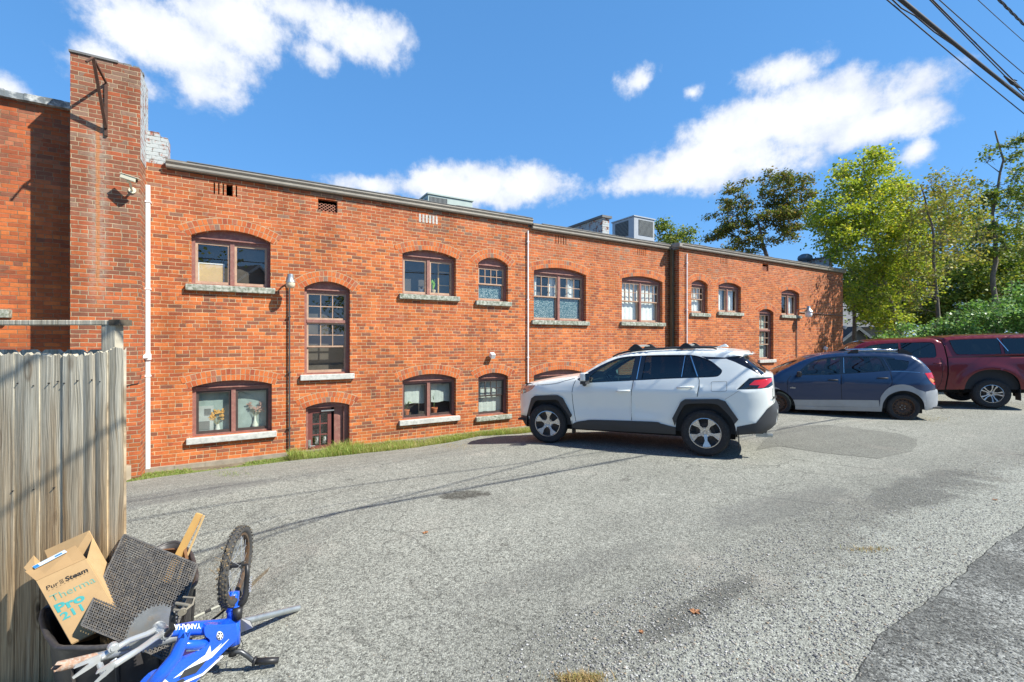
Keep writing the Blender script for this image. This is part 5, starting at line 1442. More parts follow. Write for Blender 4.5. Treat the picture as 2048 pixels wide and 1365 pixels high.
    mb = MB(); M = Matrix.Translation((-.90, .02, 1.285)) @ Matrix.Rotation(.8, 4, 'Y'); mb.tube([(-.88, .0, 1.25), (-.92, .05, 1.28), (-.80, .42, 1.39)], .012, 6); mb.build('rear_wiper', M_black, r)
    text_mesh('badge', 'RAV4', .055, Matrix.Translation((-.972, .68, .905)) @ Matrix.Rotation(R(-90) - R(20), 4, 'Z') @ Matrix.Rotation(R(90), 4, 'X'), M_gloss, r)
    return c
suv = white_suv()
def handle_pull(c, key, x0, x1, z, mat):
    for sg in (1, -1):
        yy = c.y((x0 + x1) / 2, z, False) * sg; mb = MB()
        mb.tube([(x0, yy + .004 * sg, z), (x0 + .03, yy + .032 * sg, z + .003), (x1 - .03, yy + .032 * sg, z + .003), (x1, yy + .004 * sg, z)], [.010, .014, .014, .010], 8)
        mb.build('handle', mat, c.made.get((key, sg), c.root), smooth=True)
def mirrors(c, x, z, w, h, d, mat, out=.12):
    for sg in (1, -1):
        yb = c.y(x, z - .05, False) * sg; M = Matrix.Translation((x, yb + (out + w * .3) * sg, z)) @ Matrix.Rotation(-.12 * sg, 4, 'Z')
        mb = MB(); mb.bx(-d, d, -w, w, -h, h, M); ob = mb.build('mirror', mat, c.root, bevel=.03)
        mb = MB(); mb.tube([(x + .03, yb - .01 * sg, z - h * .8), (x + .01, yb + out * .8 * sg, z - h * .7)], .03, 8); mb.build('mirror_base', M_black, ob)
        mb = MB(); mb.bx(-d - .002, -d - .0005, -w * .88, w * .88, -h * .85, h * .85, M); mb.build('mirror_glass', M_chrome, ob)

# ======================= blue compact wagon
def blue_wagon():
    c = Car('blue_wagon', 'dark blue compact wagon with grey cladding and a rusty black rear wheel', 'car', (9.28, 10.77, -.025), (-.9135, .4067), .019, .87)
    up = [(3.22, .20), (3.40, .25), (3.45, .45), (3.43, .62), (3.30, .80), (3.0, .93), (2.76, 1.02), (2.66, 1.052), (2.537, 1.137), (2.238, 1.303), (1.90, 1.465), (1.568, 1.563), (1.237, 1.607), (.994, 1.622), (.446, 1.632), (-.02, 1.612),
          (-.25, 1.555), (-.414, 1.425), (-.573, 1.225), (-.67, 1.055), (-.70, .85), (-.715, .735), (-.79, .70), (-.803, .473), (-.77, .36), (-.709, .29)]
    U, idx = upper_line(up, {7, 16, 21})
    low = [(-.41, .265), (.42, .20), (2.35, .18), (2.95, .19)]
    ra = spl([(.42, .10), (.412, .30), (.385, .45), (.282, .61), (.084, .712), (-.108, .705), (-.273, .605), (-.364, .458), (-.396, .28), (-.40, .1)], corners={0, 9}, n=4)
    fa = spl([(3.0, .10), (2.99, .30), (2.95, .47), (2.83, .62), (2.60, .70), (2.42, .62), (2.27, .47), (2.21, .30), (2.2, .1)], corners={0, 8}, n=4)
    tab = [(.15, .82), (.30, .862), (.48, .885), (.70, .885), (.90, .888), (1.0, .875), (1.10, .84), (1.20, .80), (1.50, .69), (1.66, .645)]
    def bulge(x, z):
        h = math.exp(-((x - 0.0) / .55) ** 2) + math.exp(-((x - 2.6) / .5) ** 2); b = .014 * h * sstep(.4, .7, z) * (1 - sstep(.85, 1.0, z))
        b += .008 * math.exp(-((z - .86) / .03) ** 2); return b
    c.setup(U, low, [ra, fa], tab, (2.35, 1.12, 3.0, -.15, .80, 3.0), .09, bulge); c.arch_top = .74
    gF = spl([(2.06, 1.075), (2.0, 1.20), (1.80, 1.365), (1.578, 1.452), (1.19, 1.50), (1.245, 1.10)], corners={0, 4, 5}, closed=True)
    gR = spl([(1.105, 1.503), (.75, 1.508), (.452, 1.498), (.385, 1.44), (.312, 1.19), (1.13, 1.12)], corners={0, 2, 4, 5}, closed=True)
    gQ = spl([(.252, 1.462), (.05, 1.445), (-.135, 1.41), (-.155, 1.37), (-.105, 1.25), (-.06, 1.210), (.165, 1.205)], corners={0, 6}, closed=True)
    blk = spl([(2.15, 1.06), (2.03, 1.225), (1.82, 1.395), (1.578, 1.482), (1.19, 1.532), (.75, 1.54), (.42, 1.528), (.10, 1.48), (.15, 1.20), (.40, 1.165), (1.18, 1.095), (1.75, 1.06)], corners={0, 7, 8}, closed=True)
    fdoor = [(2.28, 1.04), (2.36, .926), (2.37, .75), (2.366, .628), (2.33, .45), (2.287, .275), (1.192, .295), (1.215, .466), (1.222, .8), (1.215, 1.069), (1.205, 1.09), (1.7, 1.05)]
    rdoor = [(1.205, 1.09), (1.215, 1.069), (1.222, .8), (1.215, .466), (1.192, .295), (.461, .305), (.445, .50), (.431, .585), (.36, .70), (.255, .80), (.214, .929), (.225, 1.16), (.6, 1.135)]
    cd_ = [(2.287, .275), (2.325, .43), (1.202, .462), (.483, .475), (.461, .305)]
    rk = [(2.287, .272), (.461, .302), (.44, .20), (2.35, .18)]
    ro = spl([(.461, .20), (.455, .42), (.431, .585), (.278, .789), (.081, .861), (-.111, .843), (-.252, .762), (-.40, .70), (-.42, .60), (-.405, .27), (-.396, .28), (-.364, .458), (-.273, .605), (-.108, .705), (.084, .712), (.282, .61), (.385, .45), (.412, .30), (.42, .20)], corners={0, 7, 9, 10, 18}, closed=True)
    fo = spl([(2.20, .18), (2.29, .25), (2.36, .42), (2.45, .60), (2.62, .745), (2.84, .76), (3.02, .64), (3.12, .50), (3.10, .2), (2.99, .2), (2.99, .30), (2.95, .47), (2.83, .62), (2.60, .70), (2.42, .62), (2.27, .47), (2.21, .30)], corners={0, 8, 9}, closed=True)
    rb = [(-.398, .27), (-.42, .60), (-.416, .700), (-.55, .725), (-.72, .738), (-.82, .70), (-.84, .3), (-.70, .25)]
    fb = [(3.12, .50), (3.5, .55), (3.5, .15), (3.1, .15)]
    tail = spl([(-.43, 1.131), (-.60, 1.141), (-.70, 1.046), (-.72, .831), (-.604, .862), (-.514, .956)], corners={0, 1, 3}, closed=True)
    am = [(-.50, .985), (-.53, 1.02), (-.70, .965), (-.72, .915), (-.575, .90)]
    reg = [dict(name='amber_lens', poly=am, mat=M_amber, inset=-.006, parent='tail'), dict(name='tail_lamp', key='tail', poly=tail, mat=M_red, inset=-.004, rim=1), dict(name='window', poly=gF, mat=M_cglass, inset=.014, rim=1, parent='fdoor'),
           dict(name='window', poly=gR, mat=M_cglass, inset=.014, rim=1, parent='rdoor'), dict(name='quarter_window', poly=gQ, mat=M_cglass, inset=.010, rim=1), dict(name='window_trim', poly=blk, mat=M_gloss, inset=.003),
           dict(name='wheel_arch', poly=ro, mat=M_cladg, inset=-.018), dict(name='wheel_arch', poly=fo, mat=M_cladg, inset=-.018), dict(name='rear_bumper', poly=rb, mat=M_cladg, inset=-.012), dict(name='front_bumper', poly=fb, mat=M_cladg, inset=-.004),
           dict(name='door_cladding', poly=cd_, mat=M_cladg, inset=-.014), dict(name='sill_cladding', poly=rk, mat=M_cladg, inset=-.020),
           dict(name='door', key='fdoor', poly=fdoor, mat=M_pb, inset=0), dict(name='door', key='rdoor', poly=rdoor, mat=M_pb, inset=0)]
    sm1 = spl([(2.28, 1.04), (2.36, .926), (2.37, .75), (2.366, .628), (2.33, .45)], n=4)
    c.sides(reg, [(sm1, .008, M_dark, 'door_seam'), ([(1.205, 1.09), (1.222, .8), (1.215, .47), (1.192, .295)], .009, M_dark, 'door_seam'), (spl([(.225, 1.16), (.214, .929), (.255, .80)], n=4), .008, M_dark, 'door_seam'),
                  ([(1.118, 1.50), (1.148, 1.125)], .010, M_chrome, 'window_strip'), ([(.33, 1.49), (.22, 1.17)], .016, M_pb, 'pillar'), ([(-.42, 1.13), (-.30, 1.15), (-.05, 1.165), (.2, 1.165)], .006, M_chrome, 'belt_line')], M_pb)
    c.centre([('front_bumper', 0, idx[3], M_cladg), ('grille', idx[3], idx[4], M_gloss), ('bonnet', idx[4], idx[7], M_pb), ('windscreen', idx[7], idx[10], M_cglass), ('roof', idx[10], idx[16], M_pb),
              ('rear_window', idx[16], idx[18], M_cdark), ('tailgate', idx[18], idx[21], M_pb), ('rear_bumper', idx[21], len(U) - 1, M_cladg)], crown=.03, nose=.14, tail=.05)
    c.under(-.40, 3.1, .17, 1.03, .85, [(1.5, .36, .50), (1.5, -.36, .50), (.6, .36, .52), (.6, -.36, .52)], (1.95, 1.02), light=True)
    r = c.root
    wheel(r, 0, .765, .316, .316, .205, .215, 'steel', side=1); wheel(r, 2.6, .765, .316, .316, .205, .215, 'steel', side=1); wheel(r, 0, -.765, .316, .316, .205, .215, 'steel', side=-1); wheel(r, 2.6, -.765, .316, .316, .205, .215, 'steel', side=-1)
    handle_pull(c, 'fdoor', 1.28, 1.49, .948, M_black); handle_pull(c, 'rdoor', .285, .50, 1.008, M_black)
    mirrors(c, 2.12, 1.10, .10, .065, .05, M_black)
    for sg in (1, -1):
        yy = .60 * sg; mb = MB(); mb.tube([(.86, yy, 1.675), (.4, yy, 1.685), (-.06, yy, 1.675)], .02, 8); rl = mb.build('roof_rail', M_chrome, r, smooth=True)
        mb = MB(); T = Matrix.Translation((0, yy, 0)) @ Matrix.Rotation(R(90), 4, 'X')
        mb.prism([(1.02, 1.60), (.98, 1.65), (.86, 1.70), (.80, 1.70), (.80, 1.60)], -.022, .022, T); mb.prism([(0, 1.60), (0, 1.70), (-.08, 1.70), (-.20, 1.64), (-.27, 1.55), (-.22, 1.53)], -.022, .022, T); fixn(mb.build('rail_foot', M_black, rl))
    T = Matrix.Translation((2.25, c.y(2.25, .735) + .004, .722)) @ Matrix.Rotation(R(180), 4, 'Z') @ Matrix.Rotation(R(90), 4, 'X')
    text_mesh('badge', 'vibe', .062, T, M_chrome, r, sx=1.2)
    return c
blue_wagon()

# ======================= maroon pickup with a camper shell
def pickup():
    c = Car('pickup_truck', 'maroon pickup truck with a matching camper shell on the bed, rightmost of the parked vehicles', 'truck', (12.76, 12.1, .075), (-.907, .42), .03, .98)
    up = [(4.25, .42), (4.42, .50), (4.48, .75), (4.45, 1.05), (4.30, 1.20), (3.9, 1.27), (3.42, 1.33), (3.04, 1.585), (2.83, 1.745), (2.60, 1.845), (2.2, 1.89), (1.7, 1.90), (1.2, 1.905), (1.02, 1.89),
          (.955, 1.84), (.90, 1.84), (.85, 1.905), (.78, 1.925), (.4, 1.945), (.0, 1.952), (-.6, 1.945), (-1.05, 1.925), (-1.16, 1.88), (-1.20, 1.40), (-1.21, 1.36), (-1.22, .80), (-1.28, .74), (-1.29, .56), (-1.20, .48)]
    U, idx = upper_line(up, {6, 14, 15, 23, 24, 25}, 3)
    low = [(-.60, .52), (.60, .50), (.97, .49), (3.0, .44), (4.1, .42)]
    ra = spl([(.55, .35), (.53, .60), (.44, .82), (.25, .985), (-.03, 1.04), (-.30, .985), (-.49, .82), (-.56, .60), (-.57, .35)], corners={0, 8}, n=4)
    fa = [(x + 3.6, z - .02) for x, z in ra]
    tab = [(.35, .96), (.50, .985), (.80, 1.0), (1.05, 1.0), (1.20, .99), (1.30, .965), (1.45, .915), (1.83, .79), (2.0, .74)]
    def bulge(x, z):
        d = math.hypot(x + .02, z - .42); b = .035 * math.exp(-((d - .66) / .10) ** 2) * (1 - sstep(1.15, 1.3, z)) * sstep(.4, .6, z)
        d = math.hypot(x - 3.58, z - .42); b += .035 * math.exp(-((d - .66) / .10) ** 2) * (1 - sstep(1.15, 1.3, z))
        return b
    c.setup(U, low, [ra, fa], tab, (3.7, .85, 2.8, -.95, .42, 3.5), .085, bulge); c.arch_top = 1.06
    gF = spl([(3.02, 1.39), (2.95, 1.49), (2.752, 1.64), (2.50, 1.745), (2.206, 1.785), (1.875, 1.795), (1.885, 1.375)], corners={0, 5, 6}, closed=True)
    gR = spl([(1.815, 1.80), (1.5, 1.802), (1.19, 1.80), (1.10, 1.765), (1.07, 1.70), (1.07, 1.47), (1.10, 1.39), (1.20, 1.372), (1.825, 1.372)], corners={0, 8}, closed=True)
    gS = spl([(.735, 1.80), (.69, 1.845), (.2, 1.858), (-.26, 1.858), (-.26, 1.448), (.2, 1.446), (.57, 1.448), (.66, 1.49)], corners={3, 4}, closed=True)
    gS2 = spl([(-.33, 1.857), (-.95, 1.845), (-1.02, 1.80), (-1.02, 1.49), (-.95, 1.45), (-.33, 1.448)], corners={0, 5}, closed=True)
    gap = [(.958, 1.95), (.935, 1.86), (.885, 1.66), (.872, 1.34), (.878, 1.1), (.885, .90), (.955, .46), (.925, .46), (.855, .90), (.848, 1.1), (.842, 1.34), (.855, 1.66), (.905, 1.86), (.90, 1.95)]
    fd = [(3.10, 1.36), (3.08, .9), (2.98, .46), (1.93, .47), (1.88, .8), (1.86, 1.36)]
    rd = [(1.86, 1.36), (1.88, .8), (1.93, .47), (1.14, .48), (1.02, .70), (.985, 1.0), (1.0, 1.36), (1.2, 1.35)]
    tail = [(-1.10, 1.30), (-1.26, 1.30), (-1.26, .93), (-1.12, .93)]
    hd = [(4.05, 1.20), (4.5, 1.15), (4.5, .88), (4.15, .92)]
    shell = [(.95, 1.97), (.97, 1.86), (.85, 1.66), (.842, 1.385), (-1.3, 1.375), (-1.3, 2.05)]
    reg = [dict(name='cab_gap', poly=gap, mat=M_dark, inset=.05), dict(name='tail_lamp', poly=tail, mat=M_red, inset=-.004), dict(name='headlight', poly=hd, mat=M_clear, inset=-.002), dict(name='window', poly=gF, mat=M_cglass, inset=.014, rim=1, parent='fdoor'),
           dict(name='window', poly=gR, mat=M_cdark, inset=.014, rim=1, parent='rdoor'), dict(name='shell_window', poly=gS, mat=M_cdark, inset=.008, rim=1, parent='shell'), dict(name='shell_window', poly=gS2, mat=M_cdark, inset=.008, rim=1, parent='shell'),
           dict(name='camper_shell', key='shell', poly=shell, mat=M_pr, inset=.012), dict(name='door', key='fdoor', poly=fd, mat=M_pr, inset=0), dict(name='door', key='rdoor', poly=rd, mat=M_pr, inset=0)]
    gF2 = [gF[0]] + gF[-1:]
    c.sides(reg, [([(3.10, 1.36), (3.08, .9), (2.98, .46)], .009, M_dark, 'door_seam'), ([(1.86, 1.36), (1.88, .8), (1.93, .47)], .009, M_dark, 'door_seam'), (spl([(1.0, 1.36), (.985, 1.0), (1.02, .70), (1.14, .48)], n=4), .009, M_dark, 'door_seam'),
                  ([(.84, 1.378), (-1.2, 1.372)], .014, M_dark, 'shell_seam'), ([(-.235, 1.87), (-.40, 1.52)], .016, M_chrome, 'shell_strip')], M_pr)
    c.centre([('front_bumper', 0, idx[2], M_chrome), ('grille', idx[2], idx[4], M_gloss), ('bonnet', idx[4], idx[6], M_pr), ('windscreen', idx[6], idx[9], M_cglass), ('roof', idx[9], idx[14], M_pr), ('cab_gap', idx[14], idx[15], M_dark),
              ('shell_roof', idx[15], idx[22], M_pr), ('shell_window', idx[22], idx[23], M_cdark), ('tailgate', idx[23], idx[25], M_pr), ('rear_bumper', idx[25], len(U) - 1, M_chrome)], crown=.045, nose=.14, tail=.03)
    c.under(-1.0, 4.0, .40, 1.3, .96, [(2.35, .42, .85), (2.35, -.42, .85), (1.4, .4, .85), (1.4, -.4, .85)], (2.75, 1.33))
    r = c.root
    for (x, sg) in ((-.02, 1), (3.58, 1), (-.02, -1), (3.58, -1)): wheel(r, x, .85 * sg, .39, .39, .27, .232, 'twin', side=sg, rot=.3)
    handle_pull(c, 'rdoor', 1.0, 1.16, 1.205, M_pr); handle_pull(c, 'fdoor', 1.92, 2.10, 1.19, M_pr); mirrors(c, 2.92, 1.47, .14, .12, .05, M_black, .16)
    mb = MB(); mb.bx(-.575, -.56, .74, .98, .22, .52); mb.build('mud_flap', M_black, r); mb = MB(); mb.bx(-.575, -.56, -.98, -.74, .22, .52); mb.build('mud_flap', M_black, r)
    T = Matrix.Translation((1.02, c.y(1.02, 1.37, False) + .006, 1.335)) @ Matrix.Rotation(R(180), 4, 'Z') @ Matrix.Rotation(R(90), 4, 'X')
    text_mesh('badge', 'TUNDRA', .036, T, M_chrome, r, sx=1.0)
    return c
pickup()
# ---------------------------------------------------------------- fence
def fence_mat():
    m, t, b, o = new_mat('weathered_boards'); oc = t.n('ShaderNodeTexCoord').outputs['Object']
    rnd_i = t.n('ShaderNodeNewGeometry').outputs['Random Per Island']; x, y, z = t.sep(oc)
    off = t.m('MULTIPLY', rnd_i, 37.0)
    wob = t.m('MULTIPLY', t.m('SUBTRACT', t.noise(t.xyz(t.m('MULTIPLY', x, 5.0), off, t.m('MULTIPLY', z, 1.6)), 1.0, 3, .5), .5), .05)
    xx = t.m('ADD', x, wob)
    g1 = t.noise(t.xyz(t.m('MULTIPLY', xx, 42.0), off, t.m('MULTIPLY', z, 1.1)), 1.0, 5, .65)
    g2 = t.noise(t.xyz(t.m('MULTIPLY', xx, 230.0), off, t.m('MULTIPLY', z, 3.0)), 1.0, 3, .6)
    g3 = t.noise(t.xyz(t.m('MULTIPLY', xx, 16.0), off, t.m('MULTIPLY', z, .7)), 1.0, 4, .6)
    hue = t.m('ADD', t.mr(z, .5, 2.1, 0, 1), t.m('MULTIPLY', t.m('SUBTRACT', g3, .5), 1.9))
    grey = t.ramp(g1, [(.25, (.17, .145, .10)), (.42, (.41, .375, .29)), (.58, (.59, .55, .44)), (.8, (.72, .68, .55))])
    brn = t.ramp(g1, [(.22, (.14, .085, .045)), (.42, (.33, .225, .125)), (.6, (.48, .355, .21)), (.8, (.62, .50, .32))])
    c = t.mix(t.mr(hue, .15, .85), brn, grey)
    c = t.mix(t.mr(g3, .62, .74, 0, .55), c, (.42, .27, .13))
    c = t.mix(1.0, c, t.ramp(g2, [(.3, (.50,) * 3), (.7, (1.28,) * 3)]), 'MULTIPLY')
    kv = t.xyz(t.m('ADD', t.m('MULTIPLY', x, 7.0), off), off, t.m('MULTIPLY', z, 2.6)); kn = t.vor(kv, 1.0)
    c = t.mix(t.mr(kn, .09, .15, .9, 0), c, (.035, .022, .014)); c = t.mix(t.mr(t.m('ABSOLUTE', t.m('SUBTRACT', kn, .19)), 0, .05, .5, 0), c, (.12, .07, .035))
    t.link(c, b.inputs['Base Color']); b.inputs['Roughness'].default_value = .9; b.inputs['Specular IOR Level'].default_value = .2
    t.link(t.bump(t.m('ADD', g1, t.m('MULTIPLY', g2, .6)), .8, .006), b.inputs['Normal']); return m
M_board = fence_mat()
def fence():
    FY = 2.75
    e = empty('wooden_fence', (-2.4, FY, -.25), 0, 'weathered grey brown board fence with a top rail, at the left edge', 'fence')
    base = -.27; r = random.Random(3)
    def px(x): return (x - 1024) / F * FY + 2.4
    edges = [(-300, -250, 709), (-249, -203, 709), (-202, -158, 708), (-157, -112, 709), (-111, -66, 708), (-65, -20, 709), (-19, 29, 707), (29.6, 80, 708), (80.6, 126, 709), (126.6, 168, 710), (168.5, 191.5, 706), (192, 216, 703.5), (216.4, 245.5, 697)]
    mb = MB()
    for (a, b, yt) in edges:
        x0, x1 = px(a), px(b); zt = EYE - (yt - 684) / F * FY + .25; n = 10; yo = r.uniform(-.006, .006); tw_ = r.uniform(-.008, .008); V = []
        for k in range(2):
            for i in range(n + 1):
                t = i / n; x = x0 + (x1 - x0) * t; cup = .005 * math.sin(math.pi * t)
                V += [(x, yo + tw_ * (t - .5) - cup + k * .019, base + .25), (x, yo + tw_ * (t - .5) - cup + k * .019, zt + r.uniform(-.018, .010))]
        m = 2 * (n + 1); fs = []
        for i in range(n):
            a0 = 2 * i; fs += [(a0, a0 + 2, a0 + 3, a0 + 1), (m + a0, m + a0 + 1, m + a0 + 3, m + a0 + 2), (a0 + 1, a0 + 3, m + a0 + 3, m + a0 + 1)]
        fs += [(0, 1, m + 1, m), (2 * n, m + 2 * n, m + 2 * n + 1, 2 * n + 1)]
        mb.add(V, fs)
    mb.build('boards', M_board, e)
    mb = MB(); k = 0
    for gx in range(-7, 5):
        a = 35.5 + gx * 45.6 + 1.2; b = a + 43.0; S = (FY + .14) / FY
        x0, x1 = (a - 1024) / F * (FY + .14) + 2.4, (b - 1024) / F * (FY + .14) + 2.4
        if x1 > px(212) and gx >= 4: continue
        zt = EYE - (699.5 - 684) / F * (FY + .14) + .25
        mb.prism([(x0, base + .25), (x1, base + .25), (x1, zt - .022), (x1 - .028, zt), (x0 + .028, zt), (x0, zt - .022)], 0, .018, Matrix.Translation((0, .155, 0)) @ Matrix.Rotation(R(90), 4, 'X'))
    fixn(mb.build('back_boards', M_board, e))
    mb = MB()
    for z in (.55, 1.25): mb.bx(-2.3, px(243), .03, .07, z, z + .085)
    mb.build('cross_rail', M_board, e)
    for (a, b) in ((212, 240), (-280, -252)):
        mb = MB(); x0, x1 = (a - 1024) / F * 2.86 + 2.4, (b - 1024) / F * 2.86 + 2.4; mb.bx(x0, x1, .075, .163 - .025, 0, EYE - (651 - 684) / F * 2.86 + .25); mb.build('post', M_board, e, bevel=.004)
    mb = MB(); z0 = EYE - (650.5 - 684) / F * 2.83 + .25; mb.bx(-2.6, (240.5 - 1024) / F * 2.83 + 2.4, .07, .16, z0, z0 + .030); mb.build('top_rail', M_board, e, bevel=.004)
    rb = MB(); x1 = (240.5 - 1024) / F * 2.83 + 2.4; rb.bx(x1 - .06, x1 + .004, .066, .164, z0 - .002, z0 + .034); rb.build('rail_end', plain('rotten_wood', (.10, .08, .055), .95, var=.5, scale=30), e)
    mb = MB()
    for (a, h) in ((-5, 1.6), (38, 1.6), (70, 1.585), (100, 1.6), (118, 1.61), (131, 1.60), (157, 1.615), (186, 1.62), (203, 1.61), (28, .95), (70, .96), (110, .97)):
        mb.tube([(px(a), -.012, h + .25), (px(a), -.002, h + .25)], .004, 6)
    mb.build('nail', M_black, e)
fence()
mb = MB(); t1 = TW(17.5, .13); h1, h0 = HW(10, 619, .13), HW(10, 636, .13); mb.bx(t1 - 1.3, t1, .12, .26, h0, h1); mb.build('sill', M_stone, bld, bevel=.01)

# ---------------------------------------------------------------- pile of cast off things
class WB(MB):
    """geometry given in world coordinates, stored relative to its thing"""
    def out(s, name, mat, e, **k):
        L = e.location; s.v = [(v[0] - L.x, v[1] - L.y, v[2] - L.z) for v in s.v]
        return s.build(name, mat, e, **k)
def thing(name, loc, label, cat, group=None): return empty(name, loc, 0, label, cat, group)

# black plastic bin
M_bin = plain('bin_plastic', (0.045, 0.042, 0.042), .45, var=.3, scale=5, dirt=(.16, .14, .12), dirt_amt=.3)
rim = [P(105, 1288, 2.33), P(150, 1297, 2.26), P(232, 1291, 2.27), P(312, 1252, 2.40), P(366, 1190, 2.62), P(392, 1164, 2.74), P(388, 1128, 2.93), P(374, 1100, 3.12), P(330, 1090, 3.15), Vector((-2.55, 3.0 - .32, .36)), Vector((-2.68, 2.60, .31))]
cen = sum(rim, Vector()) / len(rim)
def smooth3(pts, n=4):
    k = len(pts); out = []
    for i in range(k):
        p0, p1, p2, p3 = pts[i - 1], pts[i], pts[(i + 1) % k], pts[(i + 2) % k]
        for j in range(n):
            t = j / n; out.append(.5 * ((2 * p1) + (-p0 + p2) * t + (2 * p0 - 5 * p1 + 4 * p2 - p3) * t * t + (-p0 + 3 * p1 - 3 * p2 + p3) * t ** 3))
    return out
rim = smooth3(rim)
e = thing('plastic_bin', (cen.x, cen.y, gz(cen.x, cen.y)), 'black plastic bin full of cast off boxes and mats against the fence end', 'bin')
b = WB(); n = len(rim); gzb = gz(cen.x, cen.y)
layers = [(1.0, 0.0), (.985, .06), (.97, .065), (.93, .25), (.88, 1.0)]
for (s, f) in layers:
    for p in rim:
        q = cen + (p - cen) * s; q.z = p.z * (1 - f) + (gzb + .002) * f; b.v.append(tuple(q))
for (s, f) in ((.86, .98), (.93, .05), (.965, -.005)):
    for p in rim:
        q = cen + (p - cen) * s; q.z = p.z * (1 - f) + (gzb + .01) * f; b.v.append(tuple(q))
L = len(layers) + 3
for i in range(L):
    if i == len(layers) - 1: pass
    for j in range(n):
        a = i * n + j; c2 = i * n + (j + 1) % n; i2 = (i + 1) % L
        b.f.append([a, c2, i2 * n + (j + 1) % n, i2 * n + j]); b.mi.append(0)
b.f.append([len(layers) * n + j for j in range(n)]); b.mi.append(0)
fixn(b.out('body', M_bin, e, angle=45))
b = WB(); b.tube([p + Vector((0, 0, .002)) for p in rim], .013, 8, closed=True); b.out('rim', M_bin, e, smooth=True)
b = WB() # moulded ribs
for k in (3, 8, 13, 17, 21):
    b = WB(); p = rim[k]; q = cen + (p - cen) * .89; q.z = gzb + .02; s_ = p * .96 + cen * .04; s_.z = p.z - .07; b.tube([s_, q], .009, 6); b.out('rib', M_bin, e)

# steam cleaner carton
M_card = plain('cardboard', (0.47, 0.31, 0.15), .85, var=.10, scale=9, dirt=(.40, .24, .10), dirt_amt=.2)
M_card_shaded = plain('cardboard_shaded_side', (0.44, 0.28, 0.13), .9, var=.1)  # darker copy of the cardboard, the flap's shade put into its colour
TLc, TRc, BLc = P(73.4, 1162.5, 2.45), P(172.4, 1118, 2.53), P(144, 1288, 2.37)
BRc = BLc + TRc - TLc + Vector((0, 0, 0)); U_ = (TRc - TLc); V_ = (BLc - TLc); N_ = U_.cross(V_).normalized()
if N_.y > 0: N_ = -N_
D_ = -N_ * .16
e = thing('cardboard_box', tuple(BLc), 'open brown carton printed with black and teal lettering, slumped in the black bin', 'box')
w = WB(); th = .004
def slab(w, a, b_, c, d, t):
    nn = (b_ - a).cross(c - a).normalized() * t
    w.add([a, b_, c, d, a + nn, b_ + nn, c + nn, d + nn], [(0, 1, 2, 3), (7, 6, 5, 4), (0, 4, 5, 1), (1, 5, 6, 2), (2, 6, 7, 3), (3, 7, 4, 0)])
slab(w, TLc, BLc, BRc, TRc, th); slab(w, TLc + D_, TRc + D_, BRc + D_, BLc + D_, th); slab(w, TLc, TLc + D_, BLc + D_, BLc, th); slab(w, TRc, BRc, BRc + D_, TRc + D_, th); slab(w, BLc, BLc + D_, BRc + D_, BRc, th)
fixn(w.out('carton', M_card, e))
w = WB(); f1, f2 = P(51, 1144, 2.50), P(151, 1092, 2.58); slab(w, TLc, TRc, f2, f1, th); fixn(w.out('front_flap', M_card_shaded, e))
w = WB(); b1, b2 = P(88.6, 1101.6, 2.66), P(177.7, 1061.7, 2.68); slab(w, TLc + D_, b1, b2, TRc + D_, th); fixn(w.out('back_flap', M_card, e))
w = WB(); s1, s2 = P(203, 1122, 2.64), P(184, 1075, 2.69); slab(w, TRc, TRc + D_, s2, s1, th); fixn(w.out('side_flap', M_card, e))
w = WB(); s1, s2 = P(47.6, 1136, 2.58), P(67.5, 1111, 2.66); slab(w, TLc, s1, s2, TLc + D_, th); fixn(w.out('side_flap', M_card, e))
w = WB(); fn = (f2 - f1); o = (TLc - f1).normalized(); nn = (TRc - TLc).cross(f1 - TLc).normalized()
if nn.y > 0: nn = -nn
a, b_ = f1 + fn * .16, f1 + fn * .80; up_ = -o * .004 + Vector((0, 0, 0))
w.add([a + nn * .008 + up_, b_ + nn * .008 + up_, b_ + o * .028 + nn * .008, a + o * .028 + nn * .008], [(0, 1, 2, 3)]); w.out('label', plain('label_paper', (.62, .72, .82), .5, var=.12), e)
w = WB(); w.add([a + nn * .0095 + up_ + fn * q0, a + nn * .0095 + up_ + fn * q1, a + o * .028 + nn * .0095 + fn * q1, a + o * .028 + nn * .0095 + fn * q0][0:4] if False else [a + nn * .0095, a + nn * .0095 + fn * .10, a + o * .026 + nn * .0095 + fn * .10, a + o * .026 + nn * .0095], [(0, 1, 2, 3)])
w.add([a + nn * .0095 + fn * .42 + o * .008, a + nn * .0095 + fn * .56 + o * .008, a + o * .02 + nn * .0095 + fn * .56, a + o * .02 + nn * .0095 + fn * .42], [(0, 1, 2, 3)]); w.out('label_print', plain('label_blue', (.03, .22, .55), .5), e)
ux, vy = U_.normalized(), V_.normalized(); zx = N_
def face_text(body, a0, b0, a1, hgt, mat, sh=0.0, bold=0.0, nm='lettering'):
    """text whose baseline starts at fraction (a0,b0) of the front face and ends at a1; hgt in metres"""
    cu = bpy.data.curves.new('t', 'FONT'); cu.body = body; cu.size = 1; cu.offset = bold; cu.shear = sh; cu.resolution_u = 3
    ob = bpy.data.objects.new('t', cu); C.objects.link(ob); me = bpy.data.meshes.new_from_object(ob); bpy.data.objects.remove(ob)
    xs = [v.co.x for v in me.vertices]; x0, x1 = min(xs), max(xs); wd = (a1 - a0) * U_.length
    dn = vy
    for v in me.vertices:
        x = (v.co.x - x0) / (x1 - x0) * wd; y = v.co.y / .73 * hgt
        q = TLc + U_ * a0 + V_ * b0 + ux * x - dn * y + N_ * .0055; v.co = q - Vector(e.location)
    me.materials.clear(); me.materials.append(mat); o2 = bpy.data.objects.new(nm, me); C.objects.link(o2); o2.parent = e
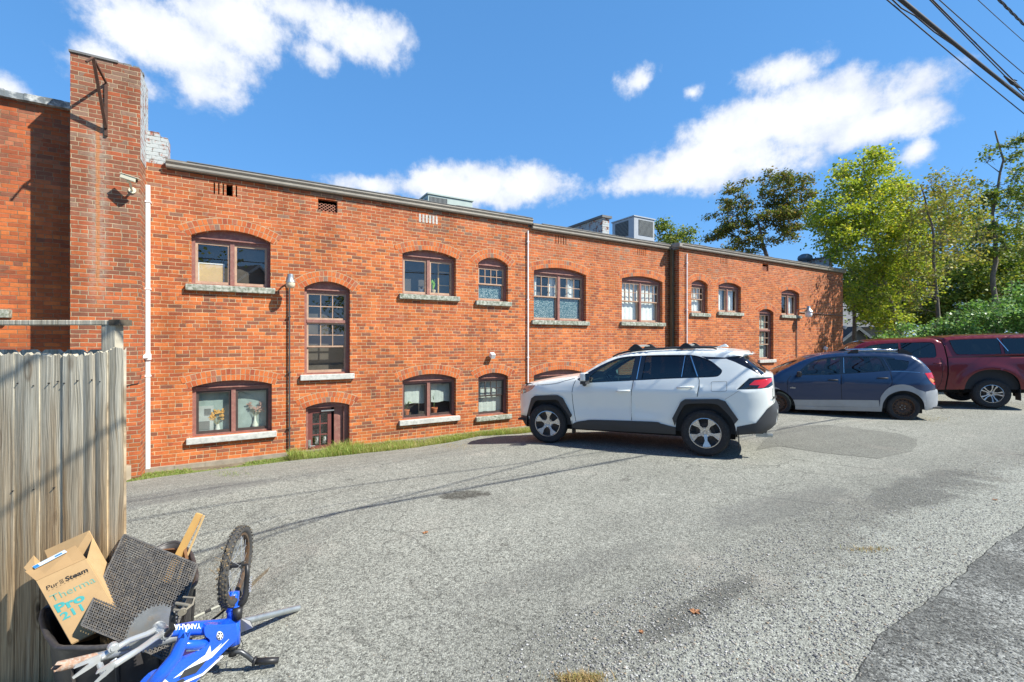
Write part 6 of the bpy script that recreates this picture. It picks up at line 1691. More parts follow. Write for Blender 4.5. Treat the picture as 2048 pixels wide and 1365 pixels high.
M_ink = plain('ink_black', (.02, .02, .02), .7); M_teal = plain('ink_teal', (.06, .36, .35), .7); M_teal2 = plain('ink_teal_thin', (.16, .38, .30), .7)
face_text('Pur', .09, .185, .34, .024, M_ink, .15, .006); face_text('Steam', .47, .185, .93, .026, M_ink, .15, .03)
face_text('SSS', .36, .185, .44, .024, M_ink, .25, -.004); face_text('Therma', .07, .37, .95, .040, M_teal2, 0, -.006); face_text('Pro', .06, .535, .62, .047, M_teal, 0, .04); face_text('211', .07, .66, .50, .040, M_teal, 0, .03)
face_text('- - - - - - - - - - -', .10, .212, .92, .012, M_ink, 0, -.004)

# perforated plastic mat
e = thing('drainage_mat', tuple(P(163, 1250, 2.42)), 'grey black perforated plastic mat tilted in the bin in front of the carton', 'mat')
a, b_, c = P(248, 1069, 2.74), P(394, 1129, 2.74), P(163, 1250, 2.36); w = WB(); U2, V2 = (b_ - a), (c - a); nx_, ny_ = 33, 38; nn = U2.cross(V2).normalized()
def bar3(w, p, q, wd, nrm, hgt):
    s = (q - p).cross(nrm).normalized() * wd / 2; w.add([p - s, p + s, q + s, q - s, p - s + nrm * hgt, p + s + nrm * hgt, q + s + nrm * hgt, q - s + nrm * hgt], [(3, 2, 1, 0), (4, 5, 6, 7), (0, 1, 5, 4), (1, 2, 6, 5), (2, 3, 7, 6), (3, 0, 4, 7)])
for i in range(nx_ + 1):
    p = a + U2 * i / nx_; bar3(w, p, p + V2, .0048 if 0 < i < nx_ else .010, nn, .011)
for i in range(ny_ + 1):
    p = a + V2 * i / ny_; bar3(w, p, p + U2, .0044 if 0 < i < ny_ else .010, nn * 1.0, .0122)
w.out('mesh_panel', plain('mat_plastic', (.085, .083, .08), .38, var=.4, scale=30, dirt=(.2, .17, .13), dirt_amt=.5), e)

# bits of wood in the bin
def stick(name, label, a, b_, s, mat, cat='wood'):
    e = thing(name, tuple(a), label, cat); w = WB(); d = (b_ - a).normalized(); u = d.cross(Vector((0, 1, 0))).normalized(); v = d.cross(u); V = []
    for p in (a, b_):
        for (i, j) in ((-1, -1), (1, -1), (1, 1), (-1, 1)): V.append(p + u * i * s[0] / 2 + v * j * s[1] / 2)
    w.add(V, [(3, 2, 1, 0), (4, 5, 6, 7), (0, 1, 5, 4), (1, 2, 6, 5), (2, 3, 7, 6), (3, 0, 4, 7)]); fixn(w.out('stick', mat, e)); return e
stick('wood_strip', 'thick orange brown wood strip standing up from the back of the bin', P(330, 1165, 2.86), P(399, 1028, 2.98), (.036, .024), M_wood_new)
stick('wood_strip', 'thin pale wood lath standing right beside the thick strip in the bin', P(352, 1165, 2.90), P(408, 1032, 2.98), (.008, .012), plain('pale_lath', (.66, .45, .2), .6))
stick('wood_block', 'dark brown wood end poking out at the back corner of the bin', P(308, 1112, 3.0), P(372, 1108, 2.92), (.075, .02), plain('dark_wood', (.16, .075, .03), .7, var=.3))
def striped():
    a, b_ = P(330, 1262, 2.75), P(458, 1203, 3.0); e = thing('striped_rod', tuple(a), 'thin grey and black banded rod lying across the bin edge behind the bicycle', 'rod')
    w1, w2 = WB(), WB()
    for i in range(10):
        p, q = a.lerp(b_, i / 10), a.lerp(b_, (i + 1) / 10); (w1 if i % 3 else w2).tube([p, q], .0075 if i % 3 else .009, 8)
    w1.out('rod', plain('rod_grey', (.36, .36, .30), .6), e); w2.out('bands', M_black, e)
striped()
# galvanised pipe
a, b_ = P(112, 1335, 1.92), P(597, 1204, 3.02); gzp = gz(b_.x, b_.y); b_.z = gzp + .022
e = thing('metal_pipe', tuple(b_), 'bent ended galvanised pipe lying under the bicycle, rusty at its torn left end', 'pipe')
w = WB(); d = (b_ - a).normalized(); k = a + d * .14; w.tube([k, b_], .0195, 16, cap=False); w.tube([k + d * .01, b_ - d * .001], .0165, 12, cap=True)
w.out('tube', M_steel, e, angle=40)
w = WB(); u = d.orthogonal().normalized(); v = d.cross(u); r_ = random.Random(8); N = 18
for i in range(N):
    t0, t1 = 2 * math.pi * i / N, 2 * math.pi * (i + 1) / N; j0 = (.035 * noise.noise(Vector((math.cos(t0) * 2.5, math.sin(t0) * 1.5, 2)))) ; j1 = (.035 * noise.noise(Vector((math.cos(t1) * 2.5, math.sin(t1) * 1.5, 2))))
    for rr in (.0197, .0175):
        c0, s0, c1, s1 = math.cos(t0), math.sin(t0), math.cos(t1), math.sin(t1)
        w.add([k + (u * c0 + v * s0) * rr, k + (u * c1 + v * s1) * rr, a + d * j1 + (u * c1 + v * s1) * rr * 1.05, a + d * j0 + (u * c0 + v * s0) * rr * 1.05], [(0, 1, 2, 3)])
w.out('rusty_end', plain('pipe_rust', (.36, .22, .15), .8, var=.35, scale=30, metal=.2, dirt=(.45, .45, .4), dirt_amt=.5), e)

# ---------------------------------------------------------------- upturned child's bicycle
def bicycle():
    o = P(500, 1330, 2.45); o.z = gz(o.x, o.y)
    e = thing('bicycle', tuple(o), 'blue and white child bicycle lying upside down with one muddy wheel in the air', 'bicycle')
    BL = plain('bike_blue', (.012, .10, .62), .25, var=.06, coat=1.0); WH = plain('bike_white', (.80, .80, .80), .3, var=.04, coat=.6); SV = plain('bike_silver', (.56, .58, .58), .3, metal=.55, var=.1, coat=.3)
    BK = plain('bike_black', (.02, .02, .021), .45, var=.25); MUD = plain('dried_mud', (.22, .16, .09), .95, var=.4, scale=40, bump=.8)
    # front wheel
    c = P(473, 1131, 2.50); ax = Vector((.974, .215, -.05)).normalized(); q = ax.to_track_quat('Z', 'Y').to_matrix().to_4x4(); M = Matrix.Translation(c) @ q; Rw = .203
    w = WB(); prof = [(Rw - .036, -.012), (Rw - .030, -.019), (Rw - .017, -.022), (Rw - .006, -.017), (Rw, -.009), (Rw + .001, 0), (Rw, .009), (Rw - .006, .017), (Rw - .017, .022), (Rw - .030, .019), (Rw - .036, .012)]
    w.lathe(prof, M, 60); wh = fixn(w.out('wheel', plain('bike_tyre', (.045, .045, .045), .85, var=.3, scale=40, dirt=(.14, .11, .07), dirt_amt=.3), e, smooth=True))
    def sub(name, wb, mat, par=wh, **k):
        ob = wb.out(name, mat, e, **k); ob.parent = par; return ob
    w = WB()
    for i in range(46):
        a = 2 * math.pi * i / 46
        for k2, zz in enumerate((-.018, -.006, .006, .018)):
            aa = a + (k2 % 2) * .06; rr = Rw + .0005 - abs(zz) * .22; T = M @ Matrix.Rotation(aa, 4, 'Z') @ Matrix.Translation((rr, 0, zz)); w.box((0, 0, 0), (.005, .011, .0075), T)
    sub('tread', w, plain('tread', (.035, .035, .034), .9, var=.4, scale=30, dirt=(.25, .19, .1), dirt_amt=.55))
    w = WB(); w.lathe([(Rw - .036, -.012), (Rw - .036, .012), (Rw - .048, .011), (Rw - .05, 0), (Rw - .048, -.011)], M, 60, close=True); sub('rim', w, plain('bike_rim_rusty', (.12, .085, .06), .5, metal=.5, var=.4, dirt=(.35, .18, .07), dirt_amt=.5), angle=40)
    w = WB(); w.tube([M @ Vector((0, 0, -.055)), M @ Vector((0, 0, .055))], .007, 8); w.tube([M @ Vector((0, 0, -.03)), M @ Vector((0, 0, .03))], .013, 12); w.tube([M @ Vector((0, 0, -.030)), M @ Vector((0, 0, -.026))], .022, 14); w.tube([M @ Vector((0, 0, .030)), M @ Vector((0, 0, .026))], .022, 14); sub('hub', w, BK)
    w = WB()
    for i in range(20):
        a = 2 * math.pi * i / 20; s = -1 if i % 2 else 1; b0 = a + (.5 if i % 4 < 2 else -.5); w.tube([M @ Vector((.02 * math.cos(b0), .02 * math.sin(b0), .028 * s)), M @ Vector(((Rw - .048) * math.cos(a), (Rw - .048) * math.sin(a), 0))], .0011, 4)
    sub('spokes', w, SV)
    w = WB(); r_ = random.Random(2)
    for i in range(34):
        a = R(-112) + r_.gauss(0, .22) if i < 24 else R(150) + r_.gauss(0, .3)
        T = M @ Matrix.Rotation(a, 4, 'Z') @ Matrix.Translation((Rw - r_.uniform(-.004, .02), 0, r_.uniform(-.03, .012))) @ Matrix.Rotation(r_.uniform(0, 3), 4, 'X') @ Matrix.Rotation(r_.uniform(0, 3), 4, 'Z'); w.box((0, 0, 0), (r_.uniform(.006, .018), r_.uniform(.006, .02), .008), T)
    for i in range(22):
        p = M @ Vector((math.cos(R(155) + r_.gauss(0, .25)) * Rw, math.sin(R(155) + r_.gauss(0, .25)) * Rw, r_.uniform(-.03, .02))); w.tube([p, p + Vector((r_.uniform(-.05, .03), r_.uniform(-.03, .01), r_.uniform(-.03, .03)))], .0012, 4)
    sub('mud', w, MUD)
    # fork: two blades from the hub to the crown
    crown = P(470, 1214, 2.49)
    w = WB(); hr = M @ Vector((0, 0, .052)); hl = M @ Vector((0, 0, -.052))
    w.tube([hr, hr + Vector((.002, 0, -.06)), hr + Vector((-.004, 0, -.16)), crown + Vector((.045, 0, .03)), crown + Vector((.01, 0, -.01))], [.010, .013, .017, .019, .019], 12)
    w.tube([hl, hl + Vector((0, .0, -.10)), crown + Vector((-.05, .03, .04)), crown + Vector((-.01, 0, -.01))], [.009, .013, .018, .018], 12); w.out('fork', BK, e, smooth=True)
    w = WB(); w.tube([P(467, 1183, 2.50), P(464, 1200, 2.49), P(466, 1222, 2.47)], [.030, .034, .033], 14); w.out('fork_crown', BL, e, smooth=True)
    w = WB(); top, bot = P(467, 1226, 2.47), P(468, 1290, 2.43); w.tube([P(469, 1212, 2.48), P(467, 1236, 2.465)], .034, 16); w.tube([top + (bot - top) * .1, bot], .031, 18); ht = w.out('head_tube', BL, e, smooth=True)
    w = WB(); w.tube([P(476, 1216, 2.455), P(474, 1238, 2.45)], .024, 10); w.out('decal_band', BK, e, smooth=True)
    w = WB(); w.tube([bot, P(465, 1312, 2.42)], [.018, .020], 12); w.tube([bot + Vector((0, 0, .004)), bot - Vector((0, 0, .012))], .028, 16); w.out('stem', BK, e, smooth=True)
    # handlebar
    w = WB(); hb = [P(388, 1352, 2.43), P(404, 1340, 2.43), P(418, 1316, 2.43), P(440, 1306, 2.42), P(465, 1303, 2.42), P(482, 1304, 2.43), P(496, 1313, 2.44), P(505, 1321, 2.455), P(516, 1323, 2.46), P(556, 1321, 2.485)]
    w.tube(hb, .0125, 12); w.out('handlebar', plain('bar_grey', (.07, .075, .08), .35, metal=.5), e, smooth=True)
    w = WB(); w.tube([P(507, 1322.5, 2.458), P(512, 1323, 2.46)], .023, 14); w.tube([P(512, 1323, 2.46), P(535, 1322.5, 2.472), P(557, 1321, 2.486)], [.0165, .018, .0155], 14); w.out('grip', BK, e, smooth=True)
    w = WB(); w.tube([P(392, 1346, 2.43), P(376, 1358, 2.42)], .018, 12); w.tube([P(403, 1340, 2.43), P(399, 1344, 2.43)], .026, 12); w.out('grip', BK, e, smooth=True)
    w = WB(); w.tube([P(470, 1300, 2.40), P(480, 1275, 2.46), P(486, 1290, 2.5), P(478, 1312, 2.44), P(462, 1318, 2.38)], .0022, 5); w.tube([P(455, 1210, 2.45), P(440, 1207, 2.5), P(446, 1225, 2.45), P(445, 1255, 2.42)], .0022, 5)
    w.tube([P(455, 1216, 2.46), P(436, 1232, 2.5), P(412, 1248, 2.55)], .006, 6); w.tube([P(440, 1207, 2.47), P(452, 1210, 2.47)], .010, 6); w.out('cable', BK, e)
    # beams and tank cover
    bb = P(326, 1262, 2.13)
    w = WB(); w.tube([bb, P(345, 1262, 2.17), P(385, 1257, 2.27), P(430, 1255, 2.37), P(460, 1250, 2.44)], [.022, .026, .032, .036, .034], 16); tb = w.out('down_tube', BL, e, smooth=True)
    w = WB(); w.tube([P(372, 1252, 2.20), P(366, 1280, 2.19), P(352, 1312, 2.16), P(330, 1340, 2.13), P(300, 1375, 2.08)], [.027, .026, .028, .030, .030], 16); w.tube([P(362, 1290, 2.18), P(400, 1290, 2.27), P(428, 1276, 2.37)], [.020, .022, .018], 12); w.out('seat_tube', BL, e, smooth=True)
    def Zp(x): return 2.10 + (x - 300) / 168 * .31
    out = spl([(407, 1247), (440, 1246), (467, 1243), (469, 1275), (441, 1301), (412, 1332), (388, 1358), (355, 1395), (300, 1420), (278, 1385), (302, 1352), (330, 1338), (354, 1320), (372, 1308), (395, 1296), (412, 1284), (414, 1276), (404, 1266)], corners={2, 3, 7, 8}, n=3, closed=True)
    nr = (P(468, 1260, 2.41) - P(300, 1262, 2.10)).cross(Vector((0, 0, 1))).normalized()
    if nr.y > 0: nr = -nr
    def plate(name, poly, lift, th, mat, par=None, bev=0):
        w = WB(); P0 = [P(x, y, Zp(x)) + nr * lift for x, y in poly]; P1 = [p - nr * th for p in P0]; k = len(poly); w.v = [tuple(p) for p in P0 + P1]
        for t in tri2d(poly): w.f.append(list(t)); w.f.append([i + k for i in t][::-1]); w.mi += [0, 0]
        for i in range(k): j = (i + 1) % k; w.f.append([i, j, k + j, k + i]); w.mi.append(0)
        ob = w.out(name, mat, e, bevel=bev); fixn(ob)
        if par: ob.parent = par
        return ob
    pl = plate('tank_cover', out, .03, .06, BL, bev=.008)
    plate('decal', [(437, 1283), (424, 1299), (452, 1274), (418, 1310), (371, 1338), (340, 1352), (372, 1328), (404, 1306), (414, 1287), (416, 1301)], .034, .003, WH, pl)
    plate('decal', [(362, 1336), (402, 1318), (407, 1315), (386, 1340), (352, 1352)], .0365, .003, M_clad, pl)
    plate('decal', [(330, 1365), (360, 1352), (366, 1358), (356, 1388), (322, 1392)], .036, .003, M_clad, pl)
    plate('decal', [(290, 1368), (322, 1352), (330, 1358), (312, 1382), (288, 1390)], .036, .003, WH, pl)
    plate('decal_line', [(350, 1363), (398, 1342), (438, 1306), (440, 1308), (400, 1345), (350, 1367)], .0365, .003, WH, pl)
    plate('decal', [(368, 1297), (402, 1290), (405, 1296), (368, 1300)], -.004 + .03, .003, WH, pl)
    circ = lambda r, n=20: [(433 + r * .85 * math.cos(2 * math.pi * i / n), 1267 + r * 1.1 * math.sin(2 * math.pi * i / n)) for i in range(n)]
    plate('emblem', circ(7.6), .0365, .004, WH, pl); plate('emblem', circ(6.2), .039, .004, BK, pl)
    for k in range(6):
        a = math.pi * k / 3 + .5; c_, s_ = math.cos(a), math.sin(a); plate('emblem', [(433 + .85 * (c_ * 0 - s_ * .8), 1267 + 1.1 * (s_ * 0 + c_ * .8)), (433 + .85 * (c_ * 6.3 - s_ * .8), 1267 + 1.1 * (s_ * 6.3 + c_ * .8)), (433 + .85 * (c_ * 6.3 + s_ * .8), 1267 + 1.1 * (s_ * 6.3 - c_ * .8)), (433 + .85 * (s_ * .8), 1267 - 1.1 * c_ * .8)], .0405, .003, WH, pl)
    # lettering on the tube (upside down) and on the fork blade
    a, b_ = P(410, 1249.5, 2.255), P(362, 1251, 2.145); Xv = (b_ - a).normalized(); Yv = Vector((0, 0, -1)); Yv = (Yv - Xv * Yv.dot(Xv)).normalized(); Zv = Xv.cross(Yv)
    def txt(body, org, X, Y, width, hgt, mat, nm='lettering', bold=.02):
        cu = bpy.data.curves.new('t', 'FONT'); cu.body = body; cu.size = 1; cu.offset = bold; cu.resolution_u = 2; ob = bpy.data.objects.new('t', cu); C.objects.link(ob); me = bpy.data.meshes.new_from_object(ob); bpy.data.objects.remove(ob)
        xs = [v.co.x for v in me.vertices]; x0, x1 = min(xs), max(xs)
        for v in me.vertices: v.co = org + X * ((v.co.x - x0) / (x1 - x0) * width) + Y * (v.co.y / .73 * hgt) - Vector(e.location)
        me.materials.clear(); me.materials.append(mat); o2 = bpy.data.objects.new(nm, me); C.objects.link(o2); o2.parent = e
    txt('YAMAHA', P(402, 1247.5, 2.20), (P(357, 1249, 2.09) - P(402, 1247.5, 2.20)).normalized(), Vector((0, 0, -1)), .155, .026, WH)
    w = WB(); w.add([P(344, 1250, 2.09), P(353, 1249, 2.11), P(353, 1261, 2.11), P(340, 1262, 2.09)], [(0, 1, 2, 3)]); w.out('decal', WH, e)
    txt('YAMAHA', P(499, 1152, 2.465), Vector((-.05, 0, -1)).normalized(), Vector((-1, 0, 0)), .09, -.016, WH)
    # chainring, crank, pedal
    nr2 = Vector((.82, -.57, .05)).normalized(); q = nr2.to_track_quat('Z', 'Y').to_matrix().to_4x4(); cc = P(304, 1256, 2.17); M2 = Matrix.Translation(cc) @ q
    w = WB(); w.lathe([(0, 0), (.094, 0), (.094, -.004), (0, -.004)], M2, 44)
    for i in range(36): T = M2 @ Matrix.Rotation(2 * math.pi * i / 36, 4, 'Z') @ Matrix.Translation((.098, 0, -.002)); w.box((0, 0, 0), (.009, .007, .003), T)
    ch = fixn(w.out('chainring', plain('chainring_grey', (.26, .27, .27), .45, metal=.6, var=.2, dirt=(.35, .22, .1), dirt_amt=.25), e))
    w = WB(); w.tube([bb + nr2 * -.06, bb + nr2 * .045], .026, 18); w.tube([bb + nr2 * .04, bb + nr2 * .055], .018, 14); w.out('bottom_bracket', SV, e, angle=40)
    w = WB(); w.tube([bb + nr2 * .05, bb + nr2 * .06 + Vector((.02, 0, .03)), P(345, 1234, 2.10), P(350, 1212, 2.12)], [.016, .015, .012, .013], 10); w.out('crank', BK, e, smooth=True)
    w = WB(); pc = P(352, 1207, 2.12); w.tube([pc, pc + Vector((.07, -.01, -.005))], .007, 8)
    w.tube([pc + Vector((.012, .03, .012)), pc + Vector((.065, .03, .008)), pc + Vector((.078, 0, -.005)), pc + Vector((.06, -.03, -.018)), pc + Vector((.012, -.03, -.012))], .005, 6); w.tube([pc + Vector((.05, -.03, -.02)), pc + Vector((.055, -.036, -.022))], .018, 12); w.out('pedal', plain('pedal_metal', (.30, .27, .21), .6, metal=.4, var=.3), e)
    # stays and drop-outs
    for k, (dx, dy, dz) in enumerate(((178, 1338, 1.90), (206, 1352, 1.80))):
        w = WB(); end = P(dx + 22, dy - 22, dz); st = bb + nr2 * (-.045 if k == 0 else .02)
        mid = st.lerp(end, .55) + (Vector((0, 0, .012)) if k == 0 else Vector((0, 0, -.004)))
        w.tube([st, st.lerp(end, .25), mid, end], [.017, .013, .012, .014], 12); sy = w.out('chain_stay', SV, e, smooth=True)
        w = WB(); D = (end - st).normalized(); S = D.cross(nr2).normalized()
        if S.z < 0: S = -S
        pts = [(-.01, -.014), (.03, -.022), (.095, -.030), (.10, -.022), (.045, -.003), (.045, .004), (.10, .010), (.095, .020), (.03, .018), (-.01, .014)]
        V = []; n_ = len(pts)
        for tt in (.004, -.004): V += [end + D * a_ + S * b2 + nr2 * tt for a_, b2 in pts]
        w.v = [tuple(x) for x in V]
        for t in tri2d(pts): w.f.append(list(t)); w.f.append([i + n_ for i in t][::-1]); w.mi += [0, 0]
        for i in range(n_): j = (i + 1) % n_; w.f.append([i, j, n_ + j, n_ + i]); w.mi.append(0)
        ob = w.out('dropout', SV, e); fixn(ob); ob.parent = sy
    w = WB(); w.tube([P(200, 1330, 1.88), P(208, 1350, 1.80)], .011, 8); w.out('stay_bridge', SV, e)
    w = WB(); c3 = P(225, 1293, 1.93); w.tube([c3, c3 + nr2 * .02], .019, 18); w.tube([c3 + nr2 * .02, c3 + nr2 * .026], .012, 14); w.out('axle_peg', SV, e, angle=40)
    w = WB(); w.tube([P(232, 1318, 1.86), P(222, 1325, 1.84), P(226, 1330, 1.82), P(238, 1322, 1.85)], .0045, 6, closed=True); w.out('brake_mount', SV, e)
    w = WB(); w.add([P(479, 1236, 2.52), P(500, 1243, 2.50), P(506, 1256, 2.47), P(479, 1267, 2.50)], [(0, 1, 2, 3)]); w.add([p + Vector((0, .006, 0)) for p in (P(479, 1236, 2.52), P(500, 1243, 2.50), P(506, 1256, 2.47), P(479, 1267, 2.50))], [(3, 2, 1, 0)]); w.out('number_plate', plain('plate_grey', (.42, .42, .40), .4), e)
bicycle()

# weeds at the kerb and fallen leaves
def leafmat(name, cols, trans=.3, rough=.55):
    m = bpy.data.materials.new(name); m.use_nodes = True; t = NT(m.node_tree); MATS[name] = m
    r = t.n('ShaderNodeNewGeometry').outputs['Random Per Island']; n = len(cols)
    c = t.ramp(r, [((i + .0) / n, q) for i, q in enumerate(cols)], 'CONSTANT')
    b = t.n('ShaderNodeBsdfPrincipled'); t.link(c, b.inputs['Base Color']); b.inputs['Roughness'].default_value = rough; b.inputs['Specular IOR Level'].default_value = .35
    tr = t.n('ShaderNodeBsdfTranslucent'); c2 = t.mix(1.0, c, (1.25, 1.2, .6), 'MULTIPLY'); t.link(c2, tr.inputs[0])
    mx = t.n('ShaderNodeMixShader'); mx.inputs[0].default_value = trans; t.link(b.outputs[0], mx.inputs[1]); t.link(tr.outputs[0], mx.inputs[2])
    o = t.n('ShaderNodeOutputMaterial'); t.link(mx.outputs[0], o.inputs[0]); return m
M_fall = leafmat('fallen_leaf', [(.42, .20, .08), (.36, .17, .08), (.44, .26, .12)], .15)
def fallen(px, py, s, lab, seed):
    g = G(px, py); e = thing('fallen_leaf', (g.x, g.y, g.z), lab, 'leaf', 'fallen leaves on the lot'); r = random.Random(seed); w = MB(); pts = []
    for i in range(22):
        a = 2 * math.pi * i / 22; rr = s * (.45 + .55 * abs(math.sin(a * 2.5 + seed))) * r.uniform(.85, 1.1); pts.append((rr * math.cos(a), rr * math.sin(a), .006 + .02 * s / .06 * abs(math.sin(a * 1.5 + seed)) * r.uniform(.5, 1)))
    w.v = [(0, 0, .004)] + pts; w.f = [[0, i + 1, (i + 1) % 22 + 1] for i in range(22)]; w.mi = [0] * 22
    w.tube([(0, 0, .004), (-s * .9, -s * .3, .012)], .0012, 4); w.build('blade', M_fall, e)
fallen(1390, 1226, .036, 'crumpled orange leaf on the dark asphalt right of the middle', 1); fallen(1283, 1266, .018, 'small brown orange leaf near the bottom of the lot', 2); fallen(851, 1067, .03, 'small pinkish leaf alone in the middle of the lot', 3)
fallen(1990, 1001, .025, 'dark curled leaf on the pale gravel near the right edge', 5); fallen(782, 896, .075, 'brown leaf at the edge of the grass strip', 6)
# ---------------------------------------------------------------- grass strip and weeds
M_grass = leafmat('grass_blades', [(.22, .32, .06), (.28, .38, .08), (.38, .44, .12), (.18, .27, .05), (.46, .42, .17), (.30, .38, .10)], .35)
M_moss = leafmat('low_clover', [(.14, .24, .04), (.20, .30, .06), (.26, .32, .08), (.30, .28, .12)], .3)
M_straw = leafmat('dry_straw', [(.48, .38, .20), (.36, .26, .12), (.30, .30, .10), (.45, .30, .12)], .3)
def blades(name, mat, pts, hr, w, lean, seed, label, cat='grass'):
    r = random.Random(seed); mb = MB()
    for (x, y, z, k) in pts:
        a = r.uniform(0, 6.28); h = r.uniform(*hr) * k; l = r.uniform(.2, 1) * lean * h; d = Vector((math.cos(a), math.sin(a), 0)); s = Vector((-d.y, d.x, 0)) * w * r.uniform(.6, 1.2)
        p = Vector((x, y, z)); m = p + d * l * .35 + Vector((0, 0, h * .6)); t = p + d * l + Vector((0, 0, h * r.uniform(.75, 1)))
        mb.add([p - s * .6, p + s * .6, m + s * .5, m - s * .5, t], [(0, 1, 2, 3), (3, 2, 4)])
    return tag(mb.build(name, mat), label, cat, kind='stuff')
def strip_points(n, t0, t1, d0, d1, dens, seed, kf):
    r = random.Random(seed); out = []
    while len(out) < n:
        t = r.uniform(t0, t1); d = r.uniform(d0, d1(t)) if callable(d1) else r.uniform(d0, d1); p = wpt(t, -d, 0)
        nz = noise.noise(Vector((p.x * 1.3, p.y * 1.3, seed)))
        if r.random() > dens(t, d, nz): continue
        out.append((p.x, p.y, gz(p.x, p.y) - .045, kf(t, d, nz)))
    return out
def edge_d(t):
    p = [(-8.3, .74), (TW(330), .78), (TW(430), .86), (TW(520), .96), (TW(590), 1.06), (TW(700), 1.2), (TW(830), 1.35), (TW(960), 1.62), (TW(1040), 1.75), (30, 1.9)]
    return lerp_tab(p, t)
# true distance of the lot edge from the wall, sampled from its outline
_ed = sorted([((p.x * WX + (p.y - WP.y) * WY), wdist(p.x, p.y)) for p in LE])
def edge_d(t): return lerp_tab(_ed, t)
tdoor = TW(575)
tall = strip_points(30000, tdoor, 12, .08, lambda t: edge_d(t) - .02, lambda t, d, nz: (1 if t < 3 else .35) * (.75 + nz), 3, lambda t, d, nz: (1.0 + nz * .6) * (1.35 if t < TW(720) else .95) * (1.0 if d > .25 else .7))
blades('long_grass', M_grass, tall, (.06, .19), .005, .9, 5, 'long green and yellowed grass growing along the wall from the door to the white car')
dry = strip_points(5000, tdoor, 6, .1, lambda t: edge_d(t) + .02, lambda t, d, nz: .3 + nz * .8, 13, lambda t, d, nz: 1.0 + nz * .5)
blades('dry_grass', M_straw, dry, (.06, .22), .003, 1.2, 15, 'dry straw coloured stalks mixed into the grass strip')
low = strip_points(26000, -8.3, tdoor + .6, .22, lambda t: edge_d(t) + .02, lambda t, d, nz: max(0, .62 + nz * 1.5), 23, lambda t, d, nz: 1.0)
blades('low_weeds', M_moss, low, (.02, .06), .009, 1.3, 25, 'low mossy green weeds on the bare strip at the foot of the wall')
wp = []
r_ = random.Random(31)
for _ in range(900):
    g = G(1160 + r_.gauss(0, 26), 1352 + abs(r_.gauss(0, 14))); wp.append((g.x, g.y, g.z, 1 - min(.6, abs(r_.gauss(0, .3)))))
blades('kerb_weeds', M_straw, wp, (.01, .05), .003, 1.3, 33, 'small patch of dry yellow weeds on the gravel at the bottom edge')
for (px_, py_, n_) in ((460, 948, 260), (1080, 1110, 0), (905, 893, 200), (1865, 838, 160), (1735, 1100, 120)):
    q = []
    for _ in range(n_): g = G(px_ + r_.gauss(0, 22), py_ + r_.gauss(0, 3)); q.append((g.x, g.y, g.z, .8))
    if q: blades('stray_weeds', M_straw if px_ != 460 else M_moss, q, (.01, .04), .004, 1.3, int(px_), 'thin scatter of weeds and straw on the asphalt')

# ---------------------------------------------------------------- trees
M_bark = plain('bark', (.15, .125, .10), .95, var=.35, scale=9, bump=.8, bscale=30); M_bark2 = plain('bark_pale', (.21, .18, .15), .95, var=.3, scale=9, bump=.6)
L_yel = leafmat('leaves_yellow_green', [(.33, .42, .05), (.42, .49, .06), (.26, .35, .045), (.52, .50, .08), (.29, .38, .05), (.18, .27, .04)], .45)
L_oak = leafmat('leaves_olive', [(.13, .18, .035), (.17, .21, .045), (.22, .20, .055), (.24, .17, .05), (.10, .15, .03)], .35)
L_grn = leafmat('leaves_dark_green', [(.11, .18, .035), (.15, .23, .045), (.21, .29, .05), (.32, .34, .06), (.07, .12, .025)], .35)
L_ivy = leafmat('leaves_bright_green', [(.10, .24, .06), (.15, .31, .09), (.21, .38, .12), (.08, .17, .045), (.28, .44, .18)], .35, .4)
L_mix = leafmat('leaves_brown_green', [(.22, .27, .045), (.30, .32, .06), (.32, .25, .06), (.18, .24, .04), (.40, .38, .08)], .35)
L_mid = leafmat('leaves_mid_green', [(.17, .25, .045), (.23, .31, .055), (.30, .36, .07), (.13, .20, .04), (.36, .34, .08)], .4)
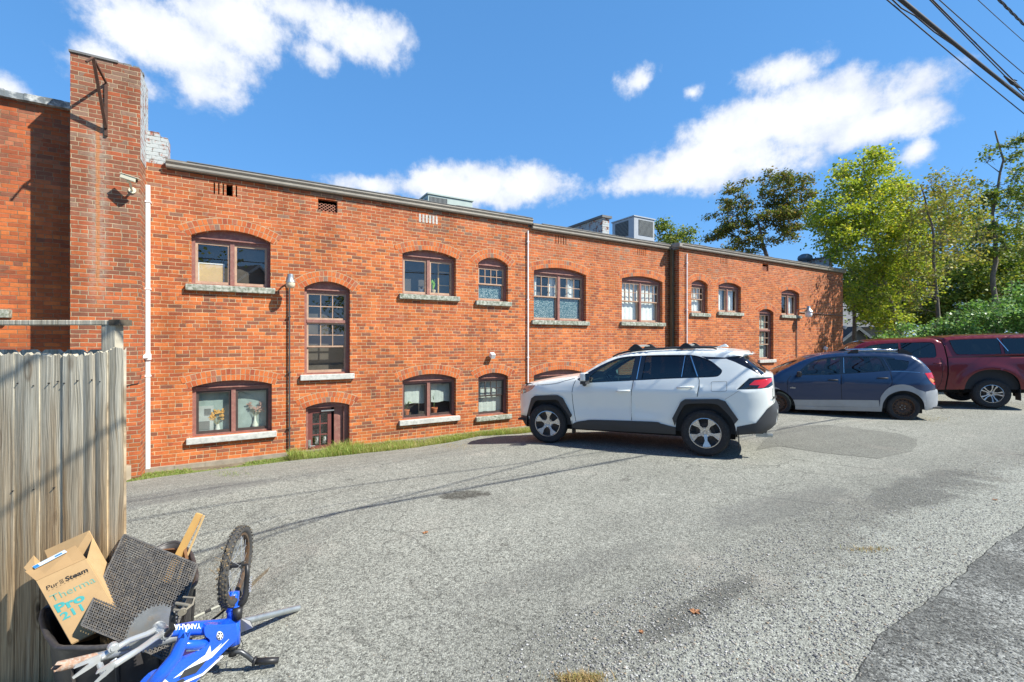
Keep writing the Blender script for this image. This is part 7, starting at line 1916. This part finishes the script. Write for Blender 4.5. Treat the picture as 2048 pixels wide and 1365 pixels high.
def tree(name, label, group, Z, trunk, crowns, mats, nclump, nleaf, lsize, crad, seed, r0=.16, twig=1.0, bare=0.0, bark=None, cat='tree'):
    """trunk: photo survey points; crowns: ellipses (px,py,rx,ry,depth m); clumps are joined to the limbs by branches"""
    r = random.Random(seed); sc = Z / F
    tr = [P(x, y, Z + dz) for (x, y, dz) in trunk]; base = tr[0].copy(); base.z = gz(base.x, base.y) - .1; tr = [base] + tr[1:] if tr[0].z < .5 else [base] + tr
    e = thing(name, tuple(base), label, cat, group); wt = WB(); nodes = []
    pl = []
    for a, b_ in zip(tr[:-1], tr[1:]):
        n = max(2, int((b_ - a).length / .5))
        for i in range(n): q = a.lerp(b_, i / n); pl.append(q + Vector((noise.noise(q * .9 + Vector((seed, 0, 0))), noise.noise(q * .9 + Vector((0, seed, 0))), 0)) * .14)
    pl.append(tr[-1]); N = len(pl); rad = [r0 * (1 - .82 * (i / (N - 1)) ** .8) for i in range(N)]; rad[0] *= 1.3
    wt.tube(pl, rad, 9)
    for i, p in enumerate(pl):
        if i > N * .25: nodes.append((p, rad[i]))
    cl = []; area = [c[2] * c[3] for c in crowns]; tot = sum(area)
    for c, ar in zip(crowns, area):
        for _ in range(max(1, int(nclump * ar / tot))):
            while True:
                u, v, w_ = r.uniform(-1, 1), r.uniform(-1, 1), r.uniform(-1, 1); q = u * u + v * v + w_ * w_
                if .12 < q < 1: break
            dep = c[4] if len(c) > 4 else c[2] * sc; p = P(c[0] + u * c[2], c[1] + v * c[3], Z); p.y += w_ * dep; p.x += w_ * dep * (c[0] - 1024) / F * .6
            cl.append(p)
    cl.sort(key=lambda p: (p - pl[N // 2]).length)
    wb2 = WB(); fc = WB()
    for p in cl:
        best = min(nodes, key=lambda nd: (nd[0] - p).length + max(0, nd[0].z - p.z + .1) * 1.6 - nd[1] * 2.5)
        a, ra = best; d = p - a; L_ = d.length
        if L_ < .05: continue
        k = max(3, int(L_ / .35)); pts = [a]; rr = [min(ra * .62, .012 + .02 * L_)]
        for i in range(1, k + 1):
            t = i / k; q = a + d * t + Vector((0, 0, -.10 * L_ * math.sin(math.pi * t) * (1 if d.z > 0 else -.3))); q += Vector((noise.noise(q * 1.7 + Vector((seed, 3, 0))), noise.noise(q * 1.7 + Vector((7, seed, 0))), noise.noise(q * 1.7 + Vector((0, 5, seed))))) * .16 * min(1, L_)
            pts.append(q); rr.append(rr[0] * (1 - t) + .006 * twig * t); nodes.append((q, rr[-1]))
        wt.tube(pts, rr, 5, cap=False)
        end = pts[-1]
        for _ in range(5):
            q = end + Vector((r.gauss(0, 1), r.gauss(0, 1), r.gauss(.2, 1))).normalized() * crad * r.uniform(.6, 1.15); wt.tube([end.lerp(pts[-2], .3), end.lerp(q, .5) + Vector((0, 0, .03)), q], [.006 * twig, .0045 * twig, .002], 3, cap=False)
        if r.random() < bare: continue
        dens = r.uniform(.45, 1.35)
        fl = r.uniform(.35, .75)
        for _ in range(int(nleaf * dens)):
            g = Vector((r.gauss(0, 1), r.gauss(0, 1), r.gauss(0, 1) * fl)); q = end + g * crad * .52
            s = lsize * r.uniform(.55, 1.25); ax = Vector((r.gauss(0, 1), r.gauss(0, 1), r.gauss(-.35, .7))).normalized(); nn = Vector((r.gauss(0, .7), r.gauss(0, .7), 1)).normalized(); sd = ax.cross(nn)
            if sd.length < .1: continue
            sd = sd.normalized() * s * .42; fc.add([q, q + ax * s * .5 + sd, q + ax * s, q + ax * s * .5 - sd], [(0, 1, 2, 3)])
    wt.out('trunk', bark or M_bark, e, smooth=True)
    if fc.v: fc.out('crown', mats, e)
    return e
GT = 'trees beyond the far end of the building'
tree('maple_tree', 'tall yellow green tree with two leaning trunks just beyond the wall end', GT, 20.5, [(1806, 700, 0), (1790, 640, 0), (1768, 570, 0), (1752, 500, 0), (1742, 430, 0), (1733, 360, 0), (1728, 318, 0)],
     [(1728, 345, 62, 48, 1.2), (1690, 420, 62, 60, 1.5), (1765, 420, 60, 60, 1.5), (1668, 475, 44, 42, 1.3), (1725, 500, 75, 55, 1.8), (1790, 500, 50, 60, 1.5), (1745, 585, 60, 45, 1.5), (1648, 430, 34, 40, 1.2), (1765, 640, 34, 30, 1.0)], L_yel, 350, 74, .13, .44, 11, r0=.15, bark=M_bark2)
tree('maple_tree', 'second slender yellow green tree with a trunk right behind the first', GT, 21.5, [(1790, 700, 0), (1800, 600, 0), (1793, 520, 0), (1808, 440, 0), (1812, 380, 0)], [(1815, 470, 40, 60, 1.2), (1830, 560, 48, 50, 1.2), (1790, 400, 30, 40, 1.0), (1780, 640, 34, 30, 1)], L_yel, 130, 74, .13, .45, 17, r0=.11, bark=M_bark2)
tree('oak_tree', 'dark olive oak with spreading twisted limbs rising behind the roof', GT, 33, [(1545, 700, 0), (1545, 560, 0), (1528, 490, 0), (1515, 440, 0)], [(1475, 400, 42, 34, 2.0), (1545, 372, 52, 24, 2.0), (1440, 450, 36, 22, 1.6), (1520, 455, 62, 36, 2.4), (1592, 430, 42, 50, 2.0), (1602, 372, 26, 22, 1.5), (1560, 420, 34, 34, 2.0), (1475, 500, 50, 22, 2.0), (1420, 470, 18, 12, 1.0)], L_oak, 240, 80, .17, .42, 23, r0=.42, twig=1.6)
tree('small_tree', 'small dark green tree top showing above the roof beside the tall rooftop unit', GT, 30, [(1350, 700, 0), (1350, 560, 0), (1345, 480, 0)], [(1325, 455, 16, 18, 1.0), (1350, 462, 26, 20, 1.4), (1385, 472, 20, 12, 1.2), (1345, 485, 40, 14, 1.4)], L_grn, 46, 60, .16, .45, 29, r0=.2, twig=1.4)
tree('sparse_tree', 'half bare tree with brown green leaves right of the yellow green ones', GT, 18.2, [(1880, 700, 0), (1872, 600, 0), (1868, 520, 0), (1862, 450, 0), (1850, 400, 0), (1842, 370, 0)], [(1862, 400, 50, 52, 1.2), (1905, 400, 45, 50, 1.2), (1880, 500, 68, 54, 1.6), (1835, 470, 34, 56, 1.2), (1850, 580, 55, 45, 1.5), (1935, 470, 40, 70, 1.4)], L_mix, 200, 40, .11, .38, 37, r0=.11, bare=.3)
tree('leafy_tree', 'full mid green tree between the yellow green tree and the tall limbed one', GT, 27, [(1885, 700, 0), (1885, 600, 0), (1888, 520, 0), (1882, 440, 0)], [(1880, 440, 52, 54, 1.8), (1925, 500, 62, 62, 2.0), (1855, 540, 56, 54, 2.0), (1960, 430, 26, 44, 1.4), (2040, 500, 50, 60, 2.0), (1985, 540, 50, 50, 2.0)], L_mid, 260, 80, .16, .50, 67, r0=.2)
tree('tall_tree', 'tall dark limbed tree with scattered leaf tufts at the right edge', GT, 22, [(1982, 700, 0), (1986, 600, 0), (1990, 500, 0), (1984, 430, 0), (1997, 370, 0), (2008, 320, 0), (1990, 262, 0)], [(1975, 312, 14, 18, .6), (2028, 285, 18, 18, .7), (2035, 330, 18, 30, .8), (1975, 385, 20, 30, .8), (2030, 400, 32, 40, 1.2), (2040, 480, 34, 46, 1.4), (1985, 480, 34, 40, 1.2)], L_grn, 130, 80, .13, .36, 41, r0=.17, bare=.12, twig=1.3)
tree('leafy_tree', 'broad dark green tree standing low behind the sparse trees at the right', GT, 25, [(1935, 700, 0), (1935, 620, 0), (1930, 560, 0)], [(1900, 575, 58, 42, 2.2), (1965, 560, 62, 52, 2.4), (2040, 560, 60, 60, 2.4), (1860, 625, 46, 36, 2.0), (1950, 630, 70, 36, 2.4), (2110, 580, 60, 70, 2.4)], L_grn, 330, 110, .17, .55, 43, r0=.25)
tree('shaded_tree', 'dark stemmed tree with dull leaves directly beside the wall end', GT, 24.5, [(1712, 700, 0), (1706, 620, 0), (1704, 560, 0), (1712, 500, 0)], [(1710, 560, 34, 44, 1.6), (1745, 610, 34, 34, 1.6), (1760, 560, 30, 50, 1.6), (1790, 600, 34, 40, 1.6)], L_grn, 190, 95, .15, .5, 47, r0=.16)
def shrub(name, label, Z, crowns, mat, nclump, nleaf, lsize, crad, seed):
    return tree(name, label, 'shrubs behind the pickup', Z, [(crowns[0][0], 700, 0), (crowns[0][0] + 3, crowns[0][1] + 12, 0)], crowns, mat, nclump, nleaf, lsize, crad, seed, r0=.05, cat='shrub')
shrub('leafy_shrub', 'large bright green shrub with glossy leaves above the camper shell', 16.5, [(1975, 640, 72, 36, 1.3), (2045, 618, 60, 48, 1.3), (2110, 620, 60, 50, 1.3), (1990, 690, 90, 30, 1.3), (1920, 655, 40, 24, 1.0)], L_ivy, 190, 105, .10, .30, 53)
shrub('leafy_shrub', 'low green shrub above the roof of the pickup cab', 17, [(1830, 668, 50, 20, .9), (1870, 660, 34, 26, .9), (1800, 690, 60, 22, .9)], L_ivy, 60, 80, .09, .26, 59)
shrub('leafy_shrub', 'small mixed green shrub in front of the gabled shed', 19, [(1745, 694, 24, 12, .5), (1760, 686, 20, 14, .5)], L_grn, 30, 70, .08, .24, 61)
# far woods that close the view
def woods():
    r = random.Random(71); mb = MB()
    for i in range(900):
        x = r.uniform(12, 95); Y = r.uniform(34, 52); zt = r.uniform(-.3, 8.5 if x > 42 else 6.5) * (1 - .25 * r.random()); c = Vector((x, Y, zt)); 
        for _ in range(46):
            q = c + Vector((r.gauss(0, .8), r.gauss(0, .8), r.gauss(0, .6))); s = r.uniform(.12, .30); ax = Vector((r.gauss(0, 1), r.gauss(0, 1), r.gauss(-.3, .7))).normalized(); nn = Vector((r.gauss(0, .7), r.gauss(0, .7), 1)).normalized(); sd = ax.cross(nn).normalized() * s * .45
            mb.add([q, q + ax * s * .5 + sd, q + ax * s, q + ax * s * .5 - sd], [(0, 1, 2, 3)])
    tag(mb.build('woods', L_grn), 'dark mass of far foliage behind the separate trees', 'woods', kind='stuff')
woods()
# gabled shed and grey house beyond the wall
def gable(name, loc, rz, w, d, h, rise, wall_m, roof_m, label, trim=M_white, over=.35, win=()):
    e = empty(name, loc, rz, label, 'house'); mb = MB(); mb.prism([(-w / 2, 0), (w / 2, 0), (w / 2, h), (0, h + rise), (-w / 2, h)], 0, d, Matrix.Rotation(R(90), 4, 'X') @ Matrix.Scale(-1, 4, (0, 0, 1))); fixn(mb.build('wall', wall_m, e))
    mb = MB(); k = rise / (w / 2)
    for s in (1, -1):
        a = [Vector((0, -over, h + rise + .03)), Vector((s * (w / 2 + over), -over, h - k * over + .03)), Vector((s * (w / 2 + over), d + over, h - k * over + .03)), Vector((0, d + over, h + rise + .03))]
        mb.add(a + [p + Vector((0, 0, .09)) for p in a], [(0, 1, 2, 3), (7, 6, 5, 4), (0, 4, 5, 1), (1, 5, 6, 2), (2, 6, 7, 3)])
    fixn(mb.build('roof', roof_m, e)); mb = MB()
    for s in (1, -1):
        a = Vector((0, -over - .03, h + rise - .08)); b_ = Vector((s * (w / 2 + over), -over - .03, h - k * over - .08)); mb.add([a, b_, b_ + Vector((0, 0, .2)), a + Vector((0, 0, .2)), a + Vector((0, .028, 0)), b_ + Vector((0, .028, 0)), b_ + Vector((0, .028, .2)), a + Vector((0, .028, .2))], [(0, 1, 2, 3), (7, 6, 5, 4), (3, 2, 6, 7), (0, 4, 5, 1), (1, 5, 6, 2)])
    fixn(mb.build('barge_board', trim, e))
    for (x0, x1, z0, z1) in win:
        mb = MB(); rect(mb, x0, x1, z0, z1, .07, -.04, -.002); fr = mb.build('window', trim, e); mb = MB(); mb.add([(x0 + .06, -.02, z0 + .06), (x1 - .06, -.02, z0 + .06), (x1 - .06, -.02, z1 - .06), (x0 + .06, -.02, z1 - .06)], [(0, 1, 2, 3)]); mb.build('pane', M_cdark, fr)
    return e
M_shingle = plain('roof_shingle_dark', (.055, .06, .065), .9, var=.35, scale=8, bump=.7); M_siding = plain('siding_grey', (.20, .21, .21), .8, var=.1); M_sid2 = plain('siding_cream', (.48, .45, .38), .8, var=.08)
p = P(1712, 700, 27); gable('garden_shed', (p.x, p.y, -.3), R(-12), 1.9, 5, 2.1, .85, M_siding, M_shingle, 'small dark roofed shed with a white trimmed gable just past the wall end', over=.3)
p = P(1765, 690, 38); gable('grey_house', (p.x, p.y, -.3), R(70), 7, 9, 3.4, 2.0, M_siding, plain('roof_grey', (.17, .175, .18), .9, var=.2), 'pale grey roofed house half hidden behind the trees past the wall end', win=((-1.5, -.5, 1, 2.3), (.6, 1.6, 1, 2.3)))
# across the street, behind the viewpoint: only seen mirrored in the glass
gable('cream_house', (-3.5, -15, .1), R(180), 9, 10, 5.2, 3.2, M_sid2, M_shingle, 'cream two storey gabled house across the street behind the viewpoint', win=((-3, -2, 1, 2.5), (1.6, 2.6, 1, 2.5), (-.5, .5, 3.4, 4.9)))
gable('brown_house', (11, -17, .1), R(172), 8, 10, 4.6, 3.0, plain('siding_brown', (.25, .18, .13), .8), M_shingle, 'brown gabled house across the street behind the viewpoint', win=((-2.5, -1.5, 1, 2.4), (1.2, 2.2, 1, 2.4)))
def street_tree(x, y, H, seed, label):
    r = random.Random(seed); e = thing('street_tree', (x, y, gz(x, y)), label, 'tree', 'trees across the street'); w = WB(); b0 = Vector((x, y, gz(x, y) - .1)); w.tube([b0, b0 + Vector((.1, 0, H * .35)), b0 + Vector((0, .1, H * .8))], [.2, .15, .05], 8); f = WB()
    for i in range(34):
        c = b0 + Vector((r.gauss(0, H * .15), r.gauss(0, H * .15), H * r.uniform(.38, 1))); w.tube([b0 + Vector((0, 0, H * .4)), c], [.05, .01], 4)
        for _ in range(36):
            q = c + Vector((r.gauss(0, .5), r.gauss(0, .5), r.gauss(0, .4))); s = r.uniform(.15, .3); ax = Vector((r.gauss(0, 1), r.gauss(0, 1), r.gauss(0, 1))).normalized(); sd = ax.orthogonal().normalized() * s * .4; f.add([q, q + ax * s * .5 + sd, q + ax * s, q + ax * s * .5 - sd], [(0, 1, 2, 3)])
    w.out('trunk', M_bark, e); f.out('crown', L_grn, e)
street_tree(4.5, -13, 7, 81, 'bushy green tree between the two houses across the street'); street_tree(-12, -12, 8, 82, 'bushy green tree left of the cream house across the street'); street_tree(19, -15, 7.5, 83, 'bushy green tree right of the brown house across the street')

# ---------------------------------------------------------------- overhead wires
M_wire = plain('wire_black', (.012, .012, .014), .6)
def wire(name, label, pts, r, tw_=0):
    a, b_ = pts[0], pts[-1]; d = (b_ - a).normalized(); e = thing(name, tuple(a), label, 'cable', 'overhead cables'); w = WB()
    L0, L1_ = 9.0, 11.0; P_ = []
    for i in range(41):
        s = i / 40; q = (a - d * L0).lerp(b_ + d * L1_, s); tt = (q - (a + b_) / 2).length; q.z += .0022 * tt * tt; P_.append(q)
    if len(pts) > 2: P_ = pts
    if tw_:
        n = 260
        for ph in (0, 2.1, 4.2):
            Q = []
            for i in range(n):
                f = i / (n - 1) * 40; k = min(39, int(f)); q = P_[k].lerp(P_[k + 1], f - k); an = i * .55 + ph; Q.append(q + Vector((0, math.cos(an), math.sin(an))) * r * .9)
            w.tube(Q, r * .6, 5)
    else: w.tube(P_, r, 6)
    w.out('conductor', M_wire, e, smooth=True)
wire('overhead_cable', 'thickest black cable bundle crossing the upper right corner', [P(1800, 0, 3.83), P(2048, 200, 5.6)], .017)
wire('overhead_cable', 'lowest thin black cable, parallel below the thick bundle', [P(1772, 0, 4.0), P(2048, 229, 5.8)], .0055)
wire('overhead_cable', 'upper of the twin cables running down to the joint on the thick bundle', [P(1864, 0, 4.82), P(2032, 167, 6.09)], .007)
wire('overhead_cable', 'lower of the twin cables running down to the joint on the thick bundle', [P(1859, 0, 4.80), P(2024, 167, 6.05)], .006)
wire('overhead_cable', 'thin straight wire above the twin cables', [P(1877, 0, 6.0), P(2048, 149, 8.0)], .006)
wire('overhead_cable', 'very thin wire near the upper right corner', [P(1955, 0, 7.0), P(2048, 84, 8.6)], .005)
wire('overhead_cable', 'twisted service cable at the extreme upper right corner', [P(1998, 0, 5.0), P(2048, 50, 5.8)], .010, 1)
wire('overhead_cable', 'wavy thin cable that joins the thick bundle from below', [P(1700, -80, 3.4), P(1785, 0, 3.85), P(1803, 17, 3.95), P(1830, 32, 4.1), P(1868, 64, 4.3), P(1915, 96, 4.55), P(1960, 128, 4.85), P(2048, 199, 5.5)], .0055)
e = thing('cable_joint', tuple(P(2024, 168, 6.0)), 'small black splice with a stub where the twin cables meet the bundle', 'joint', None); w = WB()
w.tube([P(2008, 152, 5.95), P(2024, 166, 6.0), P(2040, 176, 6.1)], [.008, .02, .01], 8); w.tube([P(2022, 166, 6.0), P(2028, 160, 6.0), P(2034, 162, 6.0)], .006, 5); w.tube([P(2027, 162, 6.0), P(2032, 165, 6.0)], .005, 5); w.out('splice', M_wire, e)
